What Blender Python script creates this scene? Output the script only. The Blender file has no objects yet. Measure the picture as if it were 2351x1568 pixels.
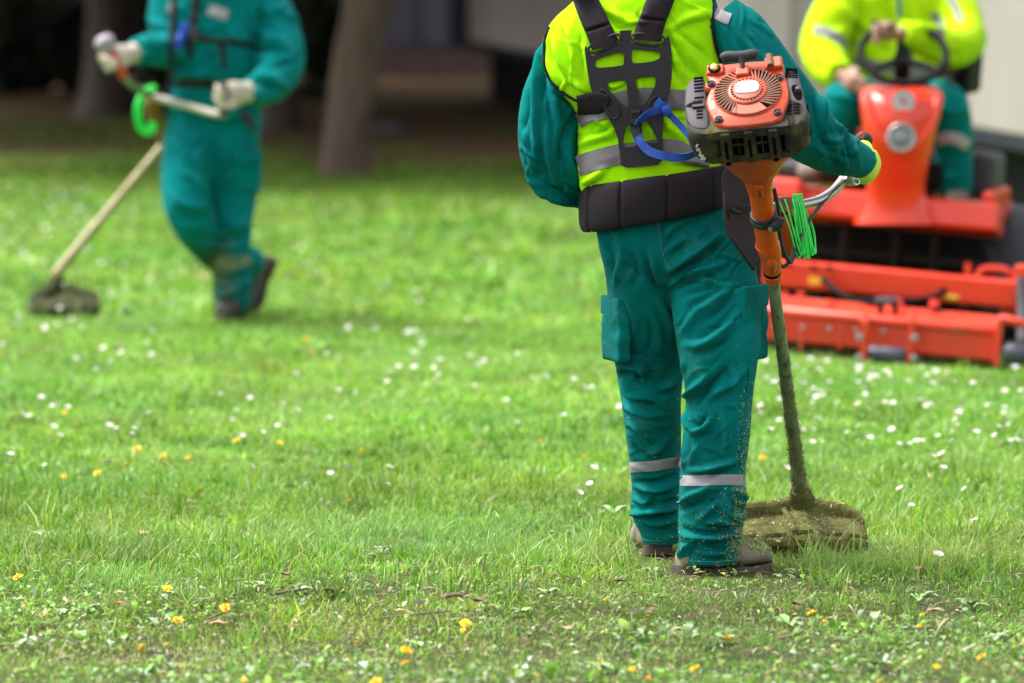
import bpy, bmesh, math, random
import numpy as np
from mathutils import Vector, Matrix, noise
from mathutils.bvhtree import BVHTree

random.seed(7)
rng = np.random.default_rng(11)
scn = bpy.context.scene
COL = scn.collection

# ------------------------------------------------------------------ camera
CAM_H = 1.74                      # eye height of the photographer (m)
LENS, SENSOR = 200.0, 36.0
UW, UH = 2351.0, 1568.0           # measuring grid laid over the frame
FU = LENS / SENSOR * UW
PITCH = math.atan(977.0 / FU)
cam_d = bpy.data.cameras.new('camera')
cam_d.lens = LENS
cam_d.sensor_width = SENSOR
cam_d.clip_start = 0.5
cam_d.clip_end = 600.0
cam_d.dof.use_dof = True
cam_d.dof.focus_distance = 15.0
cam_d.dof.aperture_fstop = 3.1
cam = bpy.data.objects.new('camera', cam_d)
COL.objects.link(cam)
cam.location = (0, 0, CAM_H)
cam.rotation_euler = (math.pi / 2 - PITCH, 0, 0)
scn.camera = cam

# ------------------------------------------------------------------ sky and sun (bright overcast)
SUN_EL, SUN_AZ = math.radians(62), math.radians(-75)   # azimuth clockwise from +Y
world = bpy.data.worlds.new('World')
scn.world = world
world.use_nodes = True
wn, wl = world.node_tree.nodes, world.node_tree.links
wn.clear()
sky = wn.new('ShaderNodeTexSky')
sky.sky_type = 'NISHITA'
sky.sun_disc = False
sky.sun_elevation = SUN_EL
sky.sun_rotation = SUN_AZ
sky.air_density = 1.0
sky.dust_density = 3.0
hs = wn.new('ShaderNodeHueSaturation')
hs.inputs['Saturation'].default_value = 0.22
bg = wn.new('ShaderNodeBackground')
bg.inputs['Strength'].default_value = 0.085
wo = wn.new('ShaderNodeOutputWorld')
wl.new(sky.outputs[0], hs.inputs['Color'])
wl.new(hs.outputs[0], bg.inputs['Color'])
wl.new(bg.outputs[0], wo.inputs['Surface'])
sun_d = bpy.data.lights.new('sun', 'SUN')
sun_d.energy = 1.5
sun_d.angle = math.radians(24)
sun_d.color = (1.0, 0.965, 0.90)
sun = bpy.data.objects.new('sun', sun_d)
COL.objects.link(sun)
_sd = Vector((math.sin(SUN_AZ) * math.cos(SUN_EL), math.cos(SUN_AZ) * math.cos(SUN_EL), math.sin(SUN_EL)))
sun.rotation_euler = _sd.to_track_quat('Z', 'Y').to_euler()
scn.view_settings.view_transform = 'Standard'
scn.view_settings.look = 'None'
scn.view_settings.gamma = 1.0
scn.view_settings.exposure = 2.2
scn.cycles.use_denoising = True
scn.cycles.max_bounces = 6
scn.cycles.diffuse_bounces = 2
scn.cycles.transmission_bounces = 4
scn.cycles.sample_clamp_indirect = 6.0

# ------------------------------------------------------------------ measuring helpers
_cp, _sp = math.cos(PITCH), math.sin(PITCH)


def W(u, v, Y):
    """World point at distance Y seen at grid position u, v."""
    x = (u - UW / 2) / FU
    y = (UH / 2 - v) / FU
    dy = _cp + y * _sp
    dz = -_sp + y * _cp
    k = Y / dy
    return np.array([x * k, Y, CAM_H + dz * k])


def PX(co):
    """Grid positions of world points (n,3)."""
    co = np.atleast_2d(co)
    d = co[:, 1] * _cp - (co[:, 2] - CAM_H) * _sp
    up = co[:, 1] * _sp + (co[:, 2] - CAM_H) * _cp
    return np.stack([UW / 2 + FU * co[:, 0] / d, UH / 2 - FU * up / d], 1)


def gz(x, y):
    """Gentle lie of the lawn."""
    win = np.clip((1.45 - np.abs(x - 1.5)) / 0.7, 0, 1)
    return (-0.055 * (x - 1.5) * win * np.clip((y - 18.5) / 3.0, 0, 1) * np.clip((30.0 - y) / 4.0, 0, 1)
            + 0.006 * np.sin(x * 2.1 + 0.7) + 0.006 * np.sin(y * 1.3))


def gY(v):
    """Distance at which the lawn is seen at grid height v."""
    y = (UH / 2 - v) / FU
    return CAM_H * (_cp + y * _sp) / (_sp - y * _cp)


# ------------------------------------------------------------------ materials
def nodes_of(m):
    m.use_nodes = True
    nt = m.node_tree
    nt.nodes.clear()
    return nt, nt.nodes, nt.links


def ramp(nd, stops, interp='LINEAR'):
    r = nd.new('ShaderNodeValToRGB')
    r.color_ramp.interpolation = interp
    els = r.color_ramp.elements
    while len(els) < len(stops):
        els.new(0.5)
    for e, (p, c) in zip(els, stops):
        e.position = p
        e.color = (c[0], c[1], c[2], 1)
    return r


def pmat(name, col, col2=None, rough=0.6, metal=0.0, scale=6.0, bump=0.0, bscale=300.0, spec=0.5,
         dirt=None, dscale=14.0, damt=0.5, sheen=0.0, stretch=(1, 1, 1), coat=0.0, detail=5):
    """Principled material: broad noise between two colours, optional patches of dirt, fine bump."""
    m = bpy.data.materials.new(name)
    nt, nd, lk = nodes_of(m)
    out = nd.new('ShaderNodeOutputMaterial')
    b = nd.new('ShaderNodeBsdfPrincipled')
    lk.new(b.outputs[0], out.inputs[0])
    tc = nd.new('ShaderNodeTexCoord')
    mp = nd.new('ShaderNodeMapping')
    mp.inputs['Scale'].default_value = stretch
    lk.new(tc.outputs['Object'], mp.inputs[0])
    col2 = col2 or tuple(c * 0.8 for c in col)
    n = nd.new('ShaderNodeTexNoise')
    n.inputs['Scale'].default_value = scale
    n.inputs['Detail'].default_value = detail
    lk.new(mp.outputs[0], n.inputs['Vector'])
    r = ramp(nd, [(0.3, col2), (0.7, col)])
    lk.new(n.outputs[0], r.inputs[0])
    csrc = r.outputs[0]
    rsrc = None
    if dirt:
        n2 = nd.new('ShaderNodeTexNoise')
        n2.inputs['Scale'].default_value = dscale
        n2.inputs['Detail'].default_value = 8
        n2.inputs['Roughness'].default_value = 0.65
        lk.new(mp.outputs[0], n2.inputs['Vector'])
        mr = nd.new('ShaderNodeMapRange')
        mr.inputs[1].default_value = 1.0 - damt - 0.08
        mr.inputs[2].default_value = 1.0 - damt + 0.12
        lk.new(n2.outputs[0], mr.inputs[0])
        mx = nd.new('ShaderNodeMixRGB')
        mx.inputs[2].default_value = (*dirt, 1)
        lk.new(mr.outputs[0], mx.inputs[0])
        lk.new(csrc, mx.inputs[1])
        csrc = mx.outputs[0]
        rr = nd.new('ShaderNodeMapRange')
        rr.inputs[3].default_value = rough
        rr.inputs[4].default_value = min(1.0, rough + 0.3)
        lk.new(mr.outputs[0], rr.inputs[0])
        rsrc = rr.outputs[0]
    lk.new(csrc, b.inputs['Base Color'])
    if rsrc:
        lk.new(rsrc, b.inputs['Roughness'])
    else:
        b.inputs['Roughness'].default_value = rough
    b.inputs['Metallic'].default_value = metal
    b.inputs['Specular IOR Level'].default_value = spec
    if sheen:
        b.inputs['Sheen Weight'].default_value = sheen
        b.inputs['Sheen Roughness'].default_value = 0.5
    if coat:
        b.inputs['Coat Weight'].default_value = coat
        b.inputs['Coat Roughness'].default_value = 0.15
    if bump:
        nb = nd.new('ShaderNodeTexNoise')
        nb.inputs['Scale'].default_value = bscale
        nb.inputs['Detail'].default_value = 3
        lk.new(mp.outputs[0], nb.inputs['Vector'])
        bp = nd.new('ShaderNodeBump')
        bp.inputs['Strength'].default_value = bump
        bp.inputs['Distance'].default_value = 0.002
        lk.new(nb.outputs[0], bp.inputs['Height'])
        lk.new(bp.outputs[0], b.inputs['Normal'])
    return m


def leafmat(name, rough=0.45, trans=0.35, gloss=0.10):
    """Plant material: colour from the piece itself (attribute 'col'), some light passes through."""
    m = bpy.data.materials.new(name)
    nt, nd, lk = nodes_of(m)
    out = nd.new('ShaderNodeOutputMaterial')
    at = nd.new('ShaderNodeAttribute')
    at.attribute_name = 'col'
    d = nd.new('ShaderNodeBsdfDiffuse')
    t = nd.new('ShaderNodeBsdfTranslucent')
    g = nd.new('ShaderNodeBsdfGlossy')
    g.inputs['Roughness'].default_value = rough
    m1 = nd.new('ShaderNodeMixShader')
    m1.inputs[0].default_value = trans
    m2 = nd.new('ShaderNodeMixShader')
    m2.inputs[0].default_value = gloss
    lk.new(at.outputs['Color'], d.inputs[0])
    lk.new(at.outputs['Color'], t.inputs[0])
    lk.new(d.outputs[0], m1.inputs[1])
    lk.new(t.outputs[0], m1.inputs[2])
    lk.new(m1.outputs[0], m2.inputs[1])
    lk.new(g.outputs[0], m2.inputs[2])
    lk.new(m2.outputs[0], out.inputs[0])
    return m


# ------------------------------------------------------------------ object helpers
def tag(o, label=None, cat=None, group=None, kind=None):
    if label:
        o['label'] = label
    if cat:
        o['category'] = cat
    if group:
        o['group'] = group
    if kind:
        o['kind'] = kind
    return o


def empty(name, loc, label, cat, group=None):
    o = bpy.data.objects.new(name, None)
    COL.objects.link(o)
    o.location = Vector(loc)
    o.empty_display_size = 0.1
    bpy.context.view_layer.update()
    return tag(o, label, cat, group)


def link(name, me, mat, parent=None):
    o = bpy.data.objects.new(name, me)
    COL.objects.link(o)
    if mat is not None:
        for m in (mat if isinstance(mat, (list, tuple)) else [mat]):
            me.materials.append(m)
    if parent is not None:
        o.parent = parent
        loc = parent.location + (parent.matrix_parent_inverse.translation if parent.parent else Vector((0, 0, 0)))
        if parent.parent:
            q = parent.parent
            loc = loc + q.location + (q.matrix_parent_inverse.translation if q.parent else Vector((0, 0, 0)))
            if q.parent:
                loc = loc + q.parent.location
        o.matrix_parent_inverse = Matrix.Translation(-loc)
    return o


def npmesh(name, verts, loops, sizes, smooth=True, col=None, matidx=None):
    """Mesh from flat numpy arrays."""
    me = bpy.data.meshes.new(name)
    nv, nl, nf = len(verts), len(loops), len(sizes)
    me.vertices.add(nv)
    me.vertices.foreach_set('co', np.asarray(verts, np.float32).ravel())
    me.loops.add(nl)
    me.loops.foreach_set('vertex_index', np.asarray(loops, np.int32))
    me.polygons.add(nf)
    st = np.zeros(nf, np.int32)
    st[1:] = np.cumsum(sizes)[:-1]
    me.polygons.foreach_set('loop_start', st)
    if smooth:
        me.polygons.foreach_set('use_smooth', np.ones(nf, bool))
    if matidx is not None:
        me.polygons.foreach_set('material_index', np.asarray(matidx, np.int32))
    me.update(calc_edges=True)
    if col is not None:
        a = me.attributes.new('col', 'FLOAT_COLOR', 'POINT')
        c4 = np.ones((nv, 4), np.float32)
        c4[:, :3] = col
        a.data.foreach_set('color', c4.ravel())
    return me


def catmull(pts, n):
    """n points along a smooth curve through pts (m,k)."""
    p = np.asarray(pts, float)
    if len(p) < 3:
        t = np.linspace(0, 1, n)[:, None]
        return p[0] * (1 - t) + p[-1] * t
    q = np.vstack([2 * p[0] - p[1], p, 2 * p[-1] - p[-2]])
    m = len(p) - 1
    t = np.linspace(0, m, n)
    i = np.minimum(t.astype(int), m - 1)
    f = (t - i)[:, None]
    a, b, c, d = q[i], q[i + 1], q[i + 2], q[i + 3]
    return 0.5 * (2 * b + (c - a) * f + (2 * a - 5 * b + 4 * c - d) * f ** 2 + (3 * b - a - 3 * c + d) * f ** 3)


def R3(rx=0, ry=0, rz=0):
    return np.array((Matrix.Rotation(math.radians(rz), 3, 'Z') @ Matrix.Rotation(math.radians(ry), 3, 'Y')
                     @ Matrix.Rotation(math.radians(rx), 3, 'X')))


class MB:
    """Collects solid shapes into one mesh."""

    def __init__(s):
        s.v, s.f = [], []

    def add(s, verts, faces):
        o = len(s.v)
        s.v.extend([tuple(map(float, p)) for p in verts])
        s.f.extend([tuple(int(i) + o for i in f) for f in faces])
        return s

    def box(s, c, size, R=None, taper=1.0):
        h = np.array(size) / 2.0
        P = np.array([[x, y, z] for z in (-1, 1) for y in (-1, 1) for x in (-1, 1)], float)
        P[4:, :2] *= taper
        P = P * h
        if R is not None:
            P = P @ np.asarray(R).T
        return s.add(P + np.array(c), [(0, 2, 3, 1), (4, 5, 7, 6), (0, 1, 5, 4), (2, 6, 7, 3), (0, 4, 6, 2), (1, 3, 7, 5)])

    def tube(s, pts, r, seg=10, n=None, caps=True, flat=1.0, ref=None, closed=False, pw=2.0):
        """Round bar along pts; r scalar or list; flat squashes across."""
        pts = np.asarray(pts, float)
        r = np.ones(len(pts)) * r if np.isscalar(r) else np.asarray(r, float)
        if n:
            a = catmull(np.hstack([pts, r[:, None]]), n)
            pts, r = a[:, :3], np.maximum(a[:, 3], 1e-4)
        m = len(pts)
        if closed:
            T = np.roll(pts, -1, 0) - np.roll(pts, 1, 0)
        else:
            T = np.gradient(pts, axis=0)
        T /= np.linalg.norm(T, axis=1)[:, None] + 1e-12
        rf = np.array(ref if ref is not None else ((1, 0, 0) if abs(T[0][0]) < 0.9 else (0, 0, 1)), float)
        V = []
        th = np.linspace(0, 2 * math.pi, seg, endpoint=False)
        ct, st_ = np.cos(th), np.sin(th)
        if pw != 2.0:
            ct = np.sign(ct) * abs(ct) ** (2 / pw)
            st_ = np.sign(st_) * abs(st_) ** (2 / pw)
        for i in range(m):
            a = rf - T[i] * rf.dot(T[i])
            a /= np.linalg.norm(a) + 1e-12
            b = np.cross(T[i], a)
            if ref is None:
                rf = a
            V.append(pts[i] + r[i] * (ct[:, None] * a + flat * st_[:, None] * b))
        V = np.vstack(V)
        F = []
        for i in range(m if closed else m - 1):
            j = (i + 1) % m
            for k in range(seg):
                l = (k + 1) % seg
                F.append((i * seg + k, i * seg + l, j * seg + l, j * seg + k))
        if caps and not closed:
            F.append(tuple(range(seg))[::-1])
            F.append(tuple(range((m - 1) * seg, m * seg)))
        return s.add(V, F)

    def rings(s, rings, caps=True):
        """Loft through rings, each an (n,3) array."""
        n = len(rings[0])
        F = []
        for i in range(len(rings) - 1):
            for k in range(n):
                l = (k + 1) % n
                F.append((i * n + k, i * n + l, (i + 1) * n + l, (i + 1) * n + k))
        if caps:
            F.append(tuple(range(n))[::-1])
            F.append(tuple(range((len(rings) - 1) * n, len(rings) * n)))
        return s.add(np.vstack(rings), F)

    def lathe(s, prof, o=(0, 0, 0), R=None, seg=24, a0=0, a1=360):
        """Turn (radius, height) profile about the z axis."""
        full = abs(a1 - a0) >= 360
        th = np.radians(np.linspace(a0, a1, seg, endpoint=not full))
        V = np.array([[r * math.cos(t), r * math.sin(t), z] for r, z in prof for t in th])
        if R is not None:
            V = V @ np.asarray(R).T
        F = []
        for i in range(len(prof) - 1):
            for k in range(seg if full else seg - 1):
                l = (k + 1) % seg
                F.append((i * seg + k, i * seg + l, (i + 1) * seg + l, (i + 1) * seg + k))
        return s.add(V + np.array(o), F)

    def prism(s, outline, f0, f1, holes=()):
        """Plate: outline and holes in 2d; f0/f1 map a 2d point to its back/front 3d point."""
        loops = [list(outline)] + [list(h) for h in holes]
        flat = [p for l in loops for p in l]
        bm = bmesh.new()
        bv = [bm.verts.new((p[0], p[1], 0)) for p in flat]
        bm.verts.index_update()
        es, o = [], 0
        for l in loops:
            for k in range(len(l)):
                es.append(bm.edges.new((bv[o + k], bv[o + (k + 1) % len(l)])))
            o += len(l)
        bmesh.ops.triangle_fill(bm, use_beauty=True, use_dissolve=False, edges=es, normal=(0, 0, 1))
        tris = [[q.index for q in f.verts] for f in bm.faces]
        bm.free()
        n = len(flat)
        V = [f1(*p) for p in flat] + [f0(*p) for p in flat]
        F = [tuple(t) for t in tris] + [tuple(i + n for i in t[::-1]) for t in tris]
        o = 0
        for l in loops:
            m = len(l)
            for k in range(m):
                F.append((o + k, o + (k + 1) % m, o + (k + 1) % m + n, o + k + n))
            o += m
        return s.add(V, F)

    def xf(s, M):
        """Apply a 4x4 matrix to everything so far."""
        M = np.asarray(M)
        V = np.array(s.v) @ M[:3, :3].T + M[:3, 3]
        s.v = [tuple(p) for p in V]
        return s

    def build(s, name, mat, parent=None, smooth=35, bevel=0.0, bseg=2, fix=True):
        me = bpy.data.meshes.new(name)
        me.from_pydata(s.v, [], s.f)
        if fix:
            bm = bmesh.new()
            bm.from_mesh(me)
            bmesh.ops.recalc_face_normals(bm, faces=bm.faces)
            bm.to_mesh(me)
            bm.free()
        me.update()
        if smooth:
            me.polygons.foreach_set('use_smooth', np.ones(len(me.polygons), bool))
            me.set_sharp_from_angle(angle=math.radians(smooth))
        o = link(name, me, mat, parent)
        if bevel:
            b = o.modifiers.new('bevel', 'BEVEL')
            b.width = bevel
            b.segments = bseg
            b.limit_method = 'ANGLE'
            b.angle_limit = math.radians(40)
            b.harden_normals = True
        return o


def frame(o, ez, xref=(1, 0, 0)):
    """4x4 with local z along ez, local x near xref."""
    ez = np.array(ez, float)
    ez /= np.linalg.norm(ez)
    ex = np.array(xref, float)
    ex -= ez * ex.dot(ez)
    ex /= np.linalg.norm(ex)
    ey = np.cross(ez, ex)
    M = np.eye(4)
    M[:3, 0], M[:3, 1], M[:3, 2], M[:3, 3] = ex, ey, ez, o
    return M


# ------------------------------------------------------------------ cloth and bodies: union of lofts, remeshed, then folded
def hring(uL, uR, v, Y, dy, n=40, pw=2.2, yaw=0.0):
    """Level ring seen between uL and uR at height v, half depth dy."""
    c = W((uL + uR) / 2, v, Y)
    rx = (uR - uL) / 2 * Y / FU
    th = np.linspace(0, 2 * math.pi, n, endpoint=False)
    ct, st = np.cos(th), np.sin(th)
    x = rx * np.sign(ct) * abs(ct) ** (2 / pw)
    y = dy * np.sign(st) * abs(st) ** (2 / pw)
    return np.stack([c[0] + x, c[1] + y, np.full(n, c[2])], 1)


def hloft(spec, n=40, m=60, pw=2.2):
    """Smooth stack of level rings; spec rows uL,uR,v,Y,dy."""
    a = catmull(np.array(spec, float), m)
    return [hring(*r, n=n, pw=pw) for r in a]


def path(spec):
    """Rows u,v,Y,r into points and radii."""
    return np.array([W(a, b, c) for a, b, c, _ in spec]), [r[3] for r in spec]


def union(mb, voxel, smooth_it=6):
    """Voxel union of everything in mb: returns verts and quads."""
    me = bpy.data.meshes.new('tmp')
    me.from_pydata(mb.v, [], mb.f)
    bm = bmesh.new()
    bm.from_mesh(me)
    bmesh.ops.recalc_face_normals(bm, faces=bm.faces)
    bm.to_mesh(me)
    bm.free()
    o = bpy.data.objects.new('tmp', me)
    COL.objects.link(o)
    r = o.modifiers.new('r', 'REMESH')
    r.mode = 'VOXEL'
    r.voxel_size = voxel
    if smooth_it:
        s_ = o.modifiers.new('s', 'SMOOTH')
        s_.factor = 0.5
        s_.iterations = smooth_it
    dg = bpy.context.evaluated_depsgraph_get()
    ev = o.evaluated_get(dg)
    m2 = ev.to_mesh()
    V = np.empty(len(m2.vertices) * 3, np.float32)
    m2.vertices.foreach_get('co', V)
    L = np.empty(len(m2.loops), np.int32)
    m2.loops.foreach_get('vertex_index', L)
    S = np.empty(len(m2.polygons), np.int32)
    m2.polygons.foreach_get('loop_total', S)
    ev.to_mesh_clear()
    bpy.data.objects.remove(o)
    bpy.data.meshes.remove(me)
    return V.reshape(-1, 3).astype(float), L, S


def vnormals(V, L, S):
    me = npmesh('tmp', V, L, S)
    N = np.empty(len(V) * 3, np.float32)
    me.vertices.foreach_get('normal', N)
    bpy.data.meshes.remove(me)
    return N.reshape(-1, 3).astype(float)


def vnoise(V, scale, seed=0.0):
    sc = np.ones(3) * scale if np.isscalar(scale) else np.array(scale)
    return np.array([noise.noise(Vector(p * sc) + Vector((seed, seed * 1.7, -seed))) for p in V])


def strokes_h(V, N, strokes):
    """Height field of folds drawn as curves in the view grid; only on the side that faces the viewer."""
    uv = PX(V)
    view = np.array([0, 0, CAM_H]) - V
    view /= np.linalg.norm(view, axis=1)[:, None]
    face = np.clip(((N * view).sum(1) - 0.05) / 0.35, 0, 1)
    H = np.zeros(len(V))
    for st in strokes:
        pts, w, h = st[0], st[1], st[2]
        P = catmull(np.array(pts, float), max(8, 5 * len(pts)))
        lo, hi = P.min(0) - 4 * w, P.max(0) + 4 * w
        idx = np.where((uv > lo).all(1) & (uv < hi).all(1) & (face > 0))[0]
        if not len(idx):
            continue
        q = uv[idx]
        best = np.full(len(idx), 1e9)
        sd = np.zeros(len(idx))
        tt = np.zeros(len(idx))
        nseg = len(P) - 1
        for k in range(nseg):
            a, d = P[k], P[k + 1] - P[k]
            L2 = d.dot(d) + 1e-9
            t = np.clip(((q - a) @ d) / L2, 0, 1)
            e = q - a - t[:, None] * d
            dist = np.sqrt((e ** 2).sum(1))
            m = dist < best
            best[m] = dist[m]
            sd[m] = np.sign(d[0] * e[m, 1] - d[1] * e[m, 0]) * dist[m]
            tt[m] = (k + t[m]) / nseg
        env = np.sqrt(np.clip(np.sin(math.pi * np.clip(tt, 0.02, 0.98)), 0, 1))
        x = sd / w
        if h > 0:
            prof = np.exp(-np.abs(x) ** 1.7) - 0.5 * np.exp(-np.abs((x - 1.6) / 0.8) ** 1.4) - 0.12 * np.exp(-((x + 1.8) / 1.0) ** 2)
        else:
            prof = np.exp(-np.abs(x) * 1.5) - 0.25 * np.exp(-((np.abs(x) - 1.8) / 0.8) ** 2)
        H[idx] += h * prof * env * face[idx]
    return H


def cloth(name, mb, mat, parent, voxel=0.006, strokes=(), wr=((9.0, 0.004),), smooth_it=6, fine=True, mod=None):
    """Garment: union of lofts + drawn folds + loose wrinkles."""
    V, L, S = union(mb, voxel, smooth_it)
    N = vnormals(V, L, S)
    if len(strokes):
        H = strokes_h(V, N, strokes)
        V = V + N * H[:, None]
        N = vnormals(V, L, S)
    for k, (sc, amp) in enumerate(wr):
        n1 = vnoise(V, sc, 3.1 + k * 5)
        n2 = vnoise(V, np.array(sc) * 0.5, 9.7 + k * 5)
        V = V + N * ((1 - 2 * np.abs(n1)) * 0.5 * amp * (0.4 + 1.2 * np.clip(n2 + 0.4, 0, 1)))[:, None]
    if mod is not None:
        V = mod(V, vnormals(V, L, S))
    me = npmesh(name, V, L, S)
    o = link(name, me, mat, parent)
    return o, V, L, S


def bvh_of(*vls):
    vs, ps, o = [], [], 0
    for V, L, S in vls:
        vs += [Vector(p) for p in V]
        st = 0
        if (S == 4).all():
            ps += [tuple(int(i) + o for i in q) for q in L.reshape(-1, 4)]
        else:
            for n_ in S:
                ps.append(tuple(int(i) + o for i in L[st:st + n_]))
                st += n_
        o += len(V)
    return BVHTree.FromPolygons(vs, ps)


def hitY(bvh, u, v, default=None):
    o = Vector((0, 0, CAM_H))
    d = (Vector(W(u, v, 15.0)) - o).normalized()
    h = bvh.ray_cast(o, d)
    return h[0].y if h[0] is not None else default


def drape(bvh, mid, wid, n, across=9, off=0.004, thick=0.01, puff=0.0, cross_dir=None, lift=None, sm=3, quilt=None):
    """Strap lying on a garment: centre line and widths in the view grid, laid on what is behind it."""
    P = catmull(np.array(mid, float), n)
    w = catmull(np.array(wid, float)[:, None] if np.ndim(wid) == 1 else np.array(wid, float), n)[:, 0]
    T = np.gradient(P, axis=0)
    T /= np.linalg.norm(T, axis=1)[:, None]
    Nn = np.stack([-T[:, 1], T[:, 0]], 1)
    if cross_dir is not None:
        Nn[:] = cross_dir
    s_ = np.linspace(-0.5, 0.5, across)
    U = P[:, None, :] + Nn[:, None, :] * (w[:, None] * s_[None, :])[:, :, None]
    Yd = np.full((n, across), np.nan)
    for i in range(n):
        for j in range(across):
            y = hitY(bvh, U[i, j, 0], U[i, j, 1])
            if y is not None:
                Yd[i, j] = y
    med = np.nanmedian(Yd)
    for i in range(n):
        row = Yd[i]
        if np.isnan(row).all():
            row[:] = med
        else:
            ok = np.where(~np.isnan(row))[0]
            row[:] = np.interp(np.arange(across), ok, row[ok])
    for _ in range(sm):
        Z = np.pad(Yd, 1, mode='edge')
        Z = (Z[:-2, 1:-1] + Z[2:, 1:-1] + Z[1:-1, :-2] + Z[1:-1, 2:] + 4 * Z[1:-1, 1:-1]) / 8
        Yd = np.minimum(Z, Yd) if _ < sm - 1 else Z
    pf = np.sqrt(np.clip(1 - (2 * s_) ** 4, 0, 1))
    front, back = [], []
    for i in range(n):
        lf = lift[i] if lift is not None else 0.0
        q = quilt(P[i]) if quilt else 1.0
        for j in range(across):
            front.append(W(U[i, j, 0], U[i, j, 1], Yd[i, j] - off - lf - thick * (0.35 + 0.65 * pf[j] * q) - puff * pf[j] * q))
            back.append(W(U[i, j, 0], U[i, j, 1], Yd[i, j] - off - lf + 0.001))
    V = np.array(front + back)
    o = n * across
    F = []
    for i in range(n - 1):
        for j in range(across - 1):
            a = i * across + j
            F.append((a, a + 1, a + across + 1, a + across))
            F.append((o + a, o + a + across, o + a + across + 1, o + a + 1))
    for i in range(n - 1):
        for j, fl in ((0, 1), (across - 1, 0)):
            a = i * across + j
            F.append((a, a + across, o + a + across, o + a) if fl else (a + across, a, o + a, o + a + across))
    for j in range(across - 1):
        for i, fl in ((0, 0), (n - 1, 1)):
            a = i * across + j
            F.append((a, a + 1, o + a + 1, o + a) if fl else (a + 1, a, o + a, o + a + 1))
    return MB().add(V, F)

# ================================================================== THE LAWN
def lawn_material():
    m = bpy.data.materials.new('lawn_soil')
    nt, nd, lk = nodes_of(m)
    out = nd.new('ShaderNodeOutputMaterial')
    b = nd.new('ShaderNodeBsdfPrincipled')
    b.inputs['Roughness'].default_value = 0.95
    b.inputs['Specular IOR Level'].default_value = 0.2
    lk.new(b.outputs[0], out.inputs[0])
    tc = nd.new('ShaderNodeTexCoord')
    sx = nd.new('ShaderNodeSeparateXYZ')
    lk.new(tc.outputs['Object'], sx.inputs[0])
    n1 = nd.new('ShaderNodeTexNoise')
    n1.inputs['Scale'].default_value = 9
    n1.inputs['Detail'].default_value = 8
    lk.new(tc.outputs['Object'], n1.inputs['Vector'])
    soil = ramp(nd, [(0.3, (0.012, 0.0065, 0.005)), (0.55, (0.036, 0.020, 0.015)), (0.75, (0.10, 0.064, 0.05))])
    lk.new(n1.outputs[0], soil.inputs[0])
    n2 = nd.new('ShaderNodeTexNoise')
    n2.inputs['Scale'].default_value = 2.2
    n2.inputs['Detail'].default_value = 7
    lk.new(tc.outputs['Object'], n2.inputs['Vector'])
    turf = ramp(nd, [(0.3, (0.045, 0.13, 0.010)), (0.5, (0.085, 0.21, 0.016)), (0.72, (0.15, 0.28, 0.03))])
    lk.new(n2.outputs[0], turf.inputs[0])
    # turf share: patchy bare soil close by, full turf in the middle, soil and thin moss under the trees
    n3 = nd.new('ShaderNodeTexNoise')
    n3.inputs['Scale'].default_value = 0.55
    n3.inputs['Detail'].default_value = 5
    lk.new(tc.outputs['Object'], n3.inputs['Vector'])
    near = nd.new('ShaderNodeMapRange')
    near.inputs[1].default_value, near.inputs[2].default_value = 14.0, 20.0
    near.inputs[3].default_value, near.inputs[4].default_value = 0.15, 1.0
    lk.new(sx.outputs[1], near.inputs[0])
    far = nd.new('ShaderNodeMath')
    far.operation = 'MULTIPLY_ADD'
    far.inputs[1].default_value = 10.0
    lk.new(n3.outputs[0], far.inputs[0])
    lk.new(sx.outputs[1], far.inputs[2])
    fr = nd.new('ShaderNodeMapRange')
    fr.inputs[1].default_value, fr.inputs[2].default_value = 43.5, 46.0
    fr.inputs[3].default_value, fr.inputs[4].default_value = 1.0, 0.12
    lk.new(far.outputs[0], fr.inputs[0])
    mul = nd.new('ShaderNodeMath')
    mul.operation = 'MULTIPLY'
    lk.new(near.outputs[0], mul.inputs[0])
    lk.new(fr.outputs[0], mul.inputs[1])
    # reddish leaf mould under the trees, lightened in colour to offset their shade
    mould = ramp(nd, [(0.3, (0.075, 0.030, 0.019)), (0.6, (0.15, 0.066, 0.043)), (0.8, (0.20, 0.10, 0.072))])
    lk.new(n1.outputs[0], mould.inputs[0])
    mf = nd.new('ShaderNodeMapRange')
    mf.inputs[1].default_value, mf.inputs[2].default_value = 34.0, 38.0
    lk.new(sx.outputs[1], mf.inputs[0])
    sm_ = nd.new('ShaderNodeMixRGB')
    lk.new(mf.outputs[0], sm_.inputs[0])
    lk.new(soil.outputs[0], sm_.inputs[1])
    lk.new(mould.outputs[0], sm_.inputs[2])
    mx = nd.new('ShaderNodeMixRGB')
    lk.new(mul.outputs[0], mx.inputs[0])
    lk.new(sm_.outputs[0], mx.inputs[1])
    lk.new(turf.outputs[0], mx.inputs[2])
    lk.new(mx.outputs[0], b.inputs['Base Color'])
    nb = nd.new('ShaderNodeTexNoise')
    nb.inputs['Scale'].default_value = 60
    nb.inputs['Detail'].default_value = 6
    lk.new(tc.outputs['Object'], nb.inputs['Vector'])
    bp = nd.new('ShaderNodeBump')
    bp.inputs['Strength'].default_value = 0.8
    bp.inputs['Distance'].default_value = 0.02
    lk.new(nb.outputs[0], bp.inputs['Height'])
    lk.new(bp.outputs[0], b.inputs['Normal'])
    return m


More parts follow.
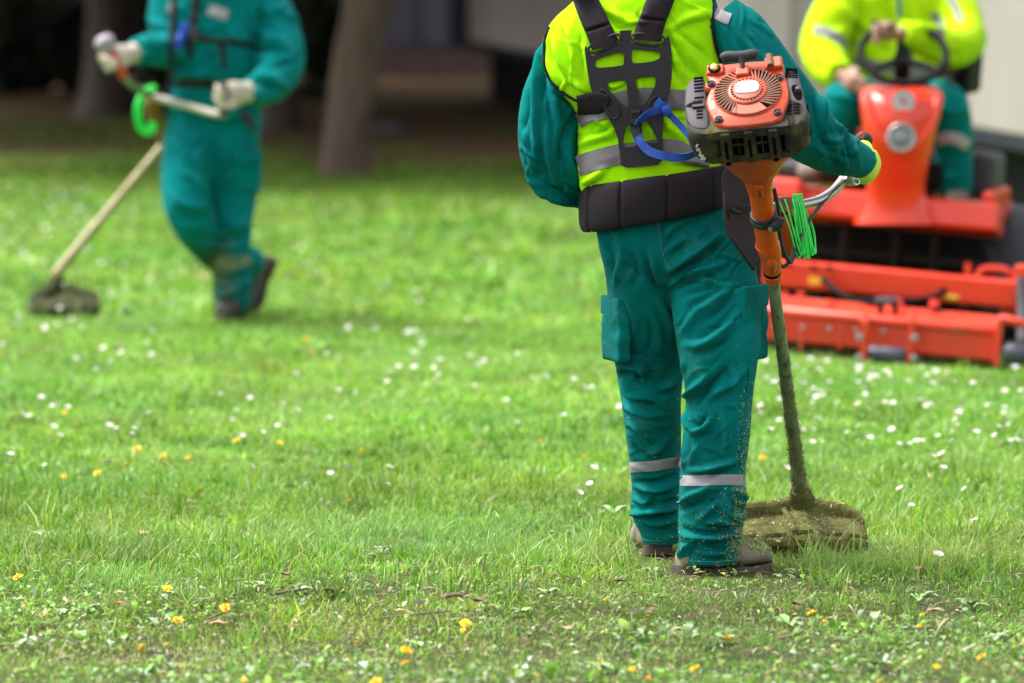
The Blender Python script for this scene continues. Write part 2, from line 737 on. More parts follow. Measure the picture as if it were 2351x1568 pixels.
gx = np.concatenate([np.linspace(-250, -12, 12), np.linspace(-10, 10, 90), np.linspace(12, 250, 12)])
gy = np.concatenate([np.linspace(-60, 10, 10), np.linspace(11, 60, 180), np.linspace(64, 420, 16)])
GX, GY = np.meshgrid(gx, gy)
gv = np.stack([GX.ravel(), GY.ravel(), gz(GX.ravel(), GY.ravel())], 1)
nx, ny = len(gx), len(gy)
ii = np.arange((nx - 1) * (ny - 1))
a_ = (ii // (nx - 1)) * nx + ii % (nx - 1)
gq = np.stack([a_, a_ + 1, a_ + nx + 1, a_ + nx], 1)
lawn = link('lawn', npmesh('lawn', gv, gq.ravel(), np.full(len(gq), 4)), lawn_material())
tag(lawn, kind='structure')


def fbm(x, y, s, seed=0.0):
    return np.array([noise.fractal(Vector((a * s + seed, b * s - seed, seed)), 0.9, 2.0, 3) for a, b in zip(x, y)])


def blades(x, y, h, w, lean, segs=3, wild=0.35):
    """Grass blades as arrays: verts, loops, sizes, vertex->blade index."""
    n = len(x)
    az = rng.uniform(0, 2 * math.pi, n)
    d = np.stack([np.cos(az), np.sin(az)], 1)
    tw = az + math.pi / 2 + rng.normal(0, 0.6, n)
    e = np.stack([np.cos(tw), np.sin(tw)], 1)
    ts = [0, 0.4, 0.75, 1.0] if segs == 3 else [0, 0.55, 1.0]
    ws = [1, 0.9, 0.6, 0] if segs == 3 else [1, 0.75, 0]
    zg = gz(x, y)
    V = []
    for t, k in zip(ts, ws):
        c = np.stack([x + d[:, 0] * lean * h * t ** 1.8, y + d[:, 1] * lean * h * t ** 1.8,
                      zg - 0.004 + h * (t - 0.35 * np.clip(lean, 0, 2) * t * t * wild)], 1)
        if k > 0:
            o = np.zeros((n, 3))
            o[:, :2] = e * (w * k * 0.5)[:, None]
            V += [c - o, c + o]
        else:
            V += [c]
    V = np.stack(V, 1)
    per = V.shape[1]
    base = np.arange(n)[:, None] * per
    if per == 7:
        pat = [0, 1, 3, 2, 2, 3, 5, 4, 4, 5, 6]
        sz = [4, 4, 3]
    else:
        pat = [0, 1, 3, 2, 2, 3, 4]
        sz = [4, 3]
    L = (base + np.array(pat)[None, :]).ravel()
    S = np.tile(sz, n)
    return V.reshape(-1, 3), L, S, per


GREENS = np.array([(0.118, 0.305, 0.016), (0.190, 0.370, 0.025), (0.062, 0.185, 0.012), (0.280, 0.430, 0.042),
                   (0.215, 0.350, 0.085), (0.400, 0.350, 0.150), (0.390, 0.490, 0.210)])


def grass_cols(x, y, pr, n):
    p = np.array(pr, float)
    c = GREENS[rng.choice(len(GREENS), n, p=p / p.sum())]
    f = fbm(x, y, 1.1, 4.0)
    f2 = fbm(x, y, 3.5, 14.0)
    c = c * (1 + 0.45 * f[:, None] + 0.35 * f2[:, None]) * rng.uniform(0.75, 1.25, (n, 1))
    pale = np.clip(fbm(x, y, 0.8, 21.0) * 1.6 - 0.1, 0, 0.6)[:, None]
    c = c * (1 - pale) + np.array((0.27, 0.42, 0.11)) * pale
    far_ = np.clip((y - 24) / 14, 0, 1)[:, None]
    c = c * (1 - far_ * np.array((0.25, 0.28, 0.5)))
    c[:, 0] *= 1 + 0.25 * fbm(x, y, 0.6, 8.0)
    return np.clip(c, 0.005, 0.8)


def ground_at0(u, v):
    p = W(u, v, gY(v))
    return p[0], p[1]


def scatter(y0, y1, dens, margin=0.8):
    """Random spots over the part of the lawn in and around the view."""
    xm = y1 * 0.095 + margin
    n = int((y1 - y0) * 2 * xm * dens)
    x = rng.uniform(-xm, xm, n)
    y = rng.uniform(y0, y1, n)
    k = abs(x) < y * 0.095 + margin
    return x[k], y[k]


def grass_zone(name, y0, y1, dens, hgt, wid, segs, clump, mat):
    mg = 0.9 if y0 < 15 else (1.5 if y0 < 20 else 3.6)
    x, y = scatter(y0, y1, dens, mg)
    n = len(x)
    # part of the blades gather in tufts
    k = rng.random(n) < clump
    cx, cy = scatter(y0, y1, dens * 0.03, mg)
    pick = rng.integers(0, len(cx), k.sum())
    x[k] = cx[pick] + rng.normal(0, 0.018, k.sum())
    y[k] = cy[pick] + rng.normal(0, 0.018, k.sum())
    f = fbm(x, y, 1.6, 1.0)
    g = fbm(x, y, 0.7, 6.0)
    keep = np.ones(n, bool)
    if y0 < 15:
        bare = np.clip((14.95 + 0.9 * g - y) / 1.3, 0, 1)
        keep = rng.random(n) > bare * (0.45 + 1.0 * f)
        # thin spots
        keep &= ~((f < -0.42) & (rng.random(n) < 0.8) & (y < 16))
        # nothing grows through the boots
        keep &= ~((x > 0.43) & (x < 0.70) & (y > 14.80) & (y < 15.06)) & ~((x > 0.33) & (x < 0.46) & (y > 15.2) & (y < 15.55))
    if y1 > 40:          # the turf thins out where the trees begin
        lim = 42.0 + 2.2 * f + 1.2 * g - 3.2 * np.clip((x + 2.2) / 1.2, 0, 1) * np.clip((3.5 - x) / 1.5, 0, 1)
        keep &= rng.random(n) < np.clip((lim - y) / 1.8, 0, 1)
    x, y, f, g = x[keep], y[keep], f[keep], g[keep]
    n = len(x)
    h = hgt * rng.lognormal(0, 0.38, n) * (1 + 0.55 * np.clip(f, -0.6, 1)) * (1 + 0.3 * g)
    if y0 < 15:
        h *= 1 - 0.45 * np.clip((14.9 - y) / 0.8, 0, 1)
        h *= 1 - 0.8 * ((x > 0.38) & (x < 0.76) & (y > 14.45) & (y < 15.0)) - 0.6 * ((x > 0.30) & (x < 0.48) & (y > 14.95) & (y < 15.3))
    w = wid * rng.uniform(0.6, 1.4, n)
    lean = np.abs(rng.normal(0.6, 0.5, n))
    V, L, S, per = blades(x, y, h, w, lean, segs)
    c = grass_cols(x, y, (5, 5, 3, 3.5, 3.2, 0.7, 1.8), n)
    me = npmesh(name, V, L, S, col=np.repeat(c, per, 0))
    return link(name, me, mat)


M_grass = leafmat('grass_blade', 0.42, 0.45, 0.03)
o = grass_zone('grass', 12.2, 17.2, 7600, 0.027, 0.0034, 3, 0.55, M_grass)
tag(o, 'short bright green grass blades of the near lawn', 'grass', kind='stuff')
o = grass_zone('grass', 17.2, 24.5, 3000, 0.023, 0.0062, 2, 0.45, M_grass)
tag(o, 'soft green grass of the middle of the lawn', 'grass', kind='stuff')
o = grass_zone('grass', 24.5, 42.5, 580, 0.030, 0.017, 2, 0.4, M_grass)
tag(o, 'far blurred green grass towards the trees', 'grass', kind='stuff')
# thin tufts on the soil under the trees
x, y = scatter(38.0, 56.0, 190)
f = fbm(x, y, 0.45, 2.0) + 0.25 * np.clip((46 - y) / 4, -1, 1)
k = f > 0.30
V, L, S, per = blades(x[k], y[k], 0.06 * rng.lognormal(0, 0.3, k.sum()), np.full(k.sum(), 0.02), np.abs(rng.normal(0.5, 0.3, k.sum())), 2)
c = grass_cols(x[k], y[k], (4, 4, 4, 2, 1, 2, 0.5), k.sum()) * 0.8
o = link('moss_and_grass', npmesh('moss_and_grass', V, L, S, col=np.repeat(c, per, 0)), M_grass)
tag(o, 'thin mossy grass patches on the shaded soil', 'moss', kind='stuff')


# longer tufts standing out of the mown grass
tx, ty = scatter(13.4, 17.5, 42)
px_ = np.array([ground_at0(u, v) for u, v in zip(rng.uniform(1690, 2010, 34), rng.uniform(1288, 1322, 34))])
tx, ty = np.concatenate([tx, px_[:, 0]]), np.concatenate([ty, px_[:, 1]])
ok = ~((tx > 0.36) & (tx < 0.78) & (ty > 14.3) & (ty < 15.25))
tx, ty = tx[ok], ty[ok]
rep = rng.integers(8, 26, len(tx))
x = np.repeat(tx, rep) + rng.normal(0, 0.022, rep.sum())
y = np.repeat(ty, rep) + rng.normal(0, 0.022, rep.sum())
sz = np.repeat(rng.lognormal(0, 0.35, len(tx)), rep)
n = len(x)
V, L, S, per = blades(x, y, 0.044 * sz * rng.lognormal(0, 0.3, n) * (1 - 0.3 * (y < 14.4)), 0.0038 * rng.uniform(0.6, 1.4, n), np.abs(rng.normal(0.55, 0.45, n)), 3)
c = grass_cols(x, y, (6, 5, 3, 4, 2, 0.6, 1.0), n)
o = link('grass_tufts', npmesh('grass_tufts', V, L, S, col=np.repeat(c, per, 0)), M_grass)
tag(o, 'longer tufts of grass standing out of the near lawn', 'grass', kind='stuff')


def leaves(x, y, ln, wd, z0, tilt):
    """Small oval leaves lying or rising from the ground."""
    n = len(x)
    az = rng.uniform(0, 2 * math.pi, n)
    d = np.stack([np.cos(az) * np.cos(tilt), np.sin(az) * np.cos(tilt), np.sin(tilt)], 1)
    roll = rng.normal(0, 0.35, n)
    e = np.stack([-np.sin(az) * np.cos(roll), np.cos(az) * np.cos(roll), np.sin(roll)], 1)
    up = np.cross(d, e)
    c0 = np.stack([x, y, gz(x, y) + z0], 1)
    V = []
    for t, k, b in ((0, 0.06, 0), (0.3, 0.85, 0.10), (0.62, 1.0, 0.10), (0.88, 0.55, 0.0), (1.0, 0.0, -0.1)):
        c = c0 + d * (ln * t)[:, None] + up * (ln * b)[:, None]
        if k > 0:
            V += [c - e * (wd * k * 0.5)[:, None] + up * (wd * 0.12 * k)[:, None], c + e * (wd * k * 0.5)[:, None] + up * (wd * 0.12 * k)[:, None]]
        else:
            V += [c]
    V = np.stack(V, 1)
    base = np.arange(n)[:, None] * 9
    L = (base + np.array([0, 1, 3, 2, 2, 3, 5, 4, 4, 5, 7, 6, 6, 7, 8])[None, :]).ravel()
    return V.reshape(-1, 3), L, np.tile([4, 4, 4, 3], n)


M_leaf = leafmat('weed_leaf', 0.40, 0.28, 0.035)
LEAFC = np.array([(0.10, 0.24, 0.03), (0.16, 0.32, 0.035), (0.20, 0.30, 0.13), (0.25, 0.36, 0.06), (0.38, 0.46, 0.37), (0.07, 0.17, 0.03)])
x, y = scatter(12.2, 15.6, 1900)
f = fbm(x, y, 1.3, 12.0)
k = rng.random(len(x)) < np.clip((15.1 - y) / 0.9, 0.03, 1) * np.clip(0.45 + 2.2 * f, 0.04, 1)
x, y, f = x[k], y[k], f[k]
n = len(x)
ln = 0.0125 * rng.lognormal(0, 0.45, n)
V, L, S = leaves(x, y, ln, ln * rng.uniform(0.4, 0.75, n), rng.uniform(0.003, 0.022, n), rng.normal(0.35, 0.35, n))
c = LEAFC[rng.choice(6, n, p=(0.24, 0.26, 0.10, 0.19, 0.09, 0.12))] * rng.uniform(0.75, 1.25, (n, 1)) * (1 + 0.3 * f[:, None])
o = link('clover_and_weeds', npmesh('clover_and_weeds', V, L, S, col=np.repeat(c, 9, 0)), M_leaf)
tag(o, 'low carpet of small clover and weed leaves at the front', 'weeds', kind='stuff')
# short mown stubble, part green and part straw, matted over the bare strip
x, y = scatter(12.2, 15.3, 7000)
f = fbm(x, y, 2.4, 31.0)
k = rng.random(len(x)) < np.clip((15.2 - y) / 0.6, 0, 1) * np.clip(0.52 + 2.2 * f, 0.02, 1)
k &= ~((x > 0.43) & (x < 0.70) & (y > 14.80) & (y < 15.06))
x, y = x[k], y[k]
n = len(x)
V, L, S, per = blades(x, y, 0.013 * rng.lognormal(0, 0.4, n), 0.0032 * rng.uniform(0.6, 1.5, n), np.abs(rng.normal(0.9, 0.6, n)), 2)
c = grass_cols(x, y, (5, 5, 3, 4, 2, 2.0, 1.2), n)
o = link('mown_stubble', npmesh('mown_stubble', V, L, S, col=np.repeat(c, per, 0)), M_grass)
tag(o, 'short mown grass stubble over the bare strip at the front', 'grass', kind='stuff')
# dry litter: cut stalks and straw lying on the soil
x, y = scatter(12.2, 17.0, 900)
k = rng.random(len(x)) < np.clip((16.0 - y) / 1.5, 0.25, 1)
x, y = x[k], y[k]
n = len(x)
V, L, S = leaves(x, y, 0.022 * rng.lognormal(0, 0.5, n), 0.0035 * rng.lognormal(0, 0.4, n), rng.uniform(0.002, 0.02, n), rng.normal(0.1, 0.2, n))
LIT = np.array([(0.36, 0.28, 0.16), (0.20, 0.12, 0.075), (0.12, 0.065, 0.045), (0.45, 0.42, 0.28), (0.26, 0.30, 0.12)])
c = LIT[rng.choice(5, n, p=(0.25, 0.25, 0.2, 0.12, 0.18))] * rng.uniform(0.7, 1.3, (n, 1))
o = link('dry_litter', npmesh('dry_litter', V, L, S, col=np.repeat(c, 9, 0)), M_leaf)
tag(o, 'dry cut stalks and straw scattered on the soil', 'litter', kind='stuff')


def ground_at(u, v, h=0.0):
    """Spot on the lawn whose point at height h is seen at u, v."""
    Y = gY(v) * (CAM_H - h) / CAM_H
    p = W(u, v, Y)
    return p[0], p[1]


# ------------------------------------------------------------------ broad-leaved plants one can pick out
M_plant = pmat('plantain_leaf', (0.30, 0.44, 0.20), (0.17, 0.33, 0.07), rough=0.38, scale=40, spec=0.6)


def rosette(name, u, v, nl, size, label, pale=0.0):
    x0, y0 = ground_at(u, v)
    root = empty(name, (x0, y0, gz(x0, y0)), label, 'plant')
    for i in range(nl):
        a = i * 2.4 + random.uniform(-0.3, 0.3)
        ln = size * random.uniform(0.75, 1.15)
        wd = ln * random.uniform(0.42, 0.58)
        ti = random.uniform(0.25, 0.7)
        d = np.array([math.cos(a) * math.cos(ti), math.sin(a) * math.cos(ti), math.sin(ti)])
        e = np.array([-math.sin(a), math.cos(a), 0])
        up = np.cross(d, e)
        c0 = np.array([x0, y0, gz(x0, y0) + 0.004])
        V, F = [], []
        T = [(0, 0.08, 0), (0.18, 0.16, 0.05), (0.35, 0.7, 0.1), (0.6, 1.0, 0.1), (0.82, 0.75, 0.03), (0.95, 0.3, -0.06), (1.0, 0.04, -0.1)]
        for t, k, b in T:
            c = c0 + d * ln * t + up * ln * b
            V += [c - e * wd * k / 2 + up * wd * 0.14 * k, c, c + e * wd * k / 2 + up * wd * 0.14 * k]
        for r in range(len(T) - 1):
            for q in (0, 1):
                s0 = r * 3 + q
                F.append((s0, s0 + 1, s0 + 4, s0 + 3))
        MB().add(V, F).build('leaf', M_plant, root, smooth=60, fix=False)
    return root


for u, v, nl, sz, lab in [
    (590, 1352, 7, 0.040, 'pale broad-leaved plantain with upright leaves at the edge of the bare strip'),
    (690, 1362, 6, 0.036, 'small pale plantain beside the twig left of centre'),
    (88, 1238, 4, 0.034, 'single round pale leaf plant in the left grass'),
    (150, 1412, 7, 0.040, 'bluish broad-leaved weed low at the left front'),
    (205, 1400, 6, 0.034, 'pale weed rosette among clover at the left front'),
    (40, 1482, 5, 0.045, 'pale thistle-like seedling at the left bottom corner'),
    (840, 1290, 6, 0.034, 'narrow-leaved plantain in the grass left of centre'),
    (880, 1275, 5, 0.030, 'small bright plantain at the grass edge near the centre'),
    (1200, 1418, 6, 0.036, 'flat green plantain in front of the standing worker'),
    (1260, 1375, 6, 0.034, 'light green rosette ahead of the worker, left of the boots'),
    (1500, 1330, 6, 0.034, 'pale plantain just left of the front boot'),
    (1830, 1330, 6, 0.036, 'pale plantain to the right of the front boot'),
    (1810, 1445, 7, 0.045, 'spreading grey-green plantain on bare soil below the boots'),
    (2110, 1385, 6, 0.050, 'large bright green leaf plant at the right'),
    (2230, 1400, 6, 0.044, 'yellow-green rosette near the right edge'),
    (2290, 1470, 7, 0.050, 'dark leaved rosette at the right bottom corner'),
    (1660, 1480, 6, 0.038, 'green weed rosette at the front below the worker'),
    (1480, 1470, 6, 0.040, 'green rosette left of the bare soil patch'),
    (960, 1490, 6, 0.040, 'bright rosette at the front centre left'),
    (1410, 1195, 7, 0.050, 'broad pale plant just left of the rear boot'),
    (430, 1290, 6, 0.034, 'yellow-green plantain in the left grass edge'),
    (1380, 1545, 6, 0.042, 'dark green rosette at the bottom edge near centre'),
    (330, 1545, 6, 0.042, 'green rosette at the bottom edge, left'),
    (2010, 1540, 6, 0.042, 'green rosette at the bottom edge, right')]:
    rosette('broadleaf_weed', u, v, nl, sz, lab)

# ------------------------------------------------------------------ fallen leaves, twigs
M_dead = pmat('dead_leaf', (0.16, 0.085, 0.055), (0.07, 0.035, 0.025), rough=0.7, scale=60)
M_dead2 = pmat('dry_leaf', (0.42, 0.27, 0.17), (0.30, 0.17, 0.10), rough=0.7, scale=60)
M_orange_leaf = pmat('orange_leaf', (0.62, 0.16, 0.04), (0.45, 0.10, 0.03), rough=0.6, scale=60)
M_bark = pmat('twig_bark', (0.22, 0.15, 0.10), (0.12, 0.075, 0.05), rough=0.85, scale=40)


def fallen_leaf(u, v, size, mat, label):
    x0, y0 = ground_at(u, v)
    z0 = gz(x0, y0) + 0.022
    a = random.uniform(0, 6.28)
    V, F = [], []
    prof = [(0, 0.05), (0.15, 0.45), (0.35, 0.9), (0.55, 1.0), (0.8, 0.6), (1.0, 0.05)]
    for t, k in prof:
        for s in (-1, -0.4, 0.4, 1):
            lx, ly = (t - 0.5) * size, s * k * size * 0.3
            lz = size * (0.35 * (s * k) ** 2 * 0.5 + 0.25 * (t - 0.5) ** 2 + random.uniform(-0.03, 0.03))
            V.append((x0 + lx * math.cos(a) - ly * math.sin(a), y0 + lx * math.sin(a) + ly * math.cos(a), z0 + lz))
    for r in range(5):
        for q in range(3):
            s0 = r * 4 + q
            F.append((s0, s0 + 1, s0 + 5, s0 + 4))
    o = MB().add(V, F).build('fallen_leaf', mat, smooth=60, fix=False)
    sd = o.modifiers.new('thick', 'SOLIDIFY')
    sd.thickness = 0.0012
    return tag(o, label, 'leaf')


for u, v, sz, m, lab in [
    (335, 1245, 0.06, M_dead2, 'curled dry brown leaf standing in the left grass'),
    (2268, 1280, 0.055, M_dead, 'dark curled brown leaf near the right edge beyond the cutter guard'),
    (1100, 1402, 0.055, M_dead, 'dark dead leaf beside yellow dandelions left of the boots'),
    (2110, 1330, 0.05, M_dead2, 'tan and green withered leaf on the right grass'),
    (655, 1338, 0.05, M_dead, 'upright brown withered leaf stub left of centre'),
    (98, 1428, 0.03, M_orange_leaf, 'small orange-red leaf at the left front'),
    (272, 1398, 0.03, M_orange_leaf, 'tiny bright orange leaf by the pale weeds at left'),
    (2150, 1422, 0.05, M_dead2, 'pinkish dry leaf near the right front'),
    (1300, 1465, 0.05, M_dead2, 'tan dead leaf lying left of the bare soil'),
    (1830, 1410, 0.05, M_dead, 'dark brown leaf on the bare patch below the boots'),
    (2350, 1255, 0.045, M_dead, 'brown leaf scrap at the right frame edge'),
    (760, 1375, 0.05, M_dead, 'dark leaf scrap on the bare strip left of centre'),
    (1420, 1360, 0.045, M_dead, 'brown leaf scrap just left of the boots'),
    (500, 1445, 0.045, M_dead2, 'tan dry leaf in the left foreground')]:
    fallen_leaf(u, v, sz, m, lab)


def twig(pts, r, label):
    P = []
    for u, v, h in pts:
        x0, y0 = ground_at(u, v, h)
        P.append((x0, y0, gz(x0, y0) + h))
    o = MB().tube(P, [r, r * 0.9, r * 0.6][:len(P)], seg=7, n=9).build('twig', M_bark)
    return tag(o, label, 'twig')


twig([(618, 1362, 0.012), (655, 1356, 0.02), (700, 1350, 0.014)], 0.0045, 'short grey-brown twig on the bare strip left of centre')
twig([(1015, 1372, 0.01), (1045, 1366, 0.02), (1075, 1372, 0.012)], 0.006, 'curved brown twig in front of the centre grass')
twig([(480, 1412, 0.02), (520, 1395, 0.03), (545, 1380, 0.02)], 0.003, 'thin pale dry stalk leaning in the left foreground')
twig([(1780, 1468, 0.01), (1830, 1455, 0.02), (1850, 1440, 0.015)], 0.004, 'dark twig lying on the bare soil below the boots')
twig([(860, 1418, 0.006), (960, 1408, 0.012), (1060, 1400, 0.006)], 0.003, 'long thin straw stalk on the bare soil near the centre')

# ------------------------------------------------------------------ daisies and dandelions
M_petal = pmat('daisy_petal', (0.66, 0.66, 0.67), (0.62, 0.52, 0.58), rough=0.6, scale=80)
M_disc = pmat('daisy_disc', (0.80, 0.55, 0.03), (0.7, 0.42, 0.02), rough=0.7, scale=200)
M_dand = pmat('dandelion_petal', (0.92, 0.60, 0.006), (0.85, 0.46, 0.004), rough=0.6, scale=150)
M_stem = pmat('flower_stem', (0.16, 0.26, 0.05), (0.22, 0.24, 0.09), rough=0.6)


def flower_mesh(kind, seed):
    r = random.Random(seed)
    V, F, MI = [], [], []

    def quad(a, b, c, d, m):
        o = len(V)
        V.extend([a, b, c, d])
        F.append((o, o + 1, o + 2, o + 3))
        MI.append(m)
    H = 0.045
    tilt = Matrix.Rotation(r.uniform(-0.5, 0.5), 3, 'X') @ Matrix.Rotation(r.uniform(-0.5, 0.5), 3, 'Y')
    top = Vector((r.uniform(-0.008, 0.008), r.uniform(-0.008, 0.008), H))

    def put(p):
        return tuple(top + tilt @ Vector(p))
    if kind == 'daisy':
        n, R, cup = 16, 0.0115, r.uniform(0.1, 0.6)
        for i in range(n):
            a = 2 * math.pi * i / n
            ca, sa = math.cos(a), math.sin(a)
            for r0, r1, w0, w1 in ((0.003, 0.0075, 0.0013, 0.0021), (0.0075, R, 0.0021, 0.0012)):
                z0, z1 = cup * r0, cup * r1 + (0.0006 if i % 2 else 0)
                quad(put((r0 * ca - w0 * sa, r0 * sa + w0 * ca, z0)), put((r1 * ca - w1 * sa, r1 * sa + w1 * ca, z1)),
                     put((r1 * ca + w1 * sa, r1 * sa - w1 * ca, z1)), put((r0 * ca + w0 * sa, r0 * sa - w0 * ca, z0)), 0)
        rd, hd, md = 0.0042, 0.003, 1
    else:
        for ring, (n, R0, w, lift) in enumerate(((18, 0.017, 0.0026, 0.15), (14, 0.0125, 0.0026, 0.5), (9, 0.007, 0.0024, 1.1))):
            for i in range(n):
                a = 2 * math.pi * (i + 0.4 * ring) / n
                ca, sa = math.cos(a), math.sin(a)
                R = R0 * r.uniform(0.6, 1.15)
                z1 = lift * R * r.uniform(0.3, 1.6)
                quad(put((0.001 * ca - w * 0.5 * sa, 0.001 * sa + w * 0.5 * ca, 0.001)), put((R * ca - w * sa, R * sa + w * ca, z1)),
                     put((R * ca + w * sa, R * sa - w * ca, z1)), put((0.001 * ca + w * 0.5 * sa, 0.001 * sa - w * 0.5 * ca, 0.001)), 0)
        rd, hd, md = 0.004, 0.006, 0
    for i in range(8):
        a, b = 2 * math.pi * i / 8, 2 * math.pi * (i + 1) / 8
        quad(put((rd * math.cos(a), rd * math.sin(a), 0.001)), put((rd * math.cos(b), rd * math.sin(b), 0.001)),
             put((0.3 * rd * math.cos(b), 0.3 * rd * math.sin(b), hd)), put((0.3 * rd * math.cos(a), 0.3 * rd * math.sin(a), hd)), md)
    for i in range(4):
        a, b = math.pi / 2 * i, math.pi / 2 * (i + 1)
        q = 0.0011
        quad((q * math.cos(a), q * math.sin(a), -0.005), (q * math.cos(b), q * math.sin(b), -0.005),
             (top.x + q * math.cos(b), top.y + q * math.sin(b), H), (top.x + q * math.cos(a), top.y + q * math.sin(a), H), 2)
    me = bpy.data.meshes.new(kind)
    me.from_pydata(V, [], F)
    me.polygons.foreach_set('material_index', np.array(MI, np.int32))
    for m in ((M_petal, M_disc, M_stem) if kind == 'daisy' else (M_dand, M_dand, M_stem)):
        me.materials.append(m)
    me.update()
    return me


DAISY = [flower_mesh('daisy', i) for i in range(6)]
DAND = [flower_mesh('dandelion', 20 + i) for i in range(4)]
_nf = {'daisy': 0, 'dandelion': 0}


def flower(kind, u, v, label=None, sc=None):
    x0, y0 = ground_at(u, v, 0.045)
    _nf[kind] += 1
    o = bpy.data.objects.new(kind, random.choice(DAISY if kind == 'daisy' else DAND))
    COL.objects.link(o)
    o.location = (x0, y0, gz(x0, y0))
    o.rotation_euler = (0, 0, random.uniform(0, 6.28))
    s_ = sc or (random.uniform(0.8, 1.15) if kind == 'daisy' else random.uniform(0.6, 0.85))
    o.scale = (s_, s_, s_ * random.uniform(0.85, 1.15))
    if label:
        tag(o, label, 'flower')
    elif kind == 'daisy':
        tag(o, 'small white daisy among many dotting the lawn', 'flower', 'daisies scattered over the lawn')
    else:
        tag(o, 'small yellow dandelion, one of several dotting the lawn', 'flower', 'dandelions scattered over the lawn')


for u, v, lab in [(958, 1404, 'open white daisy with yellow centre alone on the bare soil near the centre'),
                  (1905, 1332, 'white daisy standing in the grass right of the front boot'),
                  (2155, 1290, 'small white daisy below the dark brown leaf at the right'),
                  (2230, 1505, 'drooping white daisy near the right bottom corner')]:
    flower('daisy', u, v, lab, 1.35)
for u, v, lab in [(378, 1342, 'ragged yellow dandelion on the grass edge at the left'),
                  (408, 1413, 'golden dandelion among clover in the left foreground'),
                  (1604, 1527, 'large yellow dandelion at the bottom edge below the worker'),
                  (1478, 1553, 'dandelion cut by the bottom edge left of the large one'),
                  (930, 1477, 'dandelion in the foreground left of the bare soil'),
                  (1078, 1420, 'flat dandelion near the dark dead leaf'),
                  (1668, 1463, 'single dandelion below the front boot'),
                  (1860, 1400, 'orange dandelion bud right of the bare patch'),
                  (2262, 1500, 'dandelion at the right bottom corner'),
                  (451, 1117, 'bright dandelion alone in the left middle grass'),
                  (42, 1318, 'withered dandelion at the left edge'),
                  (330, 1470, 'flat dandelion in the left foreground litter'),
                  (930, 1513, 'lower dandelion of a pair at the front centre'),
                  (865, 1557, 'dandelion at the bottom edge left of centre'),
                  (520, 1385, 'small dandelion behind the dry stalk at the left')]:
    flower('dandelion', u, v, lab, 0.85)
rr = random.Random(5)
DZ = [  # u0, u1, v0, v1, how many: drifts of daisies
    (0, 200, 430, 600, 30), (60, 420, 470, 640, 18), (540, 700, 560, 640, 8), (0, 350, 690, 830, 22),
    (0, 130, 840, 980, 12), (90, 360, 900, 1010, 9), (760, 840, 735, 765, 4), (930, 1000, 755, 805, 6),
    (865, 1100, 820, 895, 20), (1130, 1340, 830, 980, 11), (460, 760, 930, 1010, 6), (560, 1000, 1030, 1160, 7),
    (1740, 2060, 840, 990, 30), (1960, 2351, 870, 1060, 42), (1740, 2351, 1000, 1110, 14), (1760, 2351, 830, 880, 12),
    (1330, 1440, 900, 1000, 6), (1330, 1440, 1080, 1140, 4), (0, 260, 1010, 1090, 7), (1050, 1350, 620, 760, 7),
    (700, 1000, 470, 560, 4), (1900, 2351, 1110, 1280, 5), (-120, -10, 430, 900, 6), (2365, 2460, 860, 1060, 5)]
for u0, u1, v0, v1, k in DZ:
    for _ in range(k):
        flower('daisy', rr.uniform(u0, u1), rr.uniform(v0, v1))
# the many smaller and farther daisies, too many to pick one by one
FZ = [(0, 330, 420, 620, 90), (0, 420, 640, 830, 40), (540, 760, 540, 660, 22), (700, 1360, 600, 900, 50), (1740, 2351, 830, 1010, 90), (0, 700, 840, 1000, 26), (380, 700, 480, 600, 14)]
Vd, Ld, Sd, Md, o0 = [], [], [], [], 0
mv = [np.array([v.co for v in m.vertices]) for m in DAISY]
mf_ = [np.array([p.vertices[:] for p in m.polygons]) for m in DAISY]
mi_ = [np.array([p.material_index for p in m.polygons]) for m in DAISY]
for u0, u1, v0, v1, k in FZ:
    for _ in range(k):
        j = rr.randrange(6)
        x0, y0 = ground_at(rr.uniform(u0, u1), rr.uniform(v0, v1), 0.04)
        s_, a = rr.uniform(0.6, 1.0), rr.uniform(0, 6.28)
        q = mv[j] * s_
        Vd.append(np.stack([x0 + q[:, 0] * math.cos(a) - q[:, 1] * math.sin(a), y0 + q[:, 0] * math.sin(a) + q[:, 1] * math.cos(a), gz(x0, y0) + q[:, 2]], 1))
        Ld.append((mf_[j] + o0).ravel())
        Md.append(mi_[j])
        o0 += len(q)
Ld = np.concatenate(Ld)
fd_ = link('daisies', npmesh('daisies', np.vstack(Vd), Ld, np.full(len(Ld) // 4, 4), smooth=False, matidx=np.concatenate(Md)), [M_petal, M_disc, M_stem])
tag(fd_, 'haze of tiny far daisies dotting the lawn', 'flowers', kind='stuff')
for u, v in [(314, 1021), (372, 1030), (378, 1042), (430, 1028), (298, 1053), (150, 1075), (68, 805), (18, 750), (5, 803), (110, 798),
             (152, 936), (715, 800), (705, 765), (640, 1000), (545, 1000), (835, 1025), (808, 1140), (1750, 1045), (2160, 1040), (1240, 1010),
             (225, 1075), (1345, 1045)]:
    flower('dandelion', u + rr.uniform(-3, 3), v + rr.uniform(-3, 3))
for _ in range(26):
    flower('dandelion', rr.uniform(-60, 2400), rr.uniform(1360, 1560), None, 0.5)

# ================================================================== BACKGROUND under the trees
M_bark_tree = pmat('tree_bark', (0.145, 0.098, 0.078), (0.08, 0.052, 0.042), rough=0.9, spec=0.2, scale=9, bump=0.9, bscale=40, stretch=(1, 1, 0.25))
M_bark_dark = pmat('dark_bark', (0.11, 0.08, 0.07), (0.05, 0.035, 0.03), rough=0.9, scale=9, bump=0.9, bscale=40, stretch=(1, 1, 0.25))
M_crown = leafmat('tree_leaf', 0.5, 0.3, 0.05)


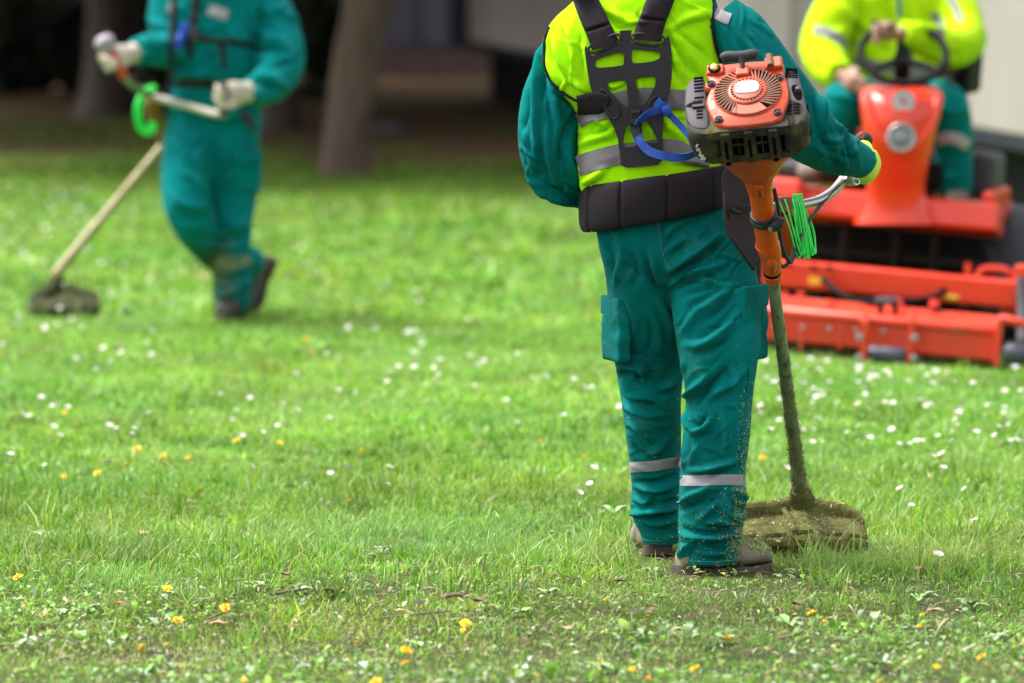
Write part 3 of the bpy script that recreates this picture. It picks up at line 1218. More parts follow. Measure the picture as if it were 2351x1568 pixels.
def crown_mesh(c, rad, n, size, seed):
    """Leaves spread through uneven clumps about c."""
    r = np.random.default_rng(seed)
    k = 44
    cl = r.normal(0, 1, (k, 3))
    cl /= np.linalg.norm(cl, axis=1)[:, None]
    cl = np.array(c) + cl * np.array(rad) * r.uniform(0.35, 0.95, (k, 1))
    cs = r.uniform(0.25, 0.5, k) * rad[0]
    i = r.integers(0, k, n)
    p = cl[i] + r.normal(0, 0.55, (n, 3)) * cs[i][:, None] * np.array([1, 1, 0.7])
    a = r.normal(0, 1, (n, 3))
    a /= np.linalg.norm(a, axis=1)[:, None]
    b = np.cross(a, r.normal(0, 1, (n, 3)))
    b /= np.linalg.norm(b, axis=1)[:, None]
    s_ = size * r.uniform(0.6, 1.4, (n, 1))
    V = np.stack([p - a * s_, p + b * s_ * 0.45, p + a * s_, p - b * s_ * 0.45], 1).reshape(-1, 3)
    L = np.arange(4 * n)
    col = np.array((0.055, 0.105, 0.022)) * r.uniform(0.6, 1.5, (n, 1)) * np.array([1, 1, 1])
    return npmesh('crown', V, L, np.full(n, 4), smooth=False, col=np.repeat(col, 4, 0))


def tree(name, base_uv, Y, trunk, limbs, crown_c, crown_r, nleaf, mat, label, seed, lsize=0.21):
    """trunk rows: x offset, y offset, z, radius from the foot."""
    p = W(base_uv[0], base_uv[1], Y)
    foot = np.array([p[0], Y, float(gz(p[0], Y))])
    root = empty(name, foot, label, 'tree')
    P = np.array([foot + np.array(t[:3]) for t in trunk])
    mb = MB().tube(P, [t[3] for t in trunk], seg=20, n=40)
    r = random.Random(seed)
    V = np.array(mb.v)
    for i, q in enumerate(V):                       # bark ribs and a flared foot
        nn = noise.noise(Vector((q[0] * 14, q[1] * 14, q[2] * 2.2)))
        ax = foot[:2]
        d = q[:2] - (P[0][:2] + (P[-1][:2] - P[0][:2]) * np.clip((q[2] - foot[2]) / (P[-1][2] - foot[2]), 0, 1))
        V[i, :2] += d * 0.18 * nn + d * 0.35 * math.exp(-max(0, q[2] - foot[2]) / 0.12)
    mb.v = [tuple(q) for q in V]
    tr = mb.build('trunk', mat, root)
    for l in limbs:
        Q = np.array([foot + np.array(t[:3]) for t in l])
        MB().tube(Q, [t[3] for t in l], seg=12, n=18).build('limb', mat, root)
    me = crown_mesh(foot + np.array(crown_c), crown_r, nleaf, lsize, seed)  # unseen crown, size and offset set for the shade it casts
    link('crown', me, M_crown, root)
    return root


tree('tree', (792, 402), 38.3, [(0, 0, -0.05, 0.155), (0.02, 0, 0.3, 0.15), (0.08, 0, 0.8, 0.15), (0.15, 0, 1.1, 0.165), (0.16, 0, 1.35, 0.17), (0.1, 0, 2.2, 0.12), (0.0, 0.2, 3.4, 0.08)],
     [[(0.16, 0, 1.0, 0.10), (0.34, 0.05, 1.35, 0.09), (0.75, 0.1, 2.1, 0.07), (1.4, 0.2, 3.2, 0.04)],
      [(0.14, 0, 1.15, 0.09), (-0.15, -0.1, 1.7, 0.08), (-0.7, -0.1, 2.6, 0.05), (-1.3, 0, 3.6, 0.03)]],
     (-1.2, 0.8, 4.4), (2.6, 3.6, 1.5), 11000, M_bark_tree, 'brown forked tree trunk leaning at the lawn edge in the centre background', 3)
tree('tree', (250, 268), 49.5, [(0, 0, -0.05, 0.23), (0.0, 0, 0.6, 0.2), (0.03, 0, 1.4, 0.19), (0.1, 0, 3.0, 0.15), (0.0, 0.2, 4.4, 0.1)],
     [[(0.05, 0, 2.2, 0.1), (0.7, 0.1, 3.1, 0.07), (1.5, 0.2, 4.2, 0.04)]],
     (0.0, 4.0, 4.8), (4.6, 8.0, 1.6), 24000, M_bark_dark, 'dark tree trunk at the left behind the walking worker', 5)
tree('tree', (640, 300), 46.5, [(0, 0, -0.05, 0.16), (-0.02, 0, 0.8, 0.14), (-0.08, 0, 2.0, 0.12), (0, 0.2, 3.8, 0.08)],
     [[(-0.05, 0, 2.0, 0.08), (-0.8, 0.1, 3.0, 0.05), (-1.5, 0.1, 3.9, 0.03)]],
     (0.3, 4.0, 4.6), (4.6, 9.0, 1.6), 24000, M_bark_dark, 'nearly black tree trunk right behind the walking worker', 8)
tree('tree', (-150, 300), 46.0, [(0, 0, -0.05, 0.2), (0, 0, 0.8, 0.17), (0.1, 0, 2.4, 0.14), (0.2, 0.1, 4.0, 0.09)],
     [[(0.1, 0, 2.2, 0.08), (0.9, 0, 3.2, 0.05), (1.6, 0, 4.0, 0.03)]],
     (0.2, 0.5, 4.7), (4.4, 6.0, 1.7), 18000, M_bark_dark, 'dark tree trunk at the far left frame edge', 13)
tree('tree', (1420, 262), 50.0, [(0, 0, -0.05, 0.2), (0, 0, 0.8, 0.18), (0.05, 0, 2.4, 0.15), (0.1, 0.1, 4.4, 0.09)],
     [[(0.05, 0, 2.4, 0.08), (0.9, 0, 3.4, 0.05), (1.5, 0, 4.2, 0.03)]],
     (-2.2, -1.0, 4.6), (2.6, 6.0, 1.6), 14000, M_bark_dark, 'dark trunk hidden behind the standing worker', 17)

# dark evergreen shrubs filling the shade between the trunks
SHRUBC = np.array((0.020, 0.032, 0.014))


def shrub(u, v, Y, w, h, seed, label):
    p = W(u, v, Y)
    foot = np.array([p[0], Y, float(gz(p[0], Y))])
    root = empty('evergreen_shrub', foot, label, 'shrub', None)
    r = np.random.default_rng(seed)
    n = 2600
    q = r.normal(0, 1, (n, 3))
    q /= np.linalg.norm(q, axis=1)[:, None]
    q *= r.uniform(0.45, 1.0, (n, 1)) ** 0.5 * (1 + 0.22 * np.array([noise.noise(Vector(t * 2.2 + seed)) for t in q]))[:, None]
    pts = foot + np.array([0, 0, h * 0.48]) + q * np.array([w / 2, w / 2.4, h * 0.55])
    pts[:, 2] = np.maximum(pts[:, 2], foot[2] + 0.02)
    a = r.normal(0, 1, (n, 3))
    a /= np.linalg.norm(a, axis=1)[:, None]
    b = np.cross(a, q)
    b /= np.linalg.norm(b, axis=1)[:, None] + 1e-9
    s_ = 0.06 * r.uniform(0.6, 1.5, (n, 1))
    V = np.stack([pts - a * s_, pts + b * s_ * 0.6, pts + a * s_, pts - b * s_ * 0.6], 1).reshape(-1, 3)
    col = SHRUBC * r.uniform(0.5, 1.6, (n, 1))
    link('foliage', npmesh('foliage', V, np.arange(4 * n), np.full(n, 4), smooth=False, col=np.repeat(col, 4, 0)), M_crown, root)
    mb = MB()
    for k in range(5):
        an = k * 1.3 + seed
        mb.tube([foot + np.array([0, 0, -0.03]), foot + np.array([math.cos(an) * w * 0.15, math.sin(an) * w * 0.12, h * 0.4]),
                 foot + np.array([math.cos(an) * w * 0.3, math.sin(an) * w * 0.25, h * 0.8])], [0.035, 0.025, 0.01], seg=7, n=8)
    mb.build('stem', M_bark_dark, root)


shrub(20, 225, 56.0, 1.0, 2.2, 1, 'black-green evergreen shrub at the far left background')
shrub(140, 205, 60.0, 0.5, 2.4, 2, 'narrow dark evergreen between grey wall gaps at the left')
shrub(385, 215, 57.5, 1.0, 2.3, 3, 'black-green shrub behind the left worker’s raised glove'.replace('’', "'"))
shrub(560, 230, 55.0, 1.3, 2.4, 4, 'dark evergreen shrub straight behind the walking worker')
shrub(735, 235, 54.0, 1.1, 2.3, 6, 'dark evergreen shrub between walking worker and forked tree')
shrub(-160, 225, 56.0, 1.4, 2.3, 9, 'dark evergreen shrub beyond the left frame edge')
shrub(75, 200, 57.0, 0.8, 1.0, 21, 'low dark shrub added to cover lit soil left of the far trunk')  # this and the next shrub are added to hide a lit soil strip
shrub(180, 205, 56.5, 0.6, 0.9, 22, 'small low shrub added to cover lit soil by the dark left trunk')
shrub(-420, 225, 55.0, 1.6, 2.4, 10, 'broad dark evergreen well beyond the left frame edge')
shrub(-640, 225, 54.0, 1.7, 2.3, 11, 'outermost dark evergreen far beyond the left frame edge')
shrub(1330, 180, 58.0, 0.8, 0.7, 12, 'low dark shrub in the shade under the pale wall')

# grey-lilac rendered building behind the shrubs
M_render = pmat('grey_render', (0.13, 0.12, 0.15), (0.09, 0.082, 0.105), rough=0.9, scale=3, bump=0.3, bscale=60)
M_panel = pmat('blue_grey_panel', (0.115, 0.108, 0.155), (0.085, 0.08, 0.115), rough=0.7, scale=2)
M_darkframe = pmat('dark_frame', (0.022, 0.021, 0.033), (0.017, 0.016, 0.025), rough=0.6, spec=0.2)
M_brick = pmat('brown_plinth', (0.16, 0.095, 0.085), (0.10, 0.06, 0.055), rough=0.9, scale=8, bump=0.4, bscale=50)
M_cream = pmat('cream_panel', (0.29, 0.26, 0.235), (0.26, 0.235, 0.21), rough=0.75, scale=1.2, bump=0.1, bscale=40)
M_cream_lift = pmat('cream_panel_lifted', (0.56, 0.50, 0.46), (0.50, 0.445, 0.41), rough=0.8, scale=1.5)  # same cream wall, colour lightened against the tree shade
M_black = pmat('under_cabin_shade', (0.012, 0.011, 0.012), (0.008, 0.007, 0.008), rough=0.9, spec=0.1)
bp0 = W(700, 150, 62.0)
bl = empty('building', (bp0[0], 62.0, 0), 'grey-lilac rendered building in deep shade behind the trees', 'building')
xl, xr = W(-1500, 100, 62.0)[0], W(1360, 100, 62.0)[0]
MB().box(((xl + xr) / 2, 63.5, 2.1), (xr - xl, 3.0, 4.2)).build('wall', M_render, bl, smooth=0)
MB().box(((xl + xr) / 2, 61.98, 0.14), (xr - xl + 0.1, 0.16, 0.30)).build('plinth', M_brick, bl, smooth=0, bevel=0.01)
MB().box(((xl + xr) / 2, 63.3, 4.32), (xr - xl + 0.6, 3.8, 0.22)).build('roof', M_darkframe, bl, smooth=0, bevel=0.02)
for ua, ub, mat_, nm in ((884, 955, M_panel, 'shutter_panel'), (962, 1030, M_panel, 'shutter_panel'), (1038, 1098, M_darkframe, 'door'),
                         (1106, 1180, M_panel, 'shutter_panel'), (20, 62, M_darkframe, 'window'), (300, 345, M_darkframe, 'window')):
    x0, x1 = W(ua, 100, 61.9)[0], W(ub, 100, 61.9)[0]
    MB().box(((x0 + x1) / 2, 61.955, 1.32), (x1 - x0, 0.06, 2.0)).build(nm, mat_, bl, smooth=0, bevel=0.008)

# long pale cabin over a black box in place of the shade below, running back from the right
pA, pB = np.array([W(1075, 95, 54.0)[0], 54.0]), np.array([W(2560, 340, 28.6)[0], 28.6])
dv = pB - pA
Ln = np.linalg.norm(dv)
dv /= Ln
nv_ = np.array([-dv[1], dv[0]])
if nv_[1] < 0:
    nv_ = -nv_
Rc = np.eye(3)
Rc[:2, 0], Rc[:2, 1] = dv, nv_
cab = empty('site_cabin', (*((pA + pB) / 2), 0), 'long cream panelled cabin raised over a shade-black skirt behind the mower', 'cabin')
zb = 0.56


def cabpt(t, dep):
    q = pA + dv * t + nv_ * dep
    return q


# one cream wall, far half coloured lighter to offset tree shade; panels butt with recessed joints
edges = [0.0, 2.4, 4.8, 7.2, 9.6, 12.0, 14.4, 16.6, 18.4, 20.0, 22.2, 24.2, Ln]
for k in range(len(edges) - 1):
    t0, t1 = edges[k] + 0.012, edges[k + 1] - 0.012
    q = cabpt((t0 + t1) / 2, 0.03)
    MB().box((q[0], q[1], zb + 1.25), (t1 - t0, 0.06, 2.5), Rc).build('wall_panel', M_cream_lift if edges[k] < 15.9 else M_cream, cab, smooth=0, bevel=0.01)
q = cabpt(Ln / 2, 1.1)
MB().box((q[0], q[1], zb + 1.25), (Ln - 0.02, 2.0, 2.46), Rc).build('body', M_darkframe, cab, smooth=0)
q = cabpt(Ln / 2, 1.05)
MB().box((q[0], q[1], zb + 2.62), (Ln + 0.2, 2.3, 0.12), Rc).build('roof', M_cream_lift, cab, smooth=0, bevel=0.02)
q = cabpt(Ln / 2, 0.05)
MB().box((q[0], q[1], zb - 0.045), (Ln + 0.05, 0.10, 0.09), Rc).build('bottom_rail', M_darkframe, cab, smooth=0, bevel=0.01)
q = cabpt(Ln / 2, 1.05)
MB().box((q[0], q[1], zb / 2 - 0.06), (Ln - 0.2, 1.7, zb - 0.06), Rc).build('underpart', M_black, cab, smooth=0)  # black box put in for the shade under the cabin
# pale stone lying on the soil
x0, y0 = ground_at(895, 305)
st = MB().lathe([(0.001, 0.06), (0.06, 0.055), (0.12, 0.03), (0.14, 0.0), (0.11, -0.02)], (x0, y0, 0.02), R=np.diag([1.25, 0.8, 1.0]), seg=14).build('stone', M_render)
tag(st, 'pale grey stone on the soil right of the forked trunk', 'stone')

# ================================================================== PEOPLE: shared materials and pieces
def fabric(name, col, col2, dusty=None):
    """Cotton twill: fine diagonal weave bump, faint fading."""
    m = pmat(name, col, col2, rough=0.9, scale=5, spec=0.04, sheen=0.02, dirt=dusty, dscale=9, damt=0.36)
    nt = m.node_tree
    nd, lk = nt.nodes, nt.links
    b = next(n for n in nd if n.type == 'BSDF_PRINCIPLED')
    tc = next(n for n in nd if n.type == 'TEX_COORD')
    wv = nd.new('ShaderNodeTexWave')
    wv.inputs['Scale'].default_value = 260
    wv.inputs['Distortion'].default_value = 1.5
    wv.wave_type = 'BANDS'
    wv.bands_direction = 'DIAGONAL'
    lk.new(tc.outputs['Object'], wv.inputs['Vector'])
    n2 = nd.new('ShaderNodeTexNoise')
    n2.inputs['Scale'].default_value = 120
    n2.inputs['Detail'].default_value = 4
    lk.new(tc.outputs['Object'], n2.inputs['Vector'])
    ad = nd.new('ShaderNodeMath')
    ad.operation = 'ADD'
    lk.new(wv.outputs['Fac'], ad.inputs[0])
    lk.new(n2.outputs[0], ad.inputs[1])
    bp = nd.new('ShaderNodeBump')
    bp.inputs['Strength'].default_value = 0.22
    bp.inputs['Distance'].default_value = 0.0015
    lk.new(ad.outputs[0], bp.inputs['Height'])
    rg = nd.new('ShaderNodeTexNoise')
    rg.noise_type = 'RIDGED_MULTIFRACTAL'
    rg.inputs['Scale'].default_value = 7.0
    rg.inputs['Detail'].default_value = 5
    rg.inputs['Distortion'].default_value = 0.8
    lk.new(tc.outputs['Object'], rg.inputs['Vector'])
    b2 = nd.new('ShaderNodeBump')
    b2.inputs['Strength'].default_value = 0.30
    b2.inputs['Distance'].default_value = 0.006
    lk.new(rg.outputs[0], b2.inputs['Height'])
    lk.new(bp.outputs[0], b2.inputs['Normal'])
    lk.new(b2.outputs[0], b.inputs['Normal'])
    return m


M_teal = fabric('teal_cotton', (0.0008, 0.165, 0.158), (0.0006, 0.100, 0.098))
M_teal_d = fabric('teal_cotton_dusty', (0.0010, 0.165, 0.155), (0.0008, 0.098, 0.094), (0.024, 0.190, 0.165))
M_hivis = fabric('hi_vis_yellow', (0.40, 0.88, 0.006), (0.32, 0.78, 0.004))
M_reflect = pmat('reflective_tape', (0.17, 0.155, 0.17), (0.125, 0.115, 0.125), rough=0.55, scale=9, metal=0.0, bump=0.15, bscale=900)
M_reflect_l = pmat('pale_reflective_tape', (0.30, 0.28, 0.315), (0.24, 0.225, 0.25), rough=0.55, scale=9, bump=0.15, bscale=900)
M_neop = pmat('black_neoprene', (0.017, 0.0115, 0.016), (0.011, 0.0075, 0.0105), rough=0.8, spec=0.25, scale=12, bump=0.25, bscale=700, dirt=(0.03, 0.02, 0.02), damt=0.33)
M_plate = pmat('grey_plastic_plate', (0.030, 0.028, 0.036), (0.023, 0.021, 0.027), rough=0.6, spec=0.3, scale=5, bump=0.15, bscale=900)
M_buckle = pmat('black_plastic', (0.009, 0.009, 0.011), (0.006, 0.006, 0.007), rough=0.45, spec=0.35)
M_bluestrap = pmat('blue_webbing', (0.004, 0.070, 0.42), (0.003, 0.045, 0.30), rough=0.55, scale=30, bump=0.5, bscale=1200)
M_skin = pmat('skin', (0.30, 0.155, 0.11), (0.24, 0.115, 0.08), rough=0.5, scale=20)
M_hair = pmat('hair', (0.05, 0.035, 0.025), (0.03, 0.02, 0.015), rough=0.6, scale=80)
M_boot = pmat('grey_brown_leather', (0.28, 0.235, 0.185), (0.16, 0.13, 0.105), rough=0.7, spec=0.3, scale=14, bump=0.35, bscale=220, dirt=(0.20, 0.21, 0.06), dscale=30, damt=0.42)
M_sole = pmat('boot_sole', (0.11, 0.085, 0.072), (0.06, 0.046, 0.04), rough=0.85, scale=20, spec=0.2)
M_glove_y = pmat('yellow_knit', (0.62, 0.86, 0.10), (0.55, 0.80, 0.06), rough=0.85, scale=30, bump=0.8, bscale=500, stretch=(1, 1, 0.3))
M_glove_b = pmat('blue_coating', (0.006, 0.11, 0.30), (0.004, 0.075, 0.22), rough=0.45, scale=30, bump=0.4, bscale=150)
M_glove_w = pmat('beige_glove', (0.46, 0.40, 0.33), (0.36, 0.30, 0.24), rough=0.85, scale=18, bump=0.4, bscale=200, dirt=(0.20, 0.19, 0.09), damt=0.38)
M_thread = pmat('pale_thread', (0.03, 0.26, 0.25), (0.02, 0.2, 0.2), rough=0.9)
M_clip = leafmat('clippings', 0.7, 0.15, 0.04)


def Z2(x, y):
    return 1176.7 + x * 0.32950, y * 0.32950


def Z3(x, y):
    return 1722.0 + x * 0.23791, 229.6 + y * 0.23791


def Z4(x, y):
    return 1320.1 + x * 0.27456, 430.5 + y * 0.27456


def Z5(x, y):
    return 1377.6 + x * 0.34774, 803.6 + y * 0.34774


def ST(zf, *rows):
    return [([zf(*p) for p in pts], w * 0.80, h * 2.1) for pts, w, h in rows]


def small_creases(zones, seed):
    """Short sharp secondary creases: rows u0,u1,v0,v1,count,angle,spread."""
    r = random.Random(seed)
    out = []
    for u0, u1, v0, v1, k, ang, spr in zones:
        for _ in range(k):
            a = math.radians(ang + r.gauss(0, spr))
            c = (r.uniform(u0, u1), r.uniform(v0, v1))
            ln = r.uniform(14, 42)
            bend = r.uniform(-7, 7)
            d, n_ = (math.cos(a), math.sin(a)), (-math.sin(a), math.cos(a))
            out.append(([(c[0] - d[0] * ln, c[1] - d[1] * ln), (c[0] + n_[0] * bend, c[1] + n_[1] * bend), (c[0] + d[0] * ln, c[1] + d[1] * ln)], r.uniform(2.6, 5.5), r.choice((1, 1, -1)) * r.uniform(0.0025, 0.007)))
    return out


def head_shape(mb, c, face, tilt=0.0):
    """Head with jaw, nose, ears and neck about centre c, face direction in the plan."""
    f = np.array([face[0], face[1], 0.0])
    f /= np.linalg.norm(f)
    s = np.array([-f[1], f[0], 0])
    c = np.array(c)
    th = np.linspace(0, 2 * math.pi, 22, endpoint=False)
    rg = []
    for z, w, d, sh in ((-0.115, 0.03, 0.035, 0.045), (-0.10, 0.048, 0.06, 0.035), (-0.06, 0.064, 0.085, 0.012), (0.0, 0.076, 0.097, 0), (0.05, 0.078, 0.099, -0.004),
                        (0.09, 0.066, 0.085, -0.008), (0.118, 0.038, 0.05, -0.01), (0.126, 0.008, 0.01, -0.01)):
        rg.append(c + f * sh + np.cos(th)[:, None] * s * w + np.sin(th)[:, None] * f * d + np.array([0, 0, z]))
    mb.rings(rg)
    mb.tube([c + np.array([0, 0, -0.07]) - f * 0.015, c + np.array([0, 0, -0.2]) - f * 0.03], [0.056, 0.064], seg=16, n=5)
    mb.tube([c + f * 0.09 + np.array([0, 0, 0.02]), c + f * 0.112 + np.array([0, 0, -0.03]), c + f * 0.095 + np.array([0, 0, -0.04])], [0.009, 0.016, 0.01], seg=8, n=6)
    for q in (-1, 1):
        mb.tube([c + s * q * 0.076 + np.array([0, 0, 0.028]) - f * 0.01, c + s * q * 0.088 - f * 0.018, c + s * q * 0.076 + np.array([0, 0, -0.03]) - f * 0.008], [0.011, 0.016, 0.009], seg=8, n=6)
    for q in (-1, 1):
        mb.tube([c + f * 0.085 + s * q * 0.045 + np.array([0, 0, 0.03]), c + f * 0.092 + s * q * 0.02 + np.array([0, 0, 0.032])], [0.01, 0.011], seg=8, n=4)
    mb.tube([c + f * 0.082 + s * 0.024 + np.array([0, 0, -0.068]), c + f * 0.094 + np.array([0, 0, -0.066]), c + f * 0.082 - s * 0.024 + np.array([0, 0, -0.068])], [0.006, 0.009, 0.006], seg=8, n=7)
    return f, s


def hair_cap(c, f, parent):
    s = np.array([-f[1], f[0], 0])
    mb = MB()
    th = np.linspace(0, 2 * math.pi, 26, endpoint=False)
    rg = []
    for z, w, d, sh in ((-0.02, 0.079, 0.06, -0.045), (0.03, 0.084, 0.085, -0.024), (0.07, 0.082, 0.098, -0.01), (0.10, 0.070, 0.088, -0.01), (0.128, 0.04, 0.052, -0.012), (0.137, 0.006, 0.008, -0.012)):
        rg.append(np.array(c) + f * sh + np.cos(th)[:, None] * s * w + np.sin(th)[:, None] * f * d + np.array([0, 0, z]))
    mb.rings(rg)
    return mb.build('hair', M_hair, parent, smooth=80)


def boot(parent, heel, yaw, pitch=0.0, scale=1.0, mat=None, hi=True):
    """Work boot: heel point on the ground, yaw of the toe in the plan, pitch lifts the heel."""
    mat = mat or M_boot
    Rm = np.array(Matrix.Rotation(yaw, 3, 'Z') @ Matrix.Rotation(pitch, 3, 'Y'))

    def X(p):
        return (np.array(p) * scale) @ Rm.T + np.array(heel)
    up = MB()
    th = np.linspace(0, 2 * math.pi, 24, endpoint=False)
    rg = []
    rows = catmull(np.array([(0.004, 0.022, 0.022, 0.066), (0.02, 0.037, 0.020, 0.078), (0.07, 0.041, 0.020, 0.105), (0.115, 0.043, 0.020, 0.128), (0.155, 0.047, 0.020, 0.116),
                             (0.20, 0.052, 0.020, 0.098), (0.245, 0.051, 0.022, 0.090), (0.277, 0.042, 0.024, 0.076), (0.296, 0.022, 0.030, 0.056)]), 26)
    for x, w, z0, z1 in rows:
        zc, hz = (z0 + z1) / 2, (z1 - z0) / 2
        cs, sn = np.cos(th), np.sin(th)
        y = w * np.sign(cs) * abs(cs) ** 0.75
        z = zc + hz * np.sign(sn) * abs(sn) ** 0.8
        rg.append(np.array([X((x, a, b)) for a, b in zip(y, z)]))
    up.rings(rg)
    up.tube([X((0.082, 0, 0.07)), X((0.084, 0, 0.13)), X((0.086, 0, 0.19))], [0.042 * scale, 0.040 * scale, 0.042 * scale], seg=22, n=8)
    V, L, S = union(up, 0.005 if hi else 0.009, 4)
    N = vnormals(V, L, S)
    lv = (V - np.array(heel)) @ Rm / scale
    crease = np.exp(-((lv[:, 0] - 0.165) / 0.02) ** 2) * 0.0025 * np.sin(lv[:, 0] * 420)
    seam = -0.003 * np.exp(-((lv[:, 0] - 0.115 - 0.25 * (lv[:, 2] - 0.05)) / 0.004) ** 2) - 0.003 * np.exp(-((lv[:, 2] - 0.075 - 0.35 * np.clip(0.1 - lv[:, 0], 0, 1)) / 0.004) ** 2) * (lv[:, 0] < 0.115)
    V = V + N * (crease + seam + 0.002 * vnoise(V, 30, 2.0))[:, None]
    b = link('boot', npmesh('boot', V, L, S), mat, parent)
    so = MB()
    out = []
    prof = catmull(np.array([(-0.006, 0.0), (0.0, 0.03), (0.03, 0.041), (0.09, 0.038), (0.13, 0.038), (0.18, 0.047), (0.225, 0.051), (0.265, 0.044), (0.293, 0.024), (0.299, 0.0)]), 22)
    out = [(x, y) for x, y in prof] + [(x, -y) for x, y in prof[::-1][1:-1]]

    def zb(x):
        return 0.016 * max(0, (x - 0.21) / 0.09) ** 2
    so.prism(out, lambda x, y: X((x, y, zb(x) + (0.006 if 0.10 < x < 0.14 else 0))), lambda x, y: X((x, y * 0.97, 0.020 + zb(x) * 0.8 + 0.012 * math.exp(-(x / 0.05) ** 2))))
    so.build('sole', M_sole, b, smooth=40, bevel=0.003)
    if hi:
        lc = MB()
        for k in range(5):
            x = 0.125 + k * 0.018
            z = 0.148 - k * 0.013
            lc.tube([X((x, -0.022, z - 0.004)), X((x + 0.004, 0, z + 0.004)), X((x, 0.022, z - 0.004))], 0.0028 * scale, seg=6, n=7)
        lc.build('lace', M_neop, b)
    return b, V, N


def glove_hand(parent, name, wrist, knuck, side, curl_c, curl_r, curl_axis, mats, voxel=0.004, thick=1.0, spread=0.021, thumb=True):
    """Gloved fist: palm from wrist to knuckles, four fingers closed round a bar through curl_c along curl_axis."""
    wrist, knuck, side = np.array(wrist, float), np.array(knuck, float), np.array(side, float)
    side /= np.linalg.norm(side)
    ax = np.array(curl_axis, float)
    ax /= np.linalg.norm(ax)
    cc = np.array(curl_c, float)
    palm = MB()
    palm.tube([wrist, wrist * 0.45 + knuck * 0.55, knuck], [0.034 * thick, 0.043 * thick, 0.040 * thick], seg=18, n=8, flat=0.62, ref=side)
    palm.tube([wrist - (knuck - wrist) * 0.45, wrist], [0.037 * thick, 0.034 * thick], seg=18, n=5, flat=0.85, ref=side)
    tips = MB()
    for k, (off, ln) in enumerate(((-1.5, 0.92), (-0.5, 1.05), (0.5, 1.0), (1.5, 0.82))):
        base = knuck + side * off * spread * thick
        # circle round the bar
        q = base - cc
        q = q - ax * q.dot(ax)
        e1 = q / (np.linalg.norm(q) + 1e-9)
        fw = knuck - wrist
        e2 = fw - ax * fw.dot(ax) - e1 * fw.dot(e1)
        e2 /= np.linalg.norm(e2) + 1e-9
        hgt = (base - cc).dot(ax)
        R = curl_r + 0.011 * thick
        P = [base]
        r0 = np.linalg.norm(q)
        for a in (35, 75, 120, 165, 200 * ln):
            t = math.radians(a)
            R_ = R + max(0, (r0 - R)) * max(0, 1 - a / 90)
            P.append(cc + ax * hgt + R_ * (math.cos(t) * e1 + math.sin(t) * e2))
        P = np.array(P)
        palm.tube(P[:4], [0.0115 * thick, 0.0115 * thick, 0.011 * thick, 0.0105 * thick], seg=10, n=10)
        tips.tube(P[2:], [0.0122 * thick, 0.0118 * thick, 0.0112 * thick, 0.0095 * thick], seg=10, n=10)
    if thumb:
        b = wrist * 0.55 + knuck * 0.45 - side * 0.034 * thick
        q = cc - b
        palm.tube([b, b + (cc - b) * 0.45 - side * 0.012, cc - ax * 0.0 + (b - cc) / np.linalg.norm(b - cc) * (curl_r + 0.01) * 0.6 - side * 0.02, cc - side * 0.03 - (b - cc) / np.linalg.norm(b - cc) * curl_r],
                  [0.016 * thick, 0.0145 * thick, 0.013 * thick, 0.0105 * thick], seg=10, n=10)
    o, V, L, S = cloth(name, palm, mats[0], parent, voxel, wr=((40.0, 0.002),), smooth_it=4)
    o2 = None
    if mats[1] is not None:
        V2, L2, S2 = union(tips, voxel, 4)
        o2 = link('palm_coating' if mats[1] is not mats[0] else 'fingers', npmesh('fingers', V2, L2, S2), mats[1], o)
    return o


def clippings(name, V, N, n, size, parent, cols, seed=1, w=0.0013, stand=0.35, wt=None):
    """Loose bits of cut grass sticking to a surface."""
    r = np.random.default_rng(seed)
    if wt is not None:
        p = wt / wt.sum()
        i = r.choice(len(V), n, p=p)
    else:
        i = r.integers(0, len(V), n)
    c = V[i] + N[i] * 0.0015 + r.normal(0, 0.002, (n, 3))
    d = r.normal(0, 1, (n, 3))
    d = d - N[i] * ((d * N[i]).sum(1) * (1 - stand))[:, None]
    d /= np.linalg.norm(d, axis=1)[:, None]
    e = np.cross(d, N[i])
    e /= np.linalg.norm(e, axis=1)[:, None] + 1e-9
    ln = size * r.lognormal(0, 0.45, (n, 1))
    ww = w * r.uniform(0.6, 1.6, (n, 1))
    P = np.stack([c - d * ln / 2 - e * ww / 2, c - d * ln / 2 + e * ww / 2, c + d * ln / 2 + e * ww / 2, c + d * ln / 2 - e * ww / 2], 1).reshape(-1, 3)
    cols = np.array(cols)
    col = cols[r.integers(0, len(cols), n)] * r.uniform(0.7, 1.25, (n, 1))
    o = link(name, npmesh(name, P, np.arange(4 * n), np.full(n, 4), smooth=False, col=np.repeat(col, 4, 0)), M_clip, parent)
    o['kind'] = 'stuff'
    return o


CLIPC = [(0.28, 0.36, 0.07), (0.18, 0.26, 0.05), (0.38, 0.42, 0.15), (0.55, 0.58, 0.42), (0.20, 0.24, 0.06), (0.42, 0.50, 0.14)]

# ================================================================== WORKER WITH BACK TO THE CAMERA
LAB_A = 'person from behind in yellow hi-vis vest and teal workwear standing with a brushcutter'
bodyA = MB()
bodyA.rings(hloft([(1395, 1610, -30, 15.08, 0.07), (1300, 1640, 20, 15.08, 0.09), (1290, 1640, 120, 15.09, 0.10), (1350, 1630, 260, 15.09, 0.09), (1365, 1640, 420, 15.09, 0.10), (1385, 1690, 520, 15.1, 0.10), (1400, 1710, 640, 15.08, 0.085)], m=30))
P, r = path([(1460, 560, 15.1, 0.075), (1475, 760, 15.13, 0.065), (1500, 960, 15.24, 0.05), (1512, 1150, 15.32, 0.045), (1514, 1262, 15.36, 0.04)])
bodyA.tube(P, r, seg=14, n=20)
P, r = path([(1640, 560, 15.06, 0.075), (1648, 760, 15.03, 0.068), (1646, 960, 14.98, 0.05), (1640, 1150, 14.97, 0.045), (1625, 1300, 14.97, 0.04)])
bodyA.tube(P, r, seg=14, n=20)
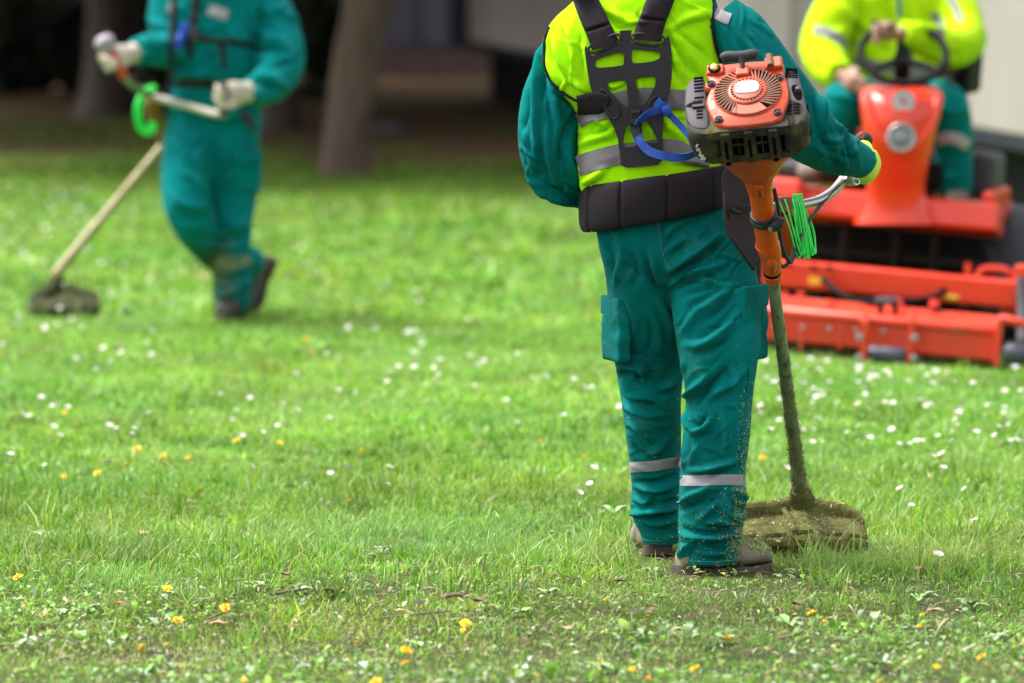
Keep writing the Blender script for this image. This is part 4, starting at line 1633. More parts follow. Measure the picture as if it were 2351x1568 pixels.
P, r = path([(1330, 70, 15.11, 0.055), (1285, 180, 15.12, 0.05), (1275, 360, 15.13, 0.042), (1340, 425, 15.28, 0.036), (1430, 430, 15.46, 0.03), (1460, 428, 15.52, 0.03)])
bodyA.tube(P, r, seg=12, n=18)
P, r = path([(1640, 40, 15.08, 0.055), (1773, 197, 15.06, 0.05), (1838, 290, 15.08, 0.042), (1905, 340, 15.17, 0.036), (1970, 364, 15.28, 0.027), (1990, 380, 15.33, 0.024)])
bodyA.tube(P, r, seg=12, n=18)
headA = W(1492, -205, 15.16)
fA, sA = head_shape(bodyA, headA, (-0.15, 1.0))
V, L, S = union(bodyA, 0.012, 3)
personA = link('person', npmesh('person', V, L, S), M_skin)
tag(personA, LAB_A, 'person')
hair_cap(headA, fA, personA)

# ---- jacket
jk = MB()
TOR = [(1420, 1580, -75, 15.09, 0.07), (1385, 1605, -45, 15.09, 0.085), (1330, 1640, -8, 15.08, 0.10), (1285, 1650, 50, 15.08, 0.112), (1272, 1652, 120, 15.08, 0.12), (1290, 1655, 180, 15.08, 0.122),
       (1320, 1655, 240, 15.09, 0.118), (1335, 1655, 320, 15.09, 0.115), (1342, 1655, 400, 15.09, 0.118), (1355, 1658, 470, 15.09, 0.122)]
jk.rings(hloft(TOR, m=50))
P, r = path([(1318, 88, 15.11, 0.060), (1296, 135, 15.115, 0.068), (1272, 200, 15.115, 0.074), (1260, 280, 15.11, 0.079), (1264, 350, 15.12, 0.080), (1288, 402, 15.16, 0.075), (1340, 424, 15.28, 0.064), (1405, 430, 15.40, 0.052), (1436, 430, 15.45, 0.046)])
jk.tube(P, r, seg=26, n=50)
P, r = path([(1650, 45, 15.085, 0.070), (1700, 92, 15.07, 0.082), (1765, 185, 15.055, 0.084), (1812, 250, 15.06, 0.084), (1848, 298, 15.085, 0.080), (1900, 338, 15.16, 0.066), (1945, 358, 15.23, 0.054), (1976, 368, 15.29, 0.040)])
jk.tube(P, r, seg=26, n=50)
stA = ST(Z3,
         ([(655, -60), (672, 60), (690, 220), (725, 370)], 9, 0.011), ([(725, 370), (800, 385), (880, 372)], 8, 0.007),
         ([(840, 150), (868, 250), (950, 330)], 8, 0.010), ([(950, 335), (925, 430), (950, 540), (1000, 615)], 8, -0.013),
         ([(960, 190), (1000, 260), (1060, 380)], 8, 0.006), ([(770, 470), (860, 520), (960, 560)], 9, -0.005),
         ([(880, 640), (905, 560), (900, 450)], 8, 0.006), ([(1000, 470), (960, 560), (1000, 612)], 7, 0.008), ([(760, 350), (820, 470), (900, 640)], 12, 0.006),
         ([(560, 350), (640, 470), (760, 560)], 14, 0.005), ([(480, 100), (560, 300), (600, 440)], 12, -0.005))
stA += [([(1672, 20), (1705, 90), (1760, 150)], 9, 0.008), ([(1690, 10), (1742, 90), (1800, 175)], 10, -0.006), ([(1655, 90), (1675, 130), (1690, 160)], 8, 0.008),
        ([(1720, 5), (1800, 120), (1862, 215)], 10, 0.005), ([(1880, 235), (1905, 285), (1920, 300)], 8, 0.007), ([(1860, 330), (1890, 360), (1935, 375)], 8, -0.006)]
stA += ST(Z2,
          ([(240, 220), (175, 480), (160, 800), (170, 1180)], 10, 0.009), ([(290, 560), (400, 700), (475, 745)], 10, -0.012), ([(310, 610), (345, 650), (430, 660)], 8, 0.011),
          ([(270, 560), (300, 760), (330, 900)], 11, 0.010), ([(460, 760), (350, 960), (330, 1180)], 12, -0.009), ([(70, 1190), (200, 1330), (470, 1430)], 10, 0.009),
          ([(60, 900), (110, 1010), (150, 1200)], 9, 0.007), ([(230, 900), (250, 1080), (310, 1280)], 10, 0.008), ([(240, 1290), (350, 1350), (490, 1400)], 9, -0.008),
          ([(110, 650), (100, 800), (70, 950)], 9, -0.005), ([(210, 420), (225, 560), (200, 700)], 9, -0.006), ([(380, 1000), (400, 1150), (470, 1290)], 11, 0.008))
stA += small_creases([(1200, 1330, 180, 460, 26, 75, 25), (1660, 1780, 20, 200, 14, 55, 25), (1840, 1970, 270, 390, 16, -60, 35), (1200, 1330, 400, 470, 8, 25, 20)], 6)
jacketA, JV, JL, JS = cloth('jacket', jk, M_teal, personA, 0.0055, stA, wr=((11.0, 0.006), (28.0, 0.0016)), smooth_it=6)
# cuff with press studs
wc = W(1976, 369, 15.285)
wd = W(1985, 374, 15.31) - W(1955, 361, 15.25)
wd /= np.linalg.norm(wd)
cf = MB().tube([wc - wd * 0.028, wc - wd * 0.01, wc + wd * 0.012], [0.047, 0.046, 0.043], seg=24, n=7)
cuffA, *_ = cloth('cuff', cf, M_teal, jacketA, 0.004, wr=((30.0, 0.004),), smooth_it=3)
for (zx, zy) in ((1092, 532), (1045, 645)):
    u, v = Z3(zx, zy)
    c = W(u, v, 15.235)
    MB().lathe([(0.0, 0.004), (0.005, 0.0035), (0.0062, 0.001), (0.0062, -0.006)], c, R=R3(rx=90, rz=25), seg=12).build('press_stud', M_buckle, cuffA)
# collar
cl = MB().rings([W(1497, -78, 15.09) + np.array([0.085 * math.cos(t), 0.075 * math.sin(t), 0]) * s + np.array([0, 0, z]) for s, z, t in []] or
                [np.array([W(1497, -78, 15.09) + np.array([0.088 * k * math.cos(t), 0.078 * k * math.sin(t), z]) for t in np.linspace(0, 2 * math.pi, 24, endpoint=False)]) for k, z in ((1.0, -0.03), (0.95, 0.0), (0.9, 0.03))], caps=False)
co = cl.build('collar', M_teal, jacketA, smooth=80)
co.modifiers.new('t', 'SOLIDIFY').thickness = 0.006

# ---- vest
vs = MB()
VEST = [(1425, 1575, -70, 15.09, 0.075), (1385, 1603, -42, 15.09, 0.095), (1330, 1636, -5, 15.08, 0.118), (1264, 1641, 58, 15.08, 0.132), (1249, 1650, 120, 15.08, 0.139), (1255, 1660, 175, 15.08, 0.139),
        (1285, 1664, 213, 15.085, 0.136), (1324, 1666, 262, 15.09, 0.133), (1328, 1664, 320, 15.09, 0.131), (1325, 1660, 385, 15.09, 0.132), (1336, 1658, 430, 15.09, 0.132), (1345, 1656, 462, 15.09, 0.130)]
vs.rings(hloft(VEST, m=60, pw=2.35))
stV = ST(Z2,
         ([(1090, 200), (1160, 290), (1230, 400), (1300, 500)], 11, 0.010), ([(1080, 205), (1200, 130), (1360, 90)], 12, 0.010), ([(1110, 330), (1140, 420), (1200, 560)], 10, 0.007),
         ([(1120, 230), (1260, 300), (1380, 420)], 9, -0.007), ([(640, 80), (700, 160), (760, 200)], 9, -0.006), ([(650, 60), (760, 130), (860, 170)], 9, 0.006),
         ([(300, 260), (330, 400), (400, 560)], 11, 0.009), ([(380, 180), (420, 330), (440, 500)], 10, 0.007), ([(260, 330), (270, 430), (330, 540)], 9, -0.006),
         ([(470, 260), (480, 400), (500, 560)], 8, -0.006), ([(410, 560), (470, 600), (530, 640)], 8, 0.006),
         ([(500, 860), (600, 830), (700, 900)], 10, 0.009), ([(480, 920), (600, 920), (720, 860)], 9, -0.007), ([(470, 1010), (600, 960), (730, 920)], 9, 0.007), ([(500, 1290), (560, 1240), (640, 1190)], 8, 0.008),
         ([(470, 1250), (500, 1330), (500, 1390)], 7, 0.007), ([(1120, 1120), (1250, 1125), (1400, 1160)], 7, 0.007), ([(1060, 850), (1100, 900), (1180, 960)], 9, 0.007),
         ([(1130, 650), (1150, 720), (1140, 760)], 6, 0.005), ([(880, 560), (890, 620), (905, 690)], 6, 0.006), ([(670, 580), (700, 600), (780, 570)], 6, 0.005), ([(940, 850), (960, 900), (990, 980)], 7, 0.006))
stV += small_creases([(1260, 1340, 60, 220, 12, 70, 25), (1520, 1640, 20, 330, 20, 50, 35), (1330, 1430, 250, 460, 16, -20, 30), (1380, 1480, 10, 70, 8, 40, 40)], 7)
vestA, VV, VL, VS = cloth('safety_vest', vs, M_hivis, personA, 0.0055, stV, wr=((10.0, 0.006), (26.0, 0.0025)), smooth_it=6)
bvV = bvh_of((VV, VL, VS))
bvJ = bvh_of((VV, VL, VS), (JV, JL, JS))
# black piping round the armholes
for pts in ([(1262, 62), (1251, 90), (1249, 130), (1251, 155), (1268, 190), (1300, 218), (1324, 232)], [(1636, -20), (1637, 40), (1642, 95), (1650, 130), (1660, 155)]):
    P = catmull(np.array(pts, float), 26)
    ys = [hitY(bvJ, a + 1, b, None) for a, b in P]
    ok = [y for y in ys if y is not None]
    md = float(np.median(ok))
    ys = [y if y is not None else md for y in ys]
    ys = np.convolve(np.pad(ys, 2, mode='edge'), np.ones(5) / 5, 'valid')
    MB().tube([W(a, b, y - 0.003) for (a, b), y in zip(P, ys)], 0.0042, seg=8).build('piping', M_neop, vestA)
# reflective stripes of the vest
for mid, wid in (([Z2(*p) for p in ((452, 842), (520, 800), (640, 770))], [36, 38, 40]),
                 ([Z2(*p) for p in ((640, 745), (760, 705), (880, 685), (960, 680), (1080, 690), (1200, 697), (1330, 690))], [44, 46, 46, 46, 46, 46, 44]),
                 ([Z2(*p) for p in ((446, 1162), (530, 1130), (640, 1100), (760, 1072), (900, 1055), (1050, 1035), (1150, 1045), (1240, 1085), (1380, 1110))], [46, 47, 47, 47, 46, 45, 45, 42, 40])):
    drape(bvV, mid, wid, 44, 9, off=0.005, thick=0.002, sm=3).build('reflective_stripe', M_reflect, vestA, smooth=50)
# shoulder tape of the jacket
drape(bvJ, [(1641, 28), (1660, 38), (1676, 44)], [27, 27, 27], 10, 7, off=0.002, thick=0.002, sm=2).build('reflective_tape', M_reflect_l, jacketA, smooth=60)

# ---- trousers
tr = MB()
tr.rings(hloft([(1352, 1664, 425, 15.09, 0.115), (1358, 1672, 460, 15.09, 0.122), (1368, 1692, 510, 15.09, 0.13), (1375, 1714, 560, 15.085, 0.135), (1386, 1728, 605, 15.08, 0.128), (1400, 1728, 640, 15.08, 0.10), (1420, 1715, 665, 15.08, 0.06)], m=30, pw=2.3))
tr.rings(hloft([(1375, 1530, 540, 15.09, 0.10), (1386, 1540, 600, 15.09, 0.115), (1394, 1545, 650, 15.095, 0.112), (1398, 1556, 710, 15.12, 0.105), (1405, 1566, 790, 15.16, 0.098), (1416, 1568, 860, 15.19, 0.092),
                (1428, 1562, 930, 15.21, 0.088), (1438, 1563, 1000, 15.25, 0.085), (1446, 1564, 1065, 15.285, 0.082), (1451, 1564, 1120, 15.31, 0.081), (1447, 1563, 1165, 15.325, 0.084), (1457, 1562, 1200, 15.335, 0.080),
                (1469, 1560, 1225, 15.345, 0.075), (1474, 1559, 1246, 15.35, 0.074)], m=70))
tr.rings(hloft([(1530, 1712, 540, 15.08, 0.11), (1532, 1732, 600, 15.075, 0.122), (1532, 1742, 650, 15.05, 0.116), (1540, 1747, 700, 15.02, 0.108), (1553, 1746, 780, 14.985, 0.098), (1562, 1737, 840, 14.975, 0.092),
                (1574, 1729, 905, 14.985, 0.092), (1571, 1723, 970, 14.975, 0.090), (1565, 1715, 1040, 14.97, 0.087), (1562, 1708, 1095, 14.965, 0.084), (1560, 1714, 1150, 14.96, 0.088), (1559, 1706, 1200, 14.96, 0.083),
                (1560, 1700, 1245, 14.96, 0.080), (1560, 1692, 1292, 14.96, 0.080)], m=70))
stT = ST(Z4,
         ([(705, 150), (720, 350), (745, 520), (785, 690)], 5, -0.006), ([(690, 170), (702, 350), (728, 530)], 5, 0.004),
         ([(800, 760), (880, 690), (1000, 620), (1220, 450)], 10, -0.012), ([(805, 830), (900, 755), (1080, 700), (1250, 640)], 10, 0.012), ([(810, 850), (920, 780), (1060, 735), (1200, 745)], 8, -0.010),
         ([(780, 690), (900, 610), (1080, 500), (1240, 400)], 12, 0.010), ([(740, 420), (820, 330), (960, 250)], 12, 0.006), ([(760, 540), (850, 470), (950, 420)], 9, 0.006),
         ([(1340, 830), (1170, 950), (1010, 1060), (900, 1220)], 13, 0.010), ([(1330, 860), (1200, 1010), (1080, 1110)], 11, -0.008), ([(1370, 1050), (1230, 1210), (1080, 1310), (930, 1320)], 13, 0.011),
         ([(1310, 1180), (1200, 1310), (1040, 1400)], 11, -0.009), ([(1000, 700), (1150, 800), (1330, 830)], 9, 0.007), ([(900, 900), (1050, 860), (1250, 780)], 10, -0.006),
         ([(320, 330), (400, 560), (330, 800)], 13, 0.007), ([(450, 540), (520, 700), (480, 850)], 13, -0.007), ([(640, 560), (680, 720), (740, 820)], 11, 0.007), ([(560, 520), (640, 720), (720, 900)], 12, -0.006),
         ([(250, 400), (300, 600), (310, 800)], 10, -0.006), ([(430, 900), (500, 1100), (470, 1250)], 14, 0.006), ([(600, 1100), (640, 1250), (600, 1400)], 14, -0.007), ([(700, 950), (780, 1100), (830, 1300)], 12, 0.007),
         ([(360, 1470), (470, 1440), (560, 1460), (570, 1530)], 9, 0.014), ([(400, 1500), (500, 1490), (540, 1560)], 8, -0.012), ([(190, 320), (230, 430), (260, 520)], 8, 0.006))
stT += ST(Z5,
          ([(558, 330), (625, 255), (690, 195)], 10, 0.012), ([(560, 400), (590, 490), (622, 548)], 9, 0.011), ([(622, 548), (680, 520), (730, 465)], 9, 0.011), ([(620, 370), (700, 260), (860, 110)], 13, -0.013),
          ([(600, 470), (650, 500), (700, 440)], 9, -0.009), ([(860, 100), (880, 180), (870, 260)], 9, 0.008), ([(740, 300), (850, 230), (960, 120)], 12, 0.008), ([(800, 360), (830, 520), (825, 700)], 10, 0.005),
          ([(640, 640), (620, 700), (590, 760)], 10, 0.006), ([(600, 800), (700, 795), (800, 765), (900, 730)], 10, 0.012), ([(700, 830), (800, 790), (860, 780)], 8, -0.010), ([(540, 620), (560, 700), (550, 780)], 8, 0.005),
          ([(530, 1020), (620, 960), (760, 905)], 10, 0.010), ([(530, 1060), (640, 1010), (790, 980)], 9, -0.008), ([(650, 1130), (720, 1060), (760, 1010)], 9, 0.008), ([(690, 1140), (780, 1130), (880, 1150)], 9, 0.011),
          ([(560, 1180), (680, 1215), (810, 1200), (900, 1170)], 9, -0.017), ([(540, 1215), (660, 1235), (800, 1230), (900, 1205)], 9, 0.014), ([(530, 1390), (570, 1310), (640, 1240)], 10, 0.011), ([(700, 1250), (760, 1300), (860, 1330)], 10, -0.009),
          ([(640, 1330), (740, 1350), (850, 1330)], 9, 0.008), ([(880, 920), (930, 960), (960, 1000)], 9, 0.010), ([(860, 980), (920, 1040), (960, 1060)], 8, -0.010), ([(840, 1080), (900, 1110), (950, 1100)], 8, 0.010),
          # far leg
          ([(120, 140), (210, 82), (285, 110), (290, 190)], 9, 0.016), ([(180, 150), (250, 140), (270, 190)], 8, -0.014), ([(150, 220), (210, 300), (330, 330)], 10, 0.010), ([(200, 330), (300, 345), (380, 385)], 9, -0.014),
          ([(170, 370), (280, 410), (400, 430)], 10, 0.012), ([(420, 250), (480, 200), (545, 90)], 10, 0.010), ([(400, 300), (470, 260), (530, 180)], 9, -0.008), ([(180, 480), (260, 520), (330, 600)], 10, 0.008),
          ([(300, 690), (370, 660), (460, 560)], 10, 0.009), ([(220, 620), (270, 680), (370, 700)], 9, -0.008), ([(260, 900), (370, 915), (470, 880), (530, 840)], 9, 0.013), ([(250, 870), (360, 870), (480, 830)], 8, -0.010),
          ([(190, 1085), (290, 1065), (400, 1045), (500, 1050)], 9, 0.016), ([(330, 1085), (420, 1075), (510, 1085)], 8, -0.016), ([(280, 1110), (380, 1135), (500, 1125)], 9, 0.012), ([(290, 1170), (380, 1200), (500, 1190)], 9, -0.007),
          ([(230, 980), (300, 1010), (340, 960)], 8, 0.009), ([(400, 980), (450, 960), (510, 955)], 8, 0.008))
stT += small_creases([(1390, 1540, 500, 820, 16, 70, 30), (1545, 1735, 500, 830, 20, -32, 22), (1425, 1560, 840, 1050, 16, 15, 25), (1570, 1725, 840, 1090, 18, -15, 30), (1450, 1560, 1080, 1240, 14, 3, 18), (1562, 1700, 1110, 1285, 18, 2, 22), (1535, 1600, 620, 780, 8, -50, 20)], 5)
trousersA, TV, TL, TS = cloth('trousers', tr, M_teal_d, personA, 0.0052, stT, wr=((9.0, 0.0035), (24.0, 0.0014)), smooth_it=6)
bvT = bvh_of((TV, TL, TS))
# reflective bands round the shins
for mid, wid in (([Z5(200, 779), (1450, 1073), (1500, 1070), (1540, 1063), Z5(540, 741)], [24, 24, 24, 24, 24]), ([Z5(526, 860), Z5(620, 862), Z5(740, 858), Z5(850, 856), Z5(948, 858)], [24.5, 24.5, 24.5, 24.5, 24.5])):
    drape(bvT, mid, wid, 36, 7, off=0.004, thick=0.0022, sm=3, cross_dir=(0.02, 1)).build('reflective_band', M_reflect_l, trousersA, smooth=50)


def pocket(c, t, h, wdt, thk, n_out, parent, flap=0.3, folds=0.004):
    """Bellows pocket with flap; t horizontal direction, n_out outward normal."""
    t, n_out = np.array(t, float), np.array(n_out, float)
    t /= np.linalg.norm(t)
    n_out /= np.linalg.norm(n_out)
    Rm = np.stack([t, n_out, np.array([0, 0, 1.0])], 1)
    b = MB().box(c, (wdt, thk, h), Rm)
    o, V, L, S = cloth('pocket', b, M_teal_d, parent, 0.005, wr=((18.0, folds * 2.2), (40.0, 0.003)), smooth_it=9)
    cf_ = np.array(c) + np.array([0, 0, h * (0.5 - flap / 2) + 0.006]) + n_out * (thk * 0.32)
    f = MB().box(cf_, (wdt * 1.05, thk * 0.55, h * flap), Rm)
    o2, *_ = cloth('pocket_flap', f, M_teal_d, o, 0.004, wr=((26.0, 0.003),), smooth_it=3)
    return o


pocket(W(1709, 742, 14.995) + np.array([0.016, -0.004, 0]), (0.42, 0.9, 0), 0.19, 0.15, 0.034, (0.90, -0.42, 0), trousersA)
pocket(W(1418, 757, 15.09) + np.array([-0.004, 0.0, 0]), (0.30, -0.95, 0), 0.165, 0.14, 0.034, (-0.95, -0.30, 0), trousersA)
# seams: raised double stitching down the outside of the near leg
P = catmull(np.array([Z5(1000, 60), Z5(995, 200), Z5(970, 420), Z5(950, 600), Z5(938, 760)], float), 40)
ys = [hitY(bvT, a - 6, b) for a, b in P]
ys = [y if y is not None else 14.98 for y in ys]
MB().tube([W(a - 5, b, y - 0.001) for (a, b), y in zip(P, ys)], 0.0028, seg=6).build('seam', M_teal_d, trousersA)
# stitching drawn over the trousers: centre seam, pocket edges, hems
def stitch(bv, pts, name, mat, parent, r=0.0011, off=0.0012, n=40, back=14.98):
    P = catmull(np.array(pts, float), n)
    ys = [hitY(bv, a, b) for a, b in P]
    ys = [y if y is not None else back for y in ys]
    return MB().tube([W(a, b, y - off) for (a, b), y in zip(P, ys)], r, seg=5).build(name, mat, parent)


for pts in ([Z4(*q) for q in ((706, 168), (722, 350), (748, 520), (788, 690))], [Z4(*q) for q in ((688, 168), (704, 350), (730, 520), (768, 680))], [(1562, 1284), (1600, 1289), (1650, 1289), (1688, 1286)], [(1476, 1239), (1515, 1242), (1555, 1240)],
            [Z5(528, 834), Z5(640, 832), Z5(800, 826), Z5(940, 830)], [Z5(530, 892), Z5(640, 894), Z5(800, 890), Z5(945, 890)]):
    stitch(bvT, pts, 'stitching', M_thread, trousersA)
# ---- boots
hR = W(1553, 1326, 14.93)
bootR, BV, BN = boot(personA, (hR[0], 14.93, float(gz(hR[0], 14.93)) - 0.006), math.radians(24), 0.0, 0.93)
hL = W(1515, 1290, 15.27)
boot(personA, (hL[0], 15.30, float(gz(hL[0], 15.30)) + 0.004), math.radians(96), math.radians(6), 0.98)
# ---- gloves
glove_hand(personA, 'glove', W(1984, 362, 15.30), W(2000, 388, 15.375), (0.25, 0.0, 1.0), W(1964, 372, 15.385), 0.019, W(1987, 312, 15.39) - W(1942, 412, 15.355), (M_glove_y, M_glove_b), thick=1.02)
glove_hand(personA, 'glove', W(1440, 430, 15.46), W(1470, 432, 15.53), (0.0, 0.3, 1.0), W(1480, 425, 15.57), 0.019, (0.2, 0.1, 1.0), (M_glove_y, M_glove_b), thick=1.0)

# ---- harness
hns = MB()
th = np.linspace(0, 2 * math.pi, 400, endpoint=False)
beltc = W(1504, 430, 15.09)
a0, a1 = W(1346, 478, 15.09), W(1660, 424, 15.09)
slope = (a1[2] - a0[2]) / (a1[0] - a0[0])
cxb = (a0[0] + a1[0]) / 2 + 0.003
rxb = (a1[0] - a0[0]) / 2 + 0.006
zmid = (a0[2] + a1[2]) / 2
rgs = []
for q in np.linspace(0, 2 * math.pi, 14, endpoint=False):
    hw = 0.058
    zz = hw * np.sign(math.sin(q)) * abs(math.sin(q)) ** 0.6
    tt = 0.014 * math.cos(q)
    row = []
    for t in th:
        xx = math.cos(t)
        # quilted seams at the back
        u_ = UW / 2 + FU * (cxb + rxb * xx) / 14.95
        dq = sum(math.exp(-((u_ - us) / 3.0) ** 2) for us in (1364, 1436, 1526, 1625)) if math.sin(t) < 0 else 0
        k = tt * (1 - 0.5 * dq) + 0.004
        dyb = 0.150
        wide = 1.0 + 0.10 * math.sin(t + 0.6) * (math.sin(t) < 0) * -1
        row.append((cxb + (rxb + k) * np.sign(xx) * abs(xx) ** 0.9, 15.09 + (dyb + k) * np.sign(math.sin(t)) * abs(math.sin(t)) ** 0.9, zmid + slope * rxb * xx + zz * wide - 0.004 * dq * np.sign(zz)))
    rgs.append(np.array(row))
# rings run round the cross-section: close both ways
nb_, nt_ = len(rgs), len(th)
F = []
for i in range(nb_):
    for k in range(nt_):
        F.append((i * nt_ + k, i * nt_ + (k + 1) % nt_, ((i + 1) % nb_) * nt_ + (k + 1) % nt_, ((i + 1) % nb_) * nt_ + k))
harness = MB().add(np.vstack(rgs), F).build('harness', M_neop, personA, smooth=80)
tag(harness, 'black padded hip belt and harness with grey back plate')
# plate on the back: a smooth sheet fitted to the vest
smp = [(a, b, hitY(bvV, a, b)) for a in range(1345, 1545, 12) for b in range(70, 385, 14)]
A_ = np.array([(1, a / 1000, b / 1000, (a / 1000) ** 2, (b / 1000) ** 2, a * b / 1e6) for a, b, y in smp if y])
cf_, *_ = np.linalg.lstsq(A_, np.array([y for a, b, y in smp if y]), rcond=None)


def plY(u, v):
    return float(np.dot(cf_, (1, u / 1000, v / 1000, (u / 1000) ** 2, (v / 1000) ** 2, u * v / 1e6)))


def roundpoly(pts, it=2):
    p = [np.array(q, float) for q in pts]
    for _ in range(it):
        o_ = []
        for i in range(len(p)):
            a, b = p[i], p[(i + 1) % len(p)]
            o_ += [a * 0.75 + b * 0.25, a * 0.25 + b * 0.75]
        p = o_
    return [tuple(q) for q in p]


def zp(pts, it=2):
    return roundpoly([Z2(*q) for q in pts], it)


plate_out = zp([(500, 325), (516, 318), (545, 385), (562, 390), (700, 325), (765, 288), (745, 225), (745, 212), (835, 208), (828, 222), (820, 285), (838, 300), (1035, 328), (1052, 322), (1076, 245), (1092, 255), (1106, 330),
                (1112, 470), (1108, 570), (1080, 690), (1062, 770), (1048, 860), (1045, 1000), (1052, 1145), (900, 1160), (757, 1172), (748, 1080), (735, 970), (712, 905), (690, 862), (670, 830), (640, 760), (560, 650), (540, 600), (516, 460)], 1)
holes = [zp(h, 2) for h in ([(575, 445), (590, 412), (745, 360), (775, 375), (778, 445), (760, 458), (600, 474), (580, 465)], [(830, 355), (850, 344), (1010, 358), (1033, 372), (1022, 422), (850, 444), (832, 430)],
                            [(648, 598), (665, 572), (775, 556), (795, 570), (812, 735), (790, 748), (765, 735)], [(850, 560), (868, 544), (985, 530), (1000, 545), (992, 610), (925, 725), (898, 732), (880, 715)],
                            [(795, 862), (822, 858), (862, 960), (864, 1012), (850, 1020), (775, 1024), (768, 1010)], [(900, 850), (935, 836), (1012, 975), (1010, 1000), (912, 992), (904, 960)])]
OFF = 0.012
pl = MB().prism(plate_out, lambda a, b: W(a, b, plY(a, b) - OFF), lambda a, b: W(a, b, plY(a, b) - OFF - 0.006), holes)
plate = pl.build('back_plate', M_plate, harness, smooth=30, bevel=0.0012)


def strip_loop(pts, w, name, mat, parent):
    """Raised rim following a loop on the plate."""
    P = roundpoly(pts, 3)
    MB().tube([W(a, b, plY(a, b) - OFF - 0.007) for a, b in P], w, seg=8, closed=True, ref=(0, 1, 0)).build(name, mat, parent)


for lp in ([(512, 322), (552, 388), (765, 288), (738, 218)], [(828, 226), (820, 294), (1044, 326), (1074, 244)], [(600, 632), (640, 618), (766, 776), (692, 856)], [(936, 748), (990, 660), (1066, 688), (1044, 764)]):
    strip_loop([Z2(*q) for q in lp], 0.0034, 'strap_slot', M_plate, plate)
# shoulder pads
for le, re in (([(395, -70), (430, 40), (475, 160), (520, 265), (556, 366)], [(565, -70), (605, 0), (655, 100), (700, 190), (742, 276)]), ([(965, -70), (930, 0), (900, 75), (865, 160), (836, 268)], [(1165, -70), (1130, 0), (1100, 90), (1062, 185), (1040, 298)])):
    mid = [Z2((a[0] + b[0]) / 2, (a[1] + b[1]) / 2) for a, b in zip(le, re)]
    wd_ = [math.dist(a, b) * 0.3295 * 0.97 for a, b in zip(le, re)]
    cd = np.array([re[2][0] - le[2][0], re[2][1] - le[2][1]], float)
    cd /= np.linalg.norm(cd)
    yq = mid[3][1] - 12
    drape(bvV, mid, wd_, 48, 15, off=0.009, thick=0.014, puff=0.006, cross_dir=cd, sm=4, quilt=lambda p, y=yq: 1 - 0.65 * math.exp(-((p[1] - y) / 3.0) ** 2)).build('shoulder_pad', M_neop, harness, smooth=70)
# side strap under the left arm
drape(bvJ, [Z2(450, 735), Z2(520, 725), Z2(600, 712), Z2(672, 700)], [44, 48, 52, 30], 24, 11, off=0.008, thick=0.012, puff=0.004, sm=3, cross_dir=(0.10, 1.0)).build('side_strap', M_neop, harness, smooth=70)
# buckle and webbing
bc = W(*Z2(858, 815), plY(*Z2(858, 815)) - OFF - 0.013)
bk = MB().box(bc, (0.030, 0.016, 0.042)).build('buckle', M_buckle, harness, bevel=0.004)
MB().box(bc + np.array([0, -0.009, 0.012]), (0.022, 0.006, 0.008)).box(bc + np.array([0, -0.009, -0.012]), (0.022, 0.006, 0.012)).build('buckle_bar', M_plate, bk, bevel=0.002)


def webbing(pts, w, name, mat, twist=None, lift=None):
    """Free strap: rows u,v,dY off the plate."""
    a = catmull(np.array(pts, float), 40)
    P = np.array([W(p[0], p[1], plY(min(p[0], 1540), p[1]) - OFF - p[2]) for p in a])
    T = np.gradient(P, axis=0)
    T /= np.linalg.norm(T, axis=1)[:, None]
    vd = np.array([0, -1.0, 0.0])
    tw = catmull(np.array(twist if twist else [[0], [0], [0]], float), 40)[:, 0]
    V, F = [], []
    for i in range(40):
        e = np.cross(T[i], vd)
        e /= np.linalg.norm(e) + 1e-9
        q = math.radians(tw[i])
        e2 = e * math.cos(q) + np.cross(T[i], e) * math.sin(q)
        nn = np.cross(T[i], e2)
        for s_, o_ in ((-1, -1), (1, -1), (1, 1), (-1, 1)):
            V.append(P[i] + e2 * s_ * w / 2 + nn * o_ * 0.001)
    for i in range(39):
        for k in range(4):
            F.append((i * 4 + k, i * 4 + (k + 1) % 4, i * 4 + 4 + (k + 1) % 4, i * 4 + 4 + k))
    F += [(0, 1, 2, 3), (156, 157, 158, 159)]
    return MB().add(V, F).build(name, mat, harness, smooth=40)


webbing([(*Z2(848, 850), 0.012), (*Z2(850, 900), 0.02), (*Z2(880, 965), 0.03)], 0.024, 'webbing', M_buckle)
webbing([(*Z2(862, 876), 0.022), (*Z2(915, 815), 0.03), (*Z2(985, 775), 0.034), (*Z2(1068, 765), 0.022)], 0.020, 'blue_webbing', M_bluestrap, [[50], [35], [15], [10]])
webbing([(*Z2(1000, 705), 0.012), (*Z2(1030, 735), 0.022), (*Z2(1072, 770), 0.024)], 0.030, 'blue_webbing', M_bluestrap, [[20], [30], [10]])
webbing([(*Z2(1070, 775), 0.024), (*Z2(1130, 835), 0.03), (*Z2(1195, 905), 0.04), (*Z2(1260, 990), 0.06)], 0.017, 'blue_webbing', M_bluestrap, [[10], [15], [20], [20]])
webbing([(*Z2(870, 950), 0.03), (*Z2(905, 1010), 0.04), (*Z2(980, 1065), 0.05), (*Z2(1130, 1098), 0.055), (*Z2(1230, 1085), 0.07), (*Z2(1330, 1030), 0.10)], 0.023, 'blue_webbing', M_bluestrap, [[15], [25], [-10], [5], [40], [40]])
kc = W(*Z2(1070, 768), plY(*Z2(1070, 768)) - OFF - 0.026)
MB().tube([kc + np.array([-0.006, 0, 0.012]), kc, kc + np.array([0.006, 0, -0.013])], [0.012, 0.015, 0.011], seg=12, n=8, flat=0.7).build('strap_knot', M_bluestrap, harness)

# hip guard: stiff moulded flap hanging at the right hip
hp = [(1655, 388), (1688, 390), (1722, 436), (1740, 500), (1746, 560), (1738, 612), (1729, 624), (1716, 606), (1688, 568), (1668, 536), (1660, 480)]
hpo = roundpoly(hp, 1)


